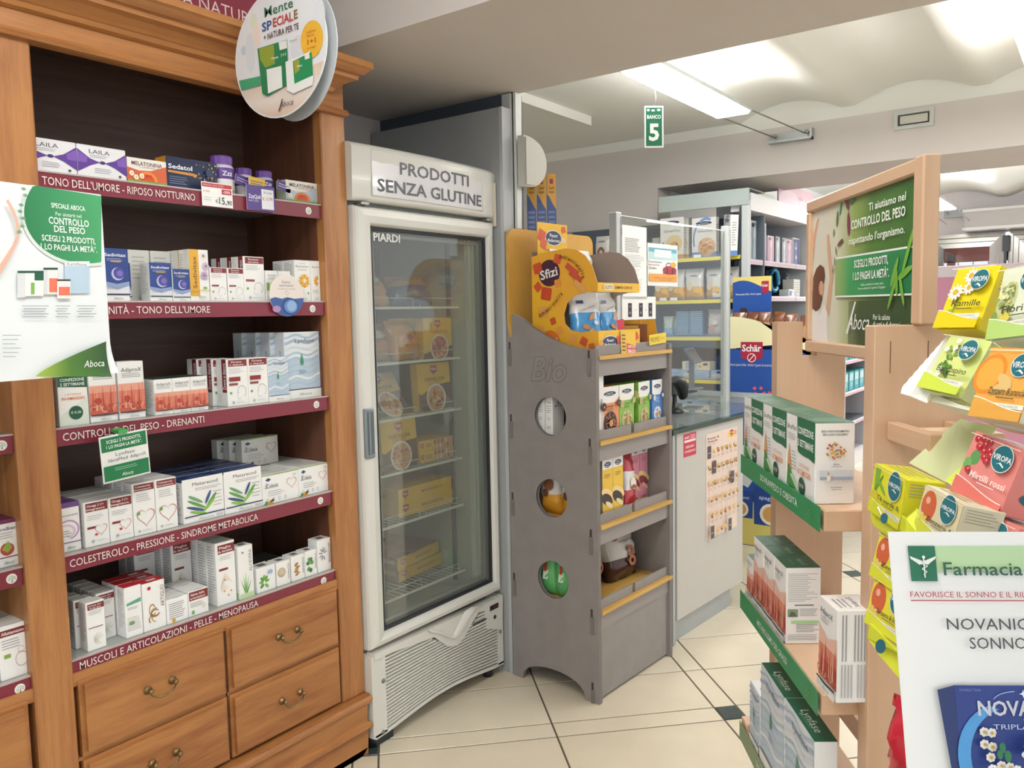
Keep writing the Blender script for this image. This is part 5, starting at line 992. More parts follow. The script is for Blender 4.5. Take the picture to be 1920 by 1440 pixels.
for u, v, r, l_ in ((.08, .21, 10, 'left one at the top'), (.2, .20, -10, 'right one at the top')): put_bag('sfizi', 'blue and white cracker bag, %s of the orange box' % l_, 'cracker bags in the orange box', CB, u, v, cz+.20, r, -8)
# tall narrow pasta boxes behind the yellow panel
SP = Kind('spaghetti_box', 'pasta box', .037, .40, .03, '#3f5288', front=lambda p: (p.r(0, 0, 1, 1, '#46598f'), p.p([(0, 1), (0, .80), (.3, .76), (.6, .70), (1, .64), (1, 1)], '#dda53c'), p.r(.32, .90, .68, .95, SRED), p.t('Capelli', .5, .86, .028, '#4a3a2a', .6, 2), p.t('d\'angelo', .5, .82, .026, '#4a3a2a', .6, 2), p.l(.12, .88, .60, 10, .05, '#7284b4', .5, .05)))
q0_ = ondist(989, 425, 3.35); q = Fr(q0_.x, q0_.y, -53.7)
for i in range(3): SP.put('tall blue and orange pasta box, %s of three behind the yellow panel' % ['leftmost', 'middle', 'rightmost'][i], 'pasta boxes behind the display', q, .0+.0415*i, .0, 1.6185)
MB().box(2.675, 3.0, 1.86, 2.5, 1.60, 1.618, PANEL).box(2.70, 3.0, 2.48, 2.5, 0, 1.60, PANEL).box(2.675, 2.695, 1.95, 2.48, 0, 1.60, PANEL).build('rear_cabinet', None, label='low grey cabinet hidden behind the display carrying the tall pasta boxes', cat='cabinet')
# small cardboard tray, leaflets, promo label on the display top, right of the orange box
TRM = M('#8a5a3c', .6); TRY = M('#d8a436', .5)
tr = empty('small_cardboard_tray', 'small brown and yellow empty cardboard tray beside the orange box', 'tray', None, (.335, .03, 1.293), 0, D)
b = MB(); b.box(0, .002, 0, .16, 0, .10, TRY).box(.07, .072, 0, .16, 0, .105, TRM).box(.002, .07, .158, .16, 0, .11, TRM).box(0, .175, 0, .16, 0, .002, TRM); b.build('left_compartment', tr)
b = MB(); b.prism([(0, 0), (.16, 0), (.16, .12), (.02, .12)], .165, .167, TRY, 'x').prism([(0, 0), (.16, 0), (.16, .12), (.04, .12)], .085, .087, TRY, 'x').box(.087, .165, .15, .152, 0, .12, TRM); b.build('right_compartment', tr)
MB().box(0, .17, -.002, 0, 0, .03, TRM).build('lip', tr)
def card(name, label, cat, fr, x, y, z, w, h, draw, rz=0, rx=0, ry=0, group=None, body='#f1f1ee', t=.0012):
    o = link(name, MB().bbox(-w/2, w/2, 0, t, 0, h, M(body, .4), .0003).mesh(name), None, label, cat, group)
    o.location = fr.w(x, y, z); o.rotation_euler = (math.radians(rx), math.radians(ry), fr.a+math.radians(rz)); p = Pr(w, h, lambda u, v, k: (u-w/2, -k, v)); draw(p); p.b.build('printed_face', o); return o
card('promo_label', 'yellow label reading PROMO 1+1 on the front of the small tray', 'label', D, .445, .004, 1.318, .13, .040, lambda p: (p.r(0, 0, 1, 1, '#e8c92c'), p.t('PROMO 1 + 1', .5, .5, .5, '#4a4630', .88, 0)), ry=-3)
card('leaflet', 'yellow and red promotional leaflet reading SUBITO IN OMAGGIO', 'leaflet', D, .232, .006, 1.275, .105, .10, lambda p: (p.r(0, 0, 1, 1, '#e0b634'), p.p([(.35, .0), (1, .0), (1, .45), (.35, .55)], '#c9473c'), p.t('SUBITO IN', .68, .42, .10, '#f2efe8', .5, 3), p.t('OMAGGIO', .68, .25, .14, '#f2efe8', .56, 3), p.l(.06, .3, .8, 5, .14, '#5a4a2a', .4)), ry=4, rx=-5)
card('leaflet', 'red drink promotional card standing above the yellow leaflet', 'leaflet', D, .215, .022, 1.33, .05, .09, lambda p: (p.r(0, 0, 1, 1, '#bf2438'), p.t('Cola', .45, .35, .22, '#ece4e4', .7, 2, sh=.3)), ry=-6, rx=-5)
card('leaflet', 'small pink card with red square beside the red drink card', 'leaflet', D, .265, .018, 1.32, .035, .05, lambda p: (p.r(0, 0, 1, 1, '#d8bcc4'), p.r(.15, .35, .85, .85, '#c02c44'), p.t('Raid', .5, .6, .2, '#eee', .5, 2)), ry=4, rx=-5)
# ============================================================ GLASS COUNTER AND SCREEN
Kf = Fr(3.137, 1.466, -4.07); CW = M('#bdbab5', .4, noise=.015); KICK = M('#a2a6a6', .4, noise=.03); GE = M('#1f3b36', .15)
ct = empty('glass_top_counter', 'pale grey shop counter with dark edged glass top', 'counter', None, (0, 0, 0), 0, Kf)
MB().box(0, .60, .02, .60, 0, .115, KICK).box(-.002, .02, .0, .60, 0, .92, M('#a9adad', .4)).build('plinth', ct)
MB().bbox(.035, .695, 0, .02, .10, .925, CW, .002).build('front_panel', ct)
MB().box(.02, .69, .02, .60, .10, .84, CW).box(.675, .693, .02, .60, .10, .925, CW).box(.02, .69, .58, .60, .84, .925, CW).build('body', ct)
MB().box(1.28, 1.34, -.03, .02, 0, .925, ALU).build('leg', ct)
MB().box(-.015, 1.36, .015, .58, .929, .943, glass('counter_glass', (.80, .89, .86), 1.6, .08)).build('glass_top', ct)
MB().box(-.018, 1.363, -.012, .015, .926, .944, GE).box(-.018, -.013, .015, .58, .926, .944, GE).build('glass_edge', ct)
MB().box(1.335, 1.362, -.012, .58, .944, .972, ALU).box(.0, 1.36, .58, .60, .90, .96, ALU).build('rear_rim', ct)
def sticker(fr, name, label, cat, pts, draw, v=0, body='#f0efec', par=None, off=.0):
    (u0, z1_), (u1, z0_) = fr.up(*pts[0], v), fr.up(*pts[1], v); w, h = u1-u0, z1_-z0_
    o = link(name, MB().box(0, w, -.0008, 0, 0, h, M(body, .4)).mesh(name), None, label, cat); o.location = fr.w(u0, v-.0004, z0_); o.rotation_euler = (0, 0, fr.a)
    p = Pr(w, h, lambda u, v_, k: (u, -.0008-k, v_)); draw(p); p.b.build('printed_face', o); return o
sticker(Kf, 'sticker', 'small red sticker with white lettering on the counter front', 'sticker', ((1281, 815), (1304.5, 851)), lambda p: (p.r(0, 0, 1, 1, '#bc2a42'), p.t('AIC', .28, .83, .11, '#eee', .42, 2), p.l(.55, .95, .9, 4, .05, '#e8c0c8', .4), p.r(.05, .62, .95, .72, '#e8dede'), p.t('ESERCIZIO', .5, .42, .09, '#eee', .66, 3), p.t('CONVENZIONATO', .5, .22, .09, '#eee', .86, 3)))
def froz(p):
    p.r(0, 0, 1, 1, '#e4cfc3'); p.t('frozen &', .22, .955, .022, '#3a3030', .36, 3); p.t('freschi', .20, .925, .022, '#7c3040', .30, 3); p.t('SENZA GLUTINE', .16, .90, .008, '#5a4a48', .22)
    for k in range(10): p.e(.80, .945, .12, .022, '#e9b83a', 12, rot=18*k) if k == 0 else None
    p.e(.80, .945, .13, .035, '#ecbd48', 16); sch(p, .80, .95, .05); p.l(.90, .98, .96, 3, .014, '#3a3030', .3)
    rnd = random.Random(9)
    for r in range(6):
        y = .82-.15*r
        for c in range(7):
            x = .09+.137*c
            if (r, c) in ((0, 0), (1, 1), (2, 5), (5, 0), (5, 4)): p.r(x-.055, y-.055, x+.055, y+.065, '#4a3f44'); p.t('pasta', x, y, .012, '#ddd', .07, 2); continue
            if r == 5 and c > 4: continue
            p.e(x, y+.015, .045, .018, rnd.choice(['#c99a4a', '#d8b060', '#b8823a', '#e0c080']), 8, rot=rnd.randint(-30, 30)); p.e(x+.01, y-.004, .03, .012, rnd.choice(['#6b4a2a', '#8a6030', '#c9a050', '#d8b878']), 7); p.l(x-.04, x+.045, y-.04, 2, .012, '#a58f88', .3)
sticker(Kf, 'wall_poster', 'pale pink product poster with rows of small food pictures on counter', 'poster', ((1323.5, 815), (1381, 986)), froz)
# barcode scanner on the counter
sn = empty('barcode_scanner', 'black hand held barcode scanner standing on the glass counter', 'scanner', None, (.54, .27, .944), 0, Kf); SB = M('#1c1e22', .35)
b = MB(); b.lathe([(.045, 0), (.045, .008), (.03, .02), (.012, .03), (.011, .09)], SB, (0, .02, 0), 16)
b.build('stand', sn)
hp = [(-.13, .00, .155), (-.08, .0, .165), (-.03, .0, .165), (.01, .0, .15), (.04, 0, .12), (.05, 0, .08)]
hb = MB(); vs = []; R_ = [.018, .022, .028, .036, .036, .026]
for (x, y, z), r in zip(hp, R_):
    for k in range(12): a = 6.2832*k/12; vs.append((x+r*.5*math.sin(a)*(1 if x > 0 else .2), y+r*math.cos(a), z+r*.75*math.sin(a)))
hb.add(vs, [(12*i+k, 12*i+(k+1) % 12, 12*i+12+(k+1) % 12, 12*i+12+k) for i in range(5) for k in range(12)], SB, True); hb.add([vs[60+k] for k in range(12)], [list(range(12))], M('#3a3f44', .2)); hb.add([vs[k] for k in range(12)], [list(range(11, -1, -1))], SB)
hb.tube([(-.02, .02, .182), (.03, .02, .165), (.05, .02, .13)], .003, M('#c8c8c8', .3)); hb.build('handle', sn)
# glass screen with two posts
sa = math.degrees(math.atan2(1.694-1.77, 4.3-3.2)); Sf = Fr(3.2, 1.77, sa)
gs = empty('glass_screen', 'clear glass counter screen between two aluminium posts', 'screen', None, (0, 0, 0), 0, Sf)
ul = Sf.up(1155, 500)[0]; ur = Sf.up(1361, 500)[0]; zt = Sf.up(1164, 400)[1]
PC = M('#c3c6c4', .35, metal=.2)
for u, z in ((ul, zt), (ur, Sf.up(1361, 424)[1])): 
    b = MB(); b.bbox(u-.024, u+.018, -.02, .02, 0, z, PC, .003); b.box(u+.006, u+.012, -.0215, .0, .05, z-.02, M('#8f9494', .4)); b.build('post', gs)
MB().box(ul+.02, ur-.03, -.004, .004, .98, zt-.01, glass('screen_glass', (.95, .97, .96), 1.0, 0)).build('glass_pane', gs)
MB().box(ul+.02, ur-.03, -.0045, .0045, zt-.012, zt-.008, M('#d9dedc', .2)).build('glass_edge', gs)
def paper(label, pts, draw, name='notice_paper'): return sticker(Sf, name, label, 'paper', pts, draw, v=-.008)
paper('long white printed sheet taped at the left of glass screen', ((1166, 421), (1212.5, 561)), lambda p: (p.l(.1, .75, .82, 9, .022, '#9a9a9c', .5), p.l(.1, .9, .60, 8, .022, '#a8a8aa', .3), p.l(.1, .7, .40, 4, .022, '#b5b5b5', .3), p.r(.12, .245, .28, .29, '#6a6a6e'), p.r(.28, .12, .40, .20, '#2f2f33'), p.l(.1, .3, .17, 3, .02, '#555', .3), p.l(.65, .78, .27, 9, .019, '#a5a5a8', .2)))
paper('flyer with a red sports bag taped to the glass screen', ((1213.5, 455), (1270, 537)), lambda p: (p.r(.03, .62, .97, .90, '#5fa5b4'), p.r(.03, .5, .97, .80, '#b9d8dc'), p.r(.03, .3, .97, .62, '#e9eeee'), p.r(.22, .68, .78, .86, '#e8ebee'), p.t("l'esclusiva", .24, .57, .045, '#33343a', .42, 2), p.t('borsone', .2, .50, .045, '#a03048', .34, 2), p.t('GluBio', .16, .42, .05, '#2f5a3a', .25, 2), p.e(.72, .38, .24, .11, '#a82a40', 16), p.r(.50, .29, .95, .42, '#9a2438'), p.r(.6, .29, .65, .46, '#5a1826'), p.r(.8, .29, .85, .46, '#5a1826'), p.arc(.68, .47, .1, .1, .2, '#33343a', 0, 180), p.e(.84, .52, .1, .07, '#dda53c', 12), p.r(.03, .10, .97, .28, '#dd9a3a'), p.t('acquista 3 prodotti senza glutine', .55, .20, .03, '#a83a20', .7, 1), p.t('e avrai in regalo', .55, .15, .03, '#a83a20', .45, 1)))
paper('white landscape sheet with three black devices below the long sheet', ((1166, 556), (1229, 598)), lambda p: [(p.r(x-.055, .12, x+.055, .72, '#26272b'), p.r(x-.02, .25, x+.02, .35, '#8a8a90'), p.r(x-.03, .55, x+.03, .6, '#77777d')) for x in (.22, .54, .83)] + [p.r(x-.01, .40, x+.01, .44, '#55555a') for x in (.38, .68)])
# ============================================================ BACK SHELF UNIT (grey, yellow strips)  local x runs along the unit, front faces -y
U = Fr(4.95, 3.25, -90); UG = M('#56606b', .6); UL = M('#9da3a4', .45); UY = M('#e3d22f', .35)
yr0 = 3.25-1.80          # right end in unit coords
un = empty('shelf_unit_yellow_strips', 'grey shop shelf unit with yellow shelf edge strips', 'shelf unit', None, (0, 0, 0), 0, U)
MB().box(0, yr0, .27, .285, 0, 2.045, UG).build('back_panel', un); MB().box(-.02, 0, 0, .28, 0, 2.045, UL).build('side_panel', un)
MB().box(.845, yr0, -.012, .005, 2.09, 2.19, M('#a9b4b0', .5)).box(.87, yr0, .005, .28, 2.185, 2.19, UL).build('header', un)
MB().bbox(yr0-.048, yr0-.002, -.006, .04, 0, 2.12, M('#c1c6c6', .35), .004).build('post', un); MB().box(yr0-.15, yr0-.05, .13, .134, .1, 2.08, UG).box(yr0-.065, yr0-.052, .006, .02, .1, 2.08, M('#39424c', .5)).box(yr0-.15, yr0-.145, .13, .27, .1, 2.08, UG).build('slotted_rail', un)
MB().box(0, yr0-.05, .0, .28, 0, .12, UL).build('plinth', un)
UZ = [1.787, 1.517, 1.278, 1.000, .72]
for z in UZ:
    s = MB().box(yr0-.16, yr0-.052, .0, .125, z-.022, z, UL).box(.0, yr0-.16, .0, .27, z-.022, z, UL).build('shelf', un); MB().box(.0, yr0-.055, -.008, 0, z-.026, z-.004, UY).box(.0, yr0-.07, -.004, .0, z-.004, z+.022, glass('strip', (.9, .9, .9), 1)).build('edge_strip', s)
def uu(px, py=500): return U.up(px, py, .03)[0]
for px, z in ((1312, 1.787), (1248, 1.517), (1268, 1.517)): MB().box(uu(px)-.025, uu(px)+.025, -.011, -.0085, z-.004, z+.016, M('#ecebe8', .4)).build('price_ticket', un)
gU = 'food packs on the grey shelf unit'
CO = Kind('cereal_box', 'food box', .165, .268, .05, '#eceae6', front=lambda p: (p.r(0, 0, 1, .1, '#dda23a'), piact(p, .88), p.t("Cereal'Oro", .52, .68, .06, '#5a4a40', .7, 0, sh=.3), p.e(.62, .38, .34, .2, '#e4cf9c', 18), [p.e(.55+.3*(random.random()-.3), .3+.2*(random.random()-.5), .05, .035, random.choice(['#b9854a', '#d8b070', '#a86f38']), 7) for _ in range(34)], p.p([(.0, .15), (.12, .4), (.2, .42), (.1, .1)], '#b08a60')), right=lambda p: (p.r(0, 0, 1, .1, '#dda23a'), p.l(.2, .8, .8, 10, .06, '#8a8a86', .3, .5)))
CBl = Kind('cereal_box_blue', 'food box', .165, .250, .05, '#eceae8', front=lambda p: (p.r(0, 0, 1, .13, '#5f86c4'), p.arc(.6, .45, .55, .55, .12, '#6f95cc', 70, 200, 18), piact(p, .86), p.t("Cereal'Oro", .55, .66, .06, '#5a4a40', .6, 0, sh=.3), p.e(.62, .25, .36, .24, '#dcb590', 20), [p.e(.62+.5*(random.random()-.5), .25+.3*(random.random()-.5), .05, .03, random.choice(['#c8976a', '#eacfae', '#b98258']), 7) for _ in range(30)]), right=lambda p: (p.r(0, 0, 1, .13, '#5f86c4'), p.l(.2, .8, .8, 10, .06, '#8a8a86', .3, .5)))
z = UZ[0]; CO.put('tall cream cereal box with golden flakes on the top unit shelf', gU, U, uu(1238, 470), .03, z+.0005); CO.put('cream cereal box directly behind the golden flakes one', gU, U, uu(1238, 470)+.012, .085, z+.0005)
CBl.put('blue striped cereal box in the middle of the top unit shelf', gU, U, uu(1297, 470), .03, z+.0005); CBl.put('blue striped cereal box tilted against the right post', gU, U, uu(1350, 470), .075, z+.012).rotation_euler = (0, math.radians(7), U.a-.95)
BG['pack1'] = bag(.11, .15, .05, [(1, M('#cfcfcb', .25, coat=.3))], 41, .005, logo=lambda p: piac(p, .5, .68, .3, .3)); BG['pack2'] = bag(.13, .20, .07, [(.38, '#dca63c'), (1, '#d6d4d0')], 42, .006, logo=lambda p: (piac(p, .5, .76, .24, .3), p.e(.3, .42, .18, .14, '#dcc9a8', 12), p.e(.68, .3, .2, .1, '#e3b24a', 10)))
BG['pack3'] = bag(.12, .19, .06, [(1, '#d9d6d0')], 43, .006, logo=lambda p: (piac(p, .5, .8, .26, .3), p.arc(.5, .4, .26, .2, .5, '#8a5a34'), p.e(.5, .2, .2, .08, '#dcae48', 10)))
put_bag('pack1', 'small white pack on top unit shelf left of the cereal boxes', gU, U, uu(1228), .10, UZ[0]+.002)
for i, px in enumerate((1122, 1141)): put_bag('pack3', 'white pretzel bag, %s one above the yellow display panel' % ['left', 'right'][i], gU, U, uu(px), .10+.02*i, UZ[0]+.002, 10*i)
for i, (px, l_) in enumerate(((1236, 'leftmost of four'), (1262, 'second of four'), (1296, 'third of four, beside the screen post'), (1335, 'fourth, behind the screen post'))): put_bag('pack2', 'white and golden snack bag on second unit shelf, %s' % l_, gU, U, uu(px), .09, UZ[1]+.002, 6*(-1)**i)
for i, px in enumerate((1365, 1380)): put_bag('pack2', 'white and golden bag right of the screen post, %s one' % ['left', 'right'][i], gU, U, uu(px), .10+.03*i, UZ[1]+.002, -20)
bw = MB(); bw.bbox(0, .10, 0, .12, 0, .17, M('#4d7394', .15), .008)
for k in range(12): bw.box(-.001, .101, -.003, -.0, .01+.0132*k, .016+.0132*k, M('#8fb2cc', .2))
me = bw.mesh('blue_ridged_tub')
for i, px in enumerate((1264, 1287)): link('blue_ridged_tub', me, None, 'blue ridged plastic tub on third unit shelf, %s of two' % ['left', 'right'][i], 'tub', gU, loc=U.w(uu(px, 600), .06, UZ[2]+.0005), rot=(0, 0, U.a))
BG['clear'] = bag(.07, .13, .04, [(.4, '#8fb4d4'), (1, '#b9c4be')], 44, .005)
for i, px in enumerate((1246, 1256)): put_bag('clear', 'small clear and blue bag left of the blue tubs, %s one' % ['outer', 'inner'][i], gU, U, uu(px, 600), .09+.03*i, UZ[2]+.002)
BG['pinkpack'] = bag(.10, .17, .06, [(1, '#c9c0ba')], 45, .006, logo=lambda p: (p.e(.4, .3, .2, .1, '#c98a80', 10), p.e(.6, .5, .2, .1, '#dcd4d0', 10)))
put_bag('pinkpack', 'grey and pink pack between the screen post and the blue tubs', gU, U, uu(1335, 600), .09, UZ[2]+.002); put_bag('pinkpack', 'grey and pink pack right of the screen post on third shelf', gU, U, uu(1366, 600), .09, UZ[2]+.002, 15)
BT = Kind('biscuit_tray_pack', 'food box', .19, .055, .10, '#e3dbc4', front=lambda p: (p.r(0, 0, 1, 1, '#e0d6ba'), p.r(.12, .1, .55, .9, '#9fbbd4'), p.e(.85, .7, .1, .15, '#2b3550', 10), p.r(.6, .3, .7, .6, '#d8a850')))
BT2 = Kind('biscuit_tray_pack_blue', 'food box', .19, .055, .10, '#9dbcdc', front=lambda p: (p.r(0, 0, 1, 1, '#a3c0de'), p.e(.2, .35, .15, .25, '#d9cbb4', 10), p.e(.3, .8, .1, .12, '#2b3550', 10), p.l(.45, .9, .6, 2, .2, '#7fa0c8', .3)))
z = UZ[3]; BT2.put('light blue flat pack under the beige one on fourth unit shelf', gU, U, uu(1278, 690), .03, z+.0005); BT.put('beige flat pack stacked on the light blue one', gU, U, uu(1278, 690)+.003, .035, z+.0565); BT2.put('light blue flat pack at left end of fourth unit shelf', gU, U, uu(1256, 690)-.11, .06, z+.0005); BT2.put('light blue flat pack right of the stacked packs', gU, U, uu(1322, 690)+.03, .05, z+.0005)
WP = Kind('white_flour_pack', 'food box', .12, .11, .10, '#dedcd8', front=lambda p: piact(p, .7))
for i, px in enumerate((1262, 1290, 1320, 1352)): WP.put('white pack with dark oval logo on the lowest visible unit shelf, %s of four' % ['first', 'second', 'third', 'last'][i], gU, U, uu(px, 735), .05, UZ[4]+.0005)
mo = empty('payment_tablet', 'dark blue tablet on a tilted stand behind the glass screen', 'tablet', None, Sf.w(Sf.up(1300, 655, .22)[0], .22, Sf.up(1300, 668, .22)[1]), Sf.a+.15)
T_ = Matrix.Rotation(math.radians(-35), 4, 'X'); MB().box(-.075, .075, -.006, .006, -.045, .055, M('#4a5a70', .4), T_).box(-.058, .058, -.0075, -.006, -.032, .044, M('#23303f', .15), T_).build('screen', mo); MB().box(-.02, .02, .0, .02, -.20+.02, -.02, M('#6f7780', .5)).box(-.06, .06, -.04, .05, -.21+.02, -.18, M('#6f7780', .5)).build('base', mo)
# ============================================================ WHITE SHELF UNIT RUNNING AWAY, pink shelf edges
V_ = Fr(4.975, 1.82, 0); VW = M('#e6e6e8', .4); VP = M('#dcb8c4', .4); VG = M('#5d646c', .5)
uw = empty('white_shelf_unit', 'long white shop shelving with pale pink shelf edges', 'shelf unit', None, (0, 0, 0), 0, V_)
MB().box(.29, 4.6, .30, .32, 0, 2.05, VG).box(.14, .285, .112, .118, 0, 2.05, VG).box(.28, .29, .118, .31, 0, 2.05, VG).build('back_panel', uw); MB().box(.005, .29, -.02, .11, 2.058, 2.165, VW).box(.29, 4.6, -.02, .32, 2.058, 2.165, VW).build('header', uw); MB().box(0, 4.6, 0, .3, 0, .12, VW).build('plinth', uw)
VZ = [1.757, 1.527, 1.262, .98, .70, .42]
for z in VZ:
    s = MB().box(.29, 4.6, 0, .30, z-.018, z, VG).box(.10, .29, 0, .11, z-.018, z, VG).box(.003, .10, 0, .02, z-.018, z, VG).build('shelf', uw)
    for k in range(5): MB().bbox(.02+.92*k, .93+.92*k, -.014, 0, z-.03, z+.004, M('#ddd3d8', .3), .003).box(.03+.92*k, .92+.92*k, -.0155, -.014, z-.022, z-.006, VP).build('edge_strip', s)
for x in (1.22, 2.35, 3.3): MB().box(x, x+.03, -.01, .31, 0, 2.06, M('#c3c8cc', .4)).build('divider', uw)
gV = 'baby products on the white shelving'
def vx(px, py): return V_.up(px, py, .02)[0]
bt = lambda c1, c2: (lambda p: (p.r(.08, .03, .92, .95, c1), p.p([(.3, .05), (.7, .05), (.62, .5), (.72, .7), (.6, .88), (.42, .88), (.32, .7), (.4, .5)], c2), p.r(.1, .84, .45, .93, '#2b2f36'), p.e(.5, .3, .12, .08, '#dfe6ec', 10), p.e(.45, .62, .1, .05, '#eef0f2', 8)))
BX = [Kind('baby_bottle_box', 'toiletry box', .13, .255, .08, '#c8ccd4', front=bt('#93a3b2', '#dde6ec')), Kind('dummy_box', 'toiletry box', .10, .215-.03, .07, '#7f8590', front=bt('#a9b0b8', '#f0f2f4'), left=lambda p: p.r(0, 0, 1, 1, '#7a7f88')), Kind('bottle_brush_box', 'toiletry box', .16, .20, .08, '#dcd6e2', front=bt('#5a5f8e', '#7f84c0')), Kind('pink_bottle_box', 'toiletry box', .12, .18, .07, '#e6c9d6', front=bt('#d9a6be', '#f0dce6'))]
for i, (k, x, l_) in enumerate(((0, .145, 'clear baby bottle box at left end'), (0, .30, 'clear baby bottle box second from left'), (3, .47, 'slim pink bottle box third from left'), (1, .62, 'grey box with white dummy, left one'), (1, .76, 'grey box with white dummy, middle one'), (3, .86, 'pink bottle box between dummy boxes and violet box'), (2, 1.0, 'white box with violet bottle window'), (3, 1.26, 'pink bottle box beside the poster frame'))): BX[k].put(l_+' on the top white shelf', gV, V_, x, .03, VZ[0]+.0006)
def toy_ring(c, r, R, m_, ax='y'): 
    b = MB(); b.tube([(R*math.cos(6.2832*k/20), 0, R+R*math.sin(6.2832*k/20)) for k in range(21)], r, m_, 8); return b
def toy(label, x, cols, z, kind=0, s=1):
    t = empty('baby_toy', label, 'toy', gV, (x, .10, z), 0, V_)
    for i, c in enumerate(cols):
        b = MB()
        if kind == 0: b.tube([(s*.03*i-.05+.045*s*math.cos(6.2832*k/16), .02*i-.02, .05*s+.04*s*math.sin(6.2832*k/16)+.0) for k in range(17)], .008*s, M(c, .3), 7)
        else: b.lathe([(.001, 0), (.03*s, .01), (.035*s, .04), (.022*s, .07), (.001, .085)], M(c, .3), (.05*i-.05, 0, 0), 12)
        b.build('ring' if kind == 0 else 'bead', t)
toy('orange and green ring toy on second white shelf', .52, ['#e07a2a', '#5fc04a', '#e8d23a'], VZ[1]+.012, 0, 1.3); toy('blue and green hoop toy standing on second white shelf', .80, ['#3aa0d0', '#46c07a', '#e05a3a', '#3ab8c8'], VZ[1]+.025, 0, 1.9)
CRm = Kind('cream_carton', 'toiletry box', .15, .13, .08, '#e3e0d8', front=lambda p: (p.l(.1, .9, .8, 5, .13, '#b5b09a', .3), p.r(.1, .1, .4, .3, '#c9c6b8'))); CRm.put('cream printed carton on second white shelf left of the bowls', gV, V_, .03, .16, VZ[1]+.0006); CRm.put('cream printed carton beside the teal basket on second shelf', gV, V_, 1.0, .02, VZ[1]+.0006)
WS = Kind('white_jar_carton', 'toiletry box', .12, .055, .07, '#eef0f0', front=lambda p: (p.r(.1, .2, .5, .8, '#3f5fa0'), p.l(.55, .95, .7, 2, .2, '#888', .3))); WS.put('small white and blue carton in front on second white shelf', gV, V_, .86, .01, VZ[1]+.0006)
tb = MB(); tb.lathe([(.06, 0), (.12, .03), (.14, .12), (.136, .18), (.130, .18), (.13, .12), (.11, .035)], M('#6fb8c0', .2), n=24); o = link('teal_plastic_basket', tb.mesh('teal_plastic_basket'), None, 'round teal plastic basket on second white shelf beside the poster frame', 'basket', gV, loc=V_.w(1.38+.03, .15, VZ[1]+.001))
BX[1].put('beige and teal pack beside the teal basket near the frame', gV, V_, 1.24+.02-.13, .12, VZ[1]+.0006)
YB = Kind('yellow_comb_box', 'toiletry box', .14, .12, .05, '#e2c23c', front=lambda p: (p.r(0, .6, .5, .85, '#3a4a50'), p.c(.65, .35, .2, '#4fb86a', 14), p.c(.65, .35, .1, '#e8e0d0', 12), p.c(.5, .55, .08, '#d8583a', 10), p.r(.5, .75, .95, .95, '#4fb0c0'))); YB.put('yellow carton with green ring toy on third white shelf', gV, V_, .70, .03, VZ[2]+.0006+.03-.03)
NB = Kind('white_teal_pack', 'toiletry box', .13, .06, .06, '#e6ebee', front=lambda p: (p.r(0, .5, .6, 1, '#4f90b8'), p.l(.1, .9, .35, 2, .2, '#6a7a88', .3)))
for i in range(5): NB.put('small white and teal pack number %s of the third white shelf row' % ['one', 'two', 'three', 'four', 'five'][i], gV, V_, .28+.15*i+(.14 if i > 1 else 0)+.0, .01+.02*(i % 2)*0 if i not in (2,) else .1, VZ[2]+.0006)
TE = Kind('teal_soap_pack', 'toiletry box', .16, .17, .08, '#3fa9b0', front=lambda p: (p.r(.1, .5, .9, .9, '#bfe0e0'), p.l(.2, .8, .4, 3, .08, '#e8f4f4', .3)), left=lambda p: p.r(0, 0, 1, 1, '#2f959c'))
for zi in (3, 4): 
    for i in range(7): TE.put('teal and white soap pack far along the %s white shelf, %s from the left' % (['fourth', 'fifth'][zi-3], ORD[i]), gV, V_, 2.0+.19*i+(.05 if i > 1 else 0)+(.03 if i > 6 else 0), .02, VZ[zi]+.0006)
# cards on top of the white unit
def topcard(label, pxs, cols, x_off, draw): 
    (u0, za), (u1, zb) = V_.up(*pxs[0], .1), V_.up(*pxs[1], .1); w = u1-u0; z0 = 2.166; h = za-z0
    o = link('shelf_top_picture', MB().box(0, w, 0, .01, 0, h, M(cols, .5)).mesh('p'), None, label, 'picture'); o.location = V_.w(u0, .1, z0); p = Pr(w, h, lambda u, v, k: (u, -k, v)); draw(p); p.b.build('printed_face', o)
topcard('plain pale green card standing on top of the white shelving', ((1402, 352), (1453, 352)), '#cfdcc0', 0, lambda p: p.r(.02, .02, .98, .98, '#d3e0c4'))
topcard('pink picture with a white ribbon on top of the white shelving', ((1460, 340), (1525, 340)), '#e0b6c8', 0, lambda p: (p.r(0, 0, 1, 1, '#dfa9bf'), p.e(.3, .4, .28, .4, '#e9c3d2', 16), p.p([(.5, 0), (.62, .5), (.8, 0)], '#f0dce4'), p.p([(.55, .5), (1, .3), (1, .4), (.6, .55)], '#f2e6ec'), p.e(.6, .6, .08, .1, '#c98aa4', 10)))
# pink posters in the next room
q = onx(1745, 500, 7.4); o = link('pink_display_board', MB().bbox(0, .04, -.9, 0, 0, q.z, M('#e3a0b8', .5), .004).box(-.003, 0, -.895, -.005, q.z-.09, q.z-.005, M('#f4e9ee', .5)).box(-.003, 0, -.45, -.13, q.z-.45, q.z-.22, M('#f2e3ea', .5)).box(-.003, 0, -.895, -.005, q.z-.56, q.z-.545, M('#c98aa0', .5)).mesh('pink_display_board'), None, 'tall pink display board standing behind the tea boxes in the next room', 'display board', None, loc=(7.4, q.y+.0, 0))
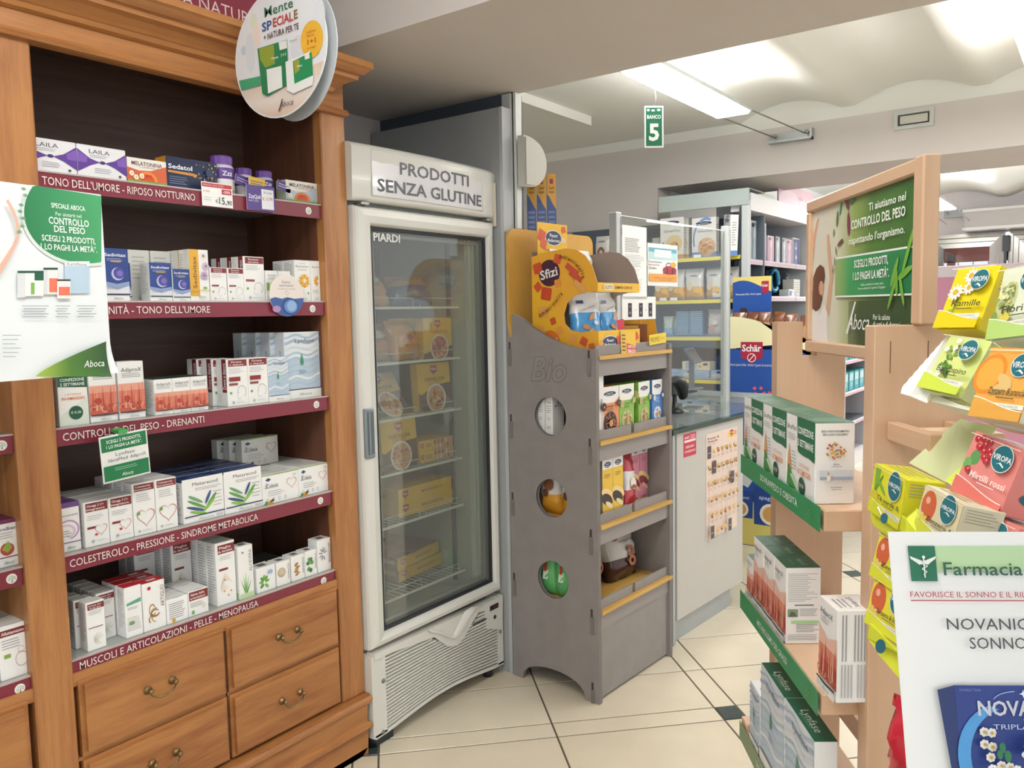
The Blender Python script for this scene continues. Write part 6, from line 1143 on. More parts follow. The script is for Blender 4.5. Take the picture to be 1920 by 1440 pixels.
# ============================================================ BLUE CARDBOARD FLOOR STAND
q = onz(1392, 1008); F_ = Fr(4.78, q.y+.0, -90)
u0 = F_.up(1362, 700)[0]; w = .52; F_ = Fr(4.78, F_.w(u0, 0)[1], -90); SBL = M('#1f4c9a', .45); SCR = M('#e6e0b4', .5)
fs = empty('cardboard_floor_stand', 'blue and cream cardboard floor stand with red shield logo', 'display stand', None, (0, 0, 0), 0, F_)
zz = lambda py, v=0: F_.up(1400, py, v)[1]
ztop, zr, zlow = zz(593), F_.up(1447, 645)[1], .0
MB().box(0, w, 0, .005, 0, zz(655), SBL).prism([(0, zz(655)), (w, zz(640))]+[(w*(1-k/10), zr-.09+(ztop-zr+.09)*(1-(1-k/10)**2.2)) for k in range(11)], 0, .005, SCR, 'y').build('front_panel', fs)
MB().box(0, .005, .005, .15, 0, ztop-.05, SCR).build('side_panel', fs); MB().box(w-.005, w, .005, .15, 0, zr-.1, M('#c9a184', .5)).build('side_panel', fs); MB().box(0, w, .145, .15, 0, ztop-.05, SBL).build('back_panel', fs)
wH = 1.9067-1.6664; MB().box(.0, wH, .10, .105, ztop-.16, zz(519, .10), SBL).build('header', fs)
p = Pr(1, 1, lambda u, v, k: (u, -k, v)); def_ = lambda px, py: F_.up(px, py)
def sp(p, px, py, t, h, c, wpx, **k): u, z = def_(px, py); u2 = def_(px+wpx, py)[0]-u; p.t(t, u, z, h, c, u2, **k)
a, b_ = def_(1389, 641), def_(1430, 676); cx, cz_ = (a[0]+b_[0])/2, (a[1]+b_[1])/2; sw, shh = (b_[0]-a[0])/2, (a[1]-b_[1])/2
rw(p, [(cx-sw, cz_-shh*.7), (cx-sw*.35, cz_-shh), (cx, cz_-shh*1.45), (cx+sw*.35, cz_-shh), (cx+sw, cz_-shh*.7), (cx+sw, cz_+shh), (cx-sw, cz_+shh)], '#a3203c')
p.t('Schär', cx, cz_+shh*.35, shh*.75, '#f0eef0', sw*1.75, 4); circ(p, cx, cz_-shh*.72, shh*.48, '#f0eef0', 20); circ(p, cx, cz_-shh*.72, shh*.40, '#a3203c', 20); rw(p, [(cx-shh*.3, cz_-shh*1.0), (cx-shh*.22, cz_-shh*1.05), (cx+shh*.3, cz_-shh*.45), (cx+shh*.22, cz_-shh*.4)], '#f0eef0')
sp(p, 1408, 684, 'Nuova pasta Schär. Anche il gusto la incorona.', .016, '#e6e6ea', 84)
for px, py in ((1415, 728), (1427, 728), (1417, 738), (1433, 737), (1443, 737)): circ(p, def_(px, py)[0], def_(px, py)[1], .011, '#d2566a', 12)
a = def_(1392, 905); c_ = def_(1447, 1005)
rw(p, [(.0, .005), (w, .005), (w, .22), (.0, .30)], '#cfc06a'); rw(p, [(0, .42), (.14, .36), (.24, .52), (.2, .62), (0, .62)], '#c9ccd0')
for x0_, z0_, s_ in ((.02, .17, .15), (.18, .14, .20)):
    rw(p, [(x0_, z0_), (x0_+s_, z0_), (x0_+s_*1.02, z0_+s_*1.1), (x0_-.005, z0_+s_*1.15)], '#1a3f86'); circ(p, x0_+s_*.5, z0_+s_*.35, s_*.33, '#e8e0d0', 16); circ(p, x0_+s_*.5, z0_+s_*.35, s_*.24, '#c99550', 12); p.t('spaghetti', x0_+s_*.5, z0_+s_*.85, s_*.12, '#e0e4ee', s_*.7)
circ(p, .42, .22, .045, '#b82a48', 14); p.t('Approvato dagli', .36, .46, .016, '#dfe4f0', .22, 1); p.t('intenditori', .36, .43, .016, '#dfe4f0', .2, 1); p.b.build('printed_front', fs)
p = Pr(1, 1, lambda u, v, k: (u, .10-k, v)); hz = zz(519, .10); h0 = ztop-.10; W0 = w; w = wH
rw(p, [(0, hz-.03)]+[(w*k/14, hz-.035-.045*(1-math.cos(math.pi*k/14))/2*1.3+.03*math.sin(math.pi*k/14)) for k in range(15)]+[(w, hz), (0, hz)], '#dcca78')
sw2 = .022; rw(p, [(w-.06, hz-.03), (w-.06+2*sw2, hz-.03), (w-.06+2*sw2, hz-.09), (w-.06+sw2, hz-.11), (w-.06, hz-.09)], '#a3203c'); p.t('Schär', w-.06+sw2, hz-.055, .016, '#eee', .036, 3); p.t('Nuova pasta Schär. Anche il gusto.', .10, hz-.105, .012, '#dfe4f0', .16, 1)
rw(p, [(.01, h0-.02), (.12, h0-.02), (.13, h0+.05), (.09, h0+.085), (.05, h0+.085), (.01, h0+.04)], '#e4e6ea'); circ(p, .07, h0+.115, .024, '#c99878', 14, .03); rw(p, [(.045, h0+.12), (.095, h0+.12), (.09, h0+.15), (.05, h0+.15)], '#3a2a26')
for k in range(18): x_ = .12+.005*k; rw(p, [(x_, h0+.02), (x_+.008, h0+.02), (x_+.02, h0+.085), (x_+.012, h0+.09)], ['#d8a850', '#c98a3a', '#e3c070'][k % 3])
circ(p, .165, h0+.075, .025, '#b83a34', 16, .025); p.b.build('printed_header', fs); w = W0
BG['gold'] = bag(.075, .20, .05, [(.7, M('#c9a070', .25, metal=.3)), (1, M('#7a4a30', .3, coat=.4))], 51, .006)
for i in range(6): put_bag('gold', 'golden pasta bag sticking out of the blue floor stand, %s from the left' % ORD[i], 'bags in the blue floor stand', F_, .055+.08*i, .055, zz(596)-.165-.012*max(0, i-3), 12*(-1)**i, -6)
MB_in = MB().box(.005, w-.005, .005, .145, zz(610)-.19-.03, zz(610)-.185-.03, SCR).build('tray', fs)
# ============================================================ BEECH STAND (local x towards the photographer, front faces the aisle)
T = Fr(1.385, .313, 214.75); BE = wood('beech', '#c8a484', '#d0ae90', 'Z', .45, .1, 1.0, 1.0); BEX = wood('beech_x', '#c8a484', '#d2b092', 'X', .45, .1, 1.0, 1.0); BEE = M('#d8b898', .45, noise=.03)
st = empty('beech_product_stand', 'pale beech wood product stand with two upright panels and green edged shelves', 'display stand', None, (0, 0, 0), 0, T)
for x0, nm in ((0, 'near_panel'), (-.505, 'far_panel')): 
    b = MB()
    if x0: b.prism([(0, 0), (.148, 0), (.148, 1.42), (.086, 1.42), (.086, 1.345), (.055, 1.345), (.055, 1.42), (0, 1.42)], x0, x0+.038, BE, 'x')
    else: b.bbox(x0, x0+.038, 0, .148, 0, 1.42, BE, .0015).box(.0375, .0384, .024, .0255, 1.345, 1.395, M('#7a5a44', .7)).box(.0375, .0384, .082, .0835, 1.35, 1.395, M('#7a5a44', .7))
    b.build(nm, st)
GS = M('#2b8a55', .4); PX = glass('strip_plastic', (.95, .97, .95), 1.2)
for i, (zt_, txt) in enumerate(((1.124, 'SOVRAPPESO E OBESITÀ'), (.810, 'METABOLISMO DEI GRASSI'), (.497, 'DRENAGGIO E MICROCIRCOLO'))):
    s = MB().bbox(-.503, .0, -.060, .125, zt_-.042, zt_-.006, BEX, .002).build('shelf', st)
    if i == 2: MB().bbox(-.503, -.46, -.064, .10, zt_-.03, zt_+.012, BEX, .002).build('end_batten', s)
    e = MB().box(-.505, -.0, -.068, -.0665, zt_-.042, zt_, GS if i < 2 else M('#5a7a4a', .3)).build('edge_strip', s)
    p = Pr(1, 1, lambda u, v, k: (u, -.0683-k, v)); p.t(txt, -.228 if i == 0 else -.26, zt_-.020, .013, '#e6f0e6', .235 if i == 0 else .20, 1);
    for k in range(6): a = k*1.05+.3; p._a([(-.045+.016*math.cos(a+d)*r, zt_-.022+.013*math.sin(a+d)*r) for d, r in ((0, 1), (.3, .4), (-.0, .15), (-.3, .4))], [(0, 1, 2, 3)], '#5aa05a')
    p.b.build('lettering', e)
MB().bbox(-.467, .0, .09, .12, .25, .30, BEX, .002).build('rear_rail', st); MB().bbox(-.467, .0, .09, .12, .60, .64, BEX, .002).build('rear_rail', st)
for z0 in (1.243, .93, .62):
    for y in (.022, .110): MB().bbox(.038, .175, y, y+.018, z0-.003, z0+.026, BEX, .0015).build('peg_arm', st)
    MB().tube([(.12, .035, z0+.018), (.12, .12, z0+.018)], .010, BEE, 10).build('peg_rod', st)
MB().tube([(.045, -.01, .695), (.17, -.01, .70), (.185, -.008, .695), (.187, -.006, .66), (.187, -.005, .60)], .0035, M('#e6d22c', .3), 8).tube([(.045, -.01, .695), (.04, -.01, .66)], .0035, M('#e6d22c', .3), 8).build('wire_loop', st)
# poster frame
pf = empty('poster_frame', 'beech framed green poster reading Ti aiutiamo nel CONTROLLO DEL PESO', 'poster', None, (0, 0, 0), 0, T)
yF = .057; ua, ub = T.up(1510.5, 500, yF)[0], T.up(1713, 500, yF)[0]; za, zb = T.up(1713, 297.5, yF)[1], T.up(1510.6, 659, yF)[1]; fw = .024
for q_ in ((ua, ub-.0, za-fw, za), (ua, -.001, zb, zb+fw), (ua, ua+fw*.8, zb+fw, za-fw)): MB().bbox(q_[0], q_[1], yF, yF+.027, q_[2], q_[3], BEX, .003).build('frame_rail', pf)
MB().bbox(ub-.008, ub+.024, yF, yF+.027, 1.4202, za+.002, BE, .003).build('frame_post', pf)
MB().box(ua+.015, -.001, yF+.010, yF+.014, zb+.01, za-.01, M('#f0f0ee', .4)).build('board', pf)
gxa, gxb, gza, gzb = ua+fw*.8, ub-.008, za-fw, zb+fw
p = Pr(gxb-gxa, gza-gzb, lambda u, v, k: (gxa+u, yF+.010-k, gzb+v), .0004)
def P2(px, py): u, z = T.up(px, py, yF+.01); return (u-gxa)/(gxb-gxa), (z-gzb)/(gza-gzb)
def grad_mat(name, stops, axis=0, off=0, length=1.0, noise=.0):
    m = bpy.data.materials.new(name); m.use_nodes = True; t = m.node_tree; b = t.nodes['Principled BSDF']; tc = t.nodes.new('ShaderNodeTexCoord'); sx = t.nodes.new('ShaderNodeSeparateXYZ')
    ma = t.nodes.new('ShaderNodeMath'); ma.operation = 'MULTIPLY_ADD'; ma.inputs[1].default_value = 1/length; ma.inputs[2].default_value = -off/length; r = t.nodes.new('ShaderNodeValToRGB')
    while len(r.color_ramp.elements) < len(stops): r.color_ramp.elements.new(.5)
    for e, (pos, c) in zip(r.color_ramp.elements, stops): e.position = pos; e.color = (*lin(c), 1)
    L = t.links.new; L(tc.outputs['Object'], sx.inputs[0]); L(sx.outputs[axis], ma.inputs[0])
    if noise:
        n = t.nodes.new('ShaderNodeTexNoise'); n.inputs['Scale'].default_value = 9; L(tc.outputs['Object'], n.inputs['Vector']); m2 = t.nodes.new('ShaderNodeMath'); m2.operation = 'MULTIPLY_ADD'; m2.inputs[1].default_value = noise; L(n.outputs[0], m2.inputs[0]); L(ma.outputs[0], m2.inputs[2]); L(m2.outputs[0], r.inputs[0])
    else: L(ma.outputs[0], r.inputs[0])
    L(r.outputs[0], b.inputs['Base Color']); b.inputs['Roughness'].default_value = .35; return m
GP = grad_mat('poster_meadow_print', [(.0, '#e4e2d8'), (.28, '#d9d8c0'), (.45, '#94a860'), (.62, '#4d7a34'), (1, '#356428')], 0, gxa, gxb-gxa, .0)
p.r(0, 0, 1, 1, GP); p.r(.42, .0, 1, .30, grad_mat('poster_dark_print', [(0, '#8c9470'), (.25, '#3f5232'), (1, '#2c4a26')], 0, gxa+(gxb-gxa)*.38, (gxb-gxa)*.6))
def pt(s_, px0, px1, py, h, c='#f0f4ee', bold=2, **k):
    a, b2 = P2(px0, py), P2(px1, py); p.t(s_, (a[0]+b2[0])/2, (a[1]), h, c, b2[0]-a[0], bold, **k)
# figure of the woman (printed)
SK, HR = '#d9ab90', '#6a4030'
p.p([P2(*q_) for q_ in ((1515, 655), (1517, 600), (1522, 575), (1530, 570), (1537, 592), (1546, 570), (1551, 585), (1553, 655))], '#efedea'); p.p([P2(*q_) for q_ in ((1520, 575), (1521, 500), (1526, 440), (1533, 412), (1537, 408), (1530, 445), (1525, 500), (1526, 570))], SK)
p.p([P2(*q_) for q_ in ((1549, 578), (1557, 520), (1552, 470), (1551, 440), (1555, 439), (1558, 475), (1563, 520), (1555, 595))], SK); p.p([P2(*q_) for q_ in ((1523, 578), (1520, 562), (1525, 545), (1526, 520), (1532, 503), (1539, 496), (1546, 502), (1548, 518), (1546, 530), (1541, 545), (1543, 560), (1538, 578), (1531, 584))], HR)
x_, y_ = P2(1541, 540); p.e(x_, y_, .030, .055, '#d8a486', 16); x2, y2 = P2(1545, 548); p.arc(x2, y2, .012, .012, .5, '#f0ece8', 190, 350, 8)
for px, py, c_, s_, r_ in ((1588, 370, '#5a8a4a', .03, 60), (1603, 372, '#3a7a5a', .04, 30), (1578, 391, '#3f8a70', .03, 70), (1589, 380, '#7a2a50', .025, 100), (1593, 384, '#7a2a50', .025, 80), (1593, 420, '#8a2a5a', .05, 95), (1572, 410, '#5a7a3a', .035, 80), (1578, 455, '#6a4a40', .035, 20), (1566, 437, '#4a7a4a', .02, 90), (1570, 470, '#4a6a3a', .02, 100), (1568, 490, '#6a4a4a', .02, 90), (1565, 505, '#4a6a3a', .02, 80)): x_, y_ = P2(px, py); p.e(x_, y_, s_, s_*.45, c_, 8, rot=r_)
a, b2 = P2(1575, 485), P2(1711, 463); c_ = P2(1580, 553)
p.p([(a[0]-.03, P2(1575, 484)[1]), (1, P2(1711, 463)[1]), (1, P2(1711, 552)[1]), (a[0]-.03, P2(1575, 556)[1])], grad_mat('poster_band_print', [(0, '#8fae6a'), (.18, '#2f9a5a'), (1, '#127045')], 0, gxa+(gxb-gxa)*a[0], (gxb-gxa)*(1-a[0])))
for py in ((484, 463), (556, 552)): A_, B_ = P2(1575, py[0]), P2(1711, py[1]); p.p([(A_[0]-.03, A_[1]-.006), (1, B_[1]-.006), (1, B_[1]+.006), (A_[0]-.03, A_[1]+.006)], '#eef2ee')
pt('Ti aiutiamo nel', 1633, 1703, 388, .050); pt('CONTROLLO DEL PESO', 1600, 1702, 422, .060, bold=3); pt("rispettando l'organismo.", 1596, 1701, 452, .050)
pt('SCEGLI 2 PRODOTTI,', 1606, 1670, 495, .052, bold=4); pt('1 LO PAGHI LA METÀ*.', 1604, 1672, 518, .052, bold=4); pt('*Sulla confezione meno cara.', 1618, 1662, 534, .016, bold=0); pt('Promo valida dal 15 aprile al 15 giugno.', 1614, 1666, 541, .016, bold=0)
x_, y_ = P2(1690, 525)
for dx, dy, sx_, sy_, r_ in ((-.03, .05, .06, .022, 60), (.05, .04, .06, .022, 20), (-.04, -.06, .08, .018, 60), (.03, -.06, .06, .018, -70), (.07, .16, .09, .02, 62), (-.01, -.01, .05, .02, 95)): p.e(x_+dx, y_+dy, sx_, sy_, '#6fa83c', 10, rot=r_)
pt('Aboca', 1595, 1636, 602, .11, bold=0, sh=.35); a = P2(1592, 620); p.p([(a[0], a[1]-.02), (a[0]+.02, a[1]-.02), (a[0]+.10, a[1]+.2), (a[0]+.085, a[1]+.2)], '#eef2ee'); pt('Per la salute', 1644, 1676, 594, .036, bold=1); pt('di oggi e di domani.', 1644, 1697, 607, .036, bold=1)
p.b.build('printed_poster', pf)
# ---- cartons on the stand
def libral(p):
    p.t('libraMed', .20, .84, .07, '#7a7c7c', .34, 0); p.p([(.42, .58), (1, .50), (1, 1), (.40, 1)], '#1d6a48'); p.e(.72, .565, .30, .04, '#1d6a48', 16); p.t('CONFEZIONE', .70, .84, .09, '#e8f0ea', .52, 4); p.t('5 SETTIMANE', .70, .68, .09, '#e8f0ea', .52, 4)
    p.l(.06, .36, .74, 3, .03, '#a9a9a9', .3); p.p([(.05, .3), (.13, .62), (.20, .3), (.14, .12)], '#dfa468'); p.p([(.04, .05), (.08, .30), (.14, .34), (.20, .24), (.42, .06), (.2, .02)], '#3f8a4c'); p.p([(.16, .2), (.42, .04), (.5, .04), (.3, .22)], '#b9d8b0'); p.l(.22, .40, .52, 6, .045, '#8a8f98', .2)
    p.t('2 SETTIMANE', .66, .40, .045, '#d99a60', .36, 0); p.t('IN OMAGGIO', .68, .31, .07, '#d98545', .44, 3); p.c(.60, .13, .105, '#174f38', 20); p.t('€ 41,50', .60, .14, .05, '#dfe9df', .16, 2); p.r(.30, .01, .36, .03, '#333')
def librae(p):
    p.t('SEGUI I PASSI FONDAMENTALI', .5, .90, .025, '#55585a', .70, 2); p.t('PER IL GIUSTO EQUILIBRIO', .5, .86, .025, '#55585a', .62, 2); rnd = random.Random(6)
    for _ in range(46): a_, r_ = rnd.random()*6.28, rnd.random()**.5; p.e(.5+.24*r_*math.cos(a_), .67+.10*r_*math.sin(a_), .03, .015, rnd.choice(['#c9704a', '#e0b070', '#b84a3a', '#d99a58', '#8fa050', '#e8d0a0']), 7)
    p.t('Bilancia', .5, .505, .018, '#444', .14, 2); p.t('correttamente', .5, .48, .016, '#555', .26, 1); p.r(.08, .33, .92, .43, '#cdd3da'); p.r(.08, .31, .92, .35, '#9fb0c6'); p.e(.30, .38, .03, .035, '#c99a80', 10); p.p([(.26, .30), (.34, .30), (.36, .37), (.26, .37)], '#e8e6e4'); p.p([(.34, .30), (.40, .30), (.42, .36), (.35, .36)], '#c0a090')
    p.t('Fai movimento', .5, .225, .018, '#444', .28, 2); p.t('regolarmente', .5, .20, .016, '#555', .26, 1); p.t('www.libramed.it', .5, .022, .014, '#666', .34)
def adil(p):
    p.r(0, .12, 1, .55, '#dd8a72'); p.p([(0, .5), (1, .5), (1, .68), (.5, .60), (0, .70)], '#e9bfae'); p.r(0, .12, 1, .34, '#cc6450'); p.t('AdiproX', .42, .87, .07, '#4d4d52', .7, -.3); p.l(.12, .6, .80, 3, .025, '#6a7a70', .2); rnd = random.Random(12)
    for k in range(9): x = .06+.11*k; h_ = .2+.22*rnd.random(); p.p([(x-.03, .2), (x+.05, .2), (x+.04, .2+h_)], rnd.choice(['#ecb8a0', '#b8483a', '#e29478']))
    for k in range(7): p.arc(.1+.14*k, .20+.05*rnd.random(), .11, .05, .22, rnd.choice(['#e9bfa5', '#a93f34', '#e8a888', '#8a2f28']), 300*rnd.random(), 300+120*rnd.random(), 10)
    p.p([(0, .10), (.5, .085), (1, .10), (1, .125), (.5, .11), (0, .125)], '#3f3a3c'); p.r(0, 0, 1, .085, '#f0efed'); aboca(p, .045, .04)
def adie(p): p.l(.06, .95, .92, 16, .024, '#8f8f92', .2, .45); p.r(.25, .505, .8, .52, '#6f6f72'); p.r(.05, .36, .35, .46, '#8a9a80'); p.p([(.08, .36), (.33, .36), (.25, .42), (.15, .43)], '#5a6a58'); p.l(.4, .95, .46, 5, .022, '#9a9a9c', .3); p.r(.15, .27, .95, .31, '#a8d49a'); p.l(.3, .95, .25, 5, .022, '#8a8a8c', .3); p.l(.06, .95, .12, 4, .022, '#a0a0a2', .3)
def adiev(p):      # back panel with columns of turned print
    for x in (.12, .2, .42, .5, .58, .66, .82, .9): p.r(x, .45, x+.035, .95, '#a0a0a3')
    for x in (.10, .18, .26, .34, .5, .58, .66, .74, .82, .9): p.r(x, .06, x+.03, .42, '#b0b0b3')
dgt = lambda txt: (lambda p: (p.r(0, 0, 1, 1, '#1d5440'), p.t(txt, .5, .62, .16, '#8fb4a4', .55, -.2), p.l(.25, .75, .3, 1, .08, '#6f9a88', .2)))
KL_ = Kind('diet_supplement_box', CT, .152, .138, .066, front=libral, right=librae, top=lambda p: (p.r(.0, 0, 1, 1, '#4f7d68'), p.p([(0, 0), (1, 0), (1, .2), (.5, .34), (0, .2)], '#3f6e5a'), p.r(.62, .1, .9, .85, '#5f8a76'), p.l(.1, .5, .8, 4, .15, '#6f9a88', .3)))
KA = Kind('coral_supplement_box', CT, .074, .150, .066, front=adil, right=adie, top=dgt('AdiproX')); KAs = Kind('coral_supplement_box', CT, .054, .092, .06, front=adil, right=adie, top=dgt('AdiproX')); KA2 = Kind('coral_supplement_box', CT, .074, .156, .066, front=adil, right=adiev, top=lambda p: (p.t('AdiproX', .5, .6, .14, '#66666a', .6, 0, rot=180), p.l(.3, .9, .4, 3, .12, '#9a9a9c', .3)))
lynw = lambda p: (lynf(p), p.r(0, .0, 1, .02, '#ddd'))
KY = Kind('blue_supplement_box', CT, .158, .212, .04, '#eceeef', front=lynf, top=lambda p: (p.r(0, 0, 1, 1, '#12604a'), p.t('Lynfase', .55, .5, .42, '#d8e6de', .52, -.2), p.l(.35, .8, .2, 1, .08, '#8fc0ae', .2))); KYs = Kind('blue_supplement_box', CT, .075, .135, .045, '#e6e8ea', front=lynf)
gS = 'cartons on the beech stand'
for i, x in enumerate((-.500, -.347, -.194)): KL_.put('large CONFEZIONE 5 SETTIMANE carton on the upper beech shelf, %s' % ['farthest', 'middle', 'nearest'][i], gS, T, x, -.062, 1.1185)
KAs.put('short coral carton at the far end of middle beech shelf', gS, T, -.490, -.056, .8045)
for i, x in enumerate((-.434, -.358, -.283)): KA.put('coral carton with green top on the middle beech shelf, %s of three' % ['farthest', 'middle', 'nearest'][i], gS, T, x, -.056, .8045)
KA2.put('single coral and white carton standing apart at the near shelf end', gS, T, -.048+.004, -.050, .8045, 2)
KYs.put('small pale blue carton at the far end of lowest beech shelf', gS, T, -.435, -.062, .4915); KY.put('wide pale blue carton with green top on lowest beech shelf, farther one', gS, T, -.350, -.062, .4915+.001); KY.put('wide pale blue carton with green top on lowest beech shelf, nearer one', gS, T, -.190, -.060, .4915+.001)
# ============================================================ TEA BOXES ON THE CARDBOARD RACK
def tea_frame(TLp, TRp, BLp): 
    A_, B_, C_ = ondist(*TLp), ondist(*TRp), ondist(*BLp); u = (B_-A_); w = u.length; u = u.normalized(); v = A_-C_; v = v-u*v.dot(u); h = v.length; v = v.normalized(); n = v.cross(u)*-1; n = u.cross(v)   # outward normal faces the camera side
    if n.dot(A_-CP) > 0: n = -n
    mt = Matrix((u, -n, v)).transposed().to_4x4(); mt.translation = A_-v*h; return mt, w, h
def viro(p, x, y, r): p.e(x, y, r, r*1.02*p.w/p.h, '#e2e8e4', 22); p.e(x, y, r*.93, r*.95*p.w/p.h, '#1f6a76', 22); p.t('VIROPA', x, y+.01, r*.42, '#eef2f2', r*1.75, 3); p.p([(x-r*.4, y-r*.5), (x-r*.1, y-r*.4), (x+r*.35, y-r*.62), (x+r*.4, y-r*.52), (x-.0, y-r*.28)], '#eef2f2')
def daisy(p, x, y, r): [p.e(x+r*.6*math.cos(a*.571), y+r*.6*p.w/p.h*math.sin(a*.571), r*.42, r*.17*p.w/p.h, '#f2f0ea', 8, rot=math.degrees(a*.571)) for a in range(11)]; p.c(x, y, r*.36, '#d9a83a', 12)
def wave_(p, c, cw='#f4f4e8'): 
    P = [(k/12, .24-.16*math.sin(math.pi*min(1, k/12*.62+.0)/1)*(k/12)**.6 + .04) for k in range(13)]; p.p(P+[(1, 0), (0, 0)], c)
    for k in range(12): (x0_, y0_), (x1_, y1_) = P[k], P[k+1]; p._a([(x0_*p.w, y0_*p.h), (x1_*p.w, y1_*p.h), (x1_*p.w, (y1_+.014)*p.h), (x0_*p.w, (y0_+.014)*p.h)], [(0, 1, 2, 3)], cw); p.k -= .00014
    p.k += .0003
def tea(bg, c2, nm, deco, txc='#3c4030', band=True, sub='BIOLOGICO'):
    def f(p):
        p.r(0, 0, 1, 1, bg); deco(p); 
        if band: p.r(.30, .16, 1, .225, '#e9e9dc'); p.t(sub, .72, .192, .034, '#8a8a70', .36, 0)
        wave_(p, c2); viro(p, .73, .76, .20); p.t(nm, .62, .39, .10, txc, min(.70, .095*len(nm)), 2); p.l(.45, .85, .29, 1, .03, txc, .4); p.r(0, .955, 1, .965, '#eeeed8')
    return f
d1 = lambda p: (p.p([(.2, .1), (.26, .1), (.3, .5), (.24, .5)], '#7f9a30'), p.e(.15, .25, .12, .05, '#a8b030', 8, rot=60), daisy(p, .42, .86, .16), daisy(p, .50, .66, .15), daisy(p, .24, .58, .17))
d2 = lambda p: (p.e(.2, .55, .2, .28, '#c9cf9a', 14, rot=-15), [p.e(.08+.26*random.random(), .4+.4*random.random(), .045, .03, random.choice(['#dfe2b8', '#b4bf80', '#8fa860', '#e4e0a0']), 7) for _ in range(40)], p.e(.32, .3, .12, .08, '#d8cc5a', 9), p.e(.1, .25, .08, .14, '#7fa050', 8))
d3 = lambda p: ([p.e(.12+.28*random.random(), .3+.62*random.random(), .07, .035, random.choice(['#5f8a3a', '#7fa848', '#4f7a30']), 8, rot=random.randint(0, 180)) for _ in range(20)], [[p.e(x+.035*math.cos(k*1.256), y+.03*math.sin(k*1.256), .03, .022, '#f0efe6', 7) for k in range(5)] for x, y in ((.15, .75), (.35, .78), (.25, .4), (.12, .28), (.3, .3), (.4, .9))])
d4 = lambda p: (p.e(.15, .62, .30, .30, '#e08a30', 20, rot=-20), p.e(.15, .62, .24, .24, '#eda848', 18, rot=-20), [p.e(x, y, .14, .07, '#d9b878', 10, rot=r) for x, y, r in ((.45, .55, -40), (.4, .42, 30), (.55, .5, -60))])
d5 = lambda p: (p.p([(.1, .35), (.16, .35), (.24, .95), (.05, .95)], '#7fae3c'), p.e(.2, .62, .2, .05, '#5f9a30', 10, rot=50), p.e(.32, .6, .18, .05, '#7fae3c', 10, rot=-30), p.e(.12, .32, .13, .16, '#d8c83a', 14))
d6 = lambda p: (p.e(.22, .62, .19, .32, '#c8603c', 20, rot=8), p.e(.18, .72, .06, .08, '#e8b09a', 8), [p.e(x, y, .10, .10, '#ddc868', 10, rot=r) for x, y, r in ((.1, .3, 60), (.22, .26, 80))])
d7 = lambda p: (p.e(.18, .62, .10, .12, '#5f9a5a', 9), p.e(.08, .5, .08, .1, '#6faa60', 9), [(p.c(x, y, .055, '#b8323c', 12), p.c(x+.012, y+.015, .016, '#f0b8bc', 6)) for x, y in ((.1, .9), (.2, .93), (.28, .86), (.36, .92), (.3, .76), (.4, .80), (.2, .80), (.36, .68), (.46, .74), (.16, .42), (.44, .64))])
TEAS = [
 ('bright yellow camomile tea box with daisies, top of the rack', (1797, 505, 1.12), (1879, 497, 1.05), (1768, 618, 1.105), .065, '#e8d41f', '#e3cb1c', 'Kamille', d1, '#e9dc60'),
 ('pale green tea box with elder blossom at the right edge, top row', (1884, 508, 1.00), (1975, 488, .93), (1860, 640, .99), .065, '#e4ead0', '#b4d47a', 'Fiori di', d2, '#e8ecd8'),
 ('lime tea box with hawthorn flowers below the camomile one', (1783, 630, 1.09), (1862, 640, 1.02), (1750, 735, 1.07), .065, '#d5e08a', '#c9d94e', 'Biancospino', d3, '#dfe6b0'),
 ('orange ginger tea box at the right edge of the second row', (1860, 652, .98), (1958, 655, .91), (1840, 783, .96), .065, '#e8a850', '#dba24a', 'Zenzero & arancia', d4, '#e0d8b8'),
 ('yellow green tea box standing lowest left in the rack tray', (1642, 868, 1.14), (1701, 899, 1.04), (1638, 962, 1.13), .05, '#dfdc2e', '#d5d830', 'Tè verde &', d5, '#dcd9c4'),
 ('beige tea box with mango picture in the rack tray', (1737, 908, 1.02), (1808, 946, .93), (1726, 1000, 1.01), .05, '#d9cfa8', '#c9d04a', 'Zenzero &', d6, '#dcd6bc'),
 ('red cranberry tea box at right, upper one of two', (1831, 808, 1.00), (1925, 844, .92), (1816, 936, .985), .06, '#e08a84', '#d9736c', 'Mirtilli rossi', d7, '#d9605c'),
 ('red cranberry tea box at right, lower one of two', (1821, 946, .99), (1914, 990, .91), (1807, 1070, .975), .06, '#e08a84', '#d9736c', 'Mirtilli rossi', d7, '#d9605c'),
 ('yellow ginger tea box half behind the white notice, upper one', (1652, 997, 1.12), (1716, 1032, 1.03), (1640, 1084, 1.11), .04, '#ddd83a', '#d5d838', 'Zenzero', d6, '#dcd9c4'),
 ('yellow ginger and lemon tea box half behind the white notice, lower one', (1642, 1080, 1.11), (1712, 1118, 1.02), (1630, 1172, 1.10), .04, '#e2d93c', '#d8da3a', 'Zenzero & limone', d6, '#dcd9c4'),
]
for lb, a, b_, c_, dep, bg_, c2_, nm, deco, body in TEAS:
    mt, w, h = tea_frame(a, b_, c_); cr = 'cranberry' in lb
    k = Kind('tea_box', 'tea box', w, h, dep, bg_ if cr or 'yellow' in lb else body, front=tea(bg_, c2_, nm, deco, '#f4e8e4' if cr else '#4a4a30', not cr), right=lambda p: (p.l(.1, .9, .9, 5, .06, '#a9a590', .3), p.e(.6, .3, .35, .1, '#1f6a76', 14)), left=lambda p: p.l(.2, .8, .8, 6, .08, '#c9c4a0', .3), top=lambda p, c=c2_: p.l(.1, .9, .8, 4, .18, '#b0b070', .3))
    o = link('tea_box', k.body, None, lb, 'tea box', 'tea boxes on the cardboard rack'); link('printed_face', k.pm, o); o.matrix_world = mt
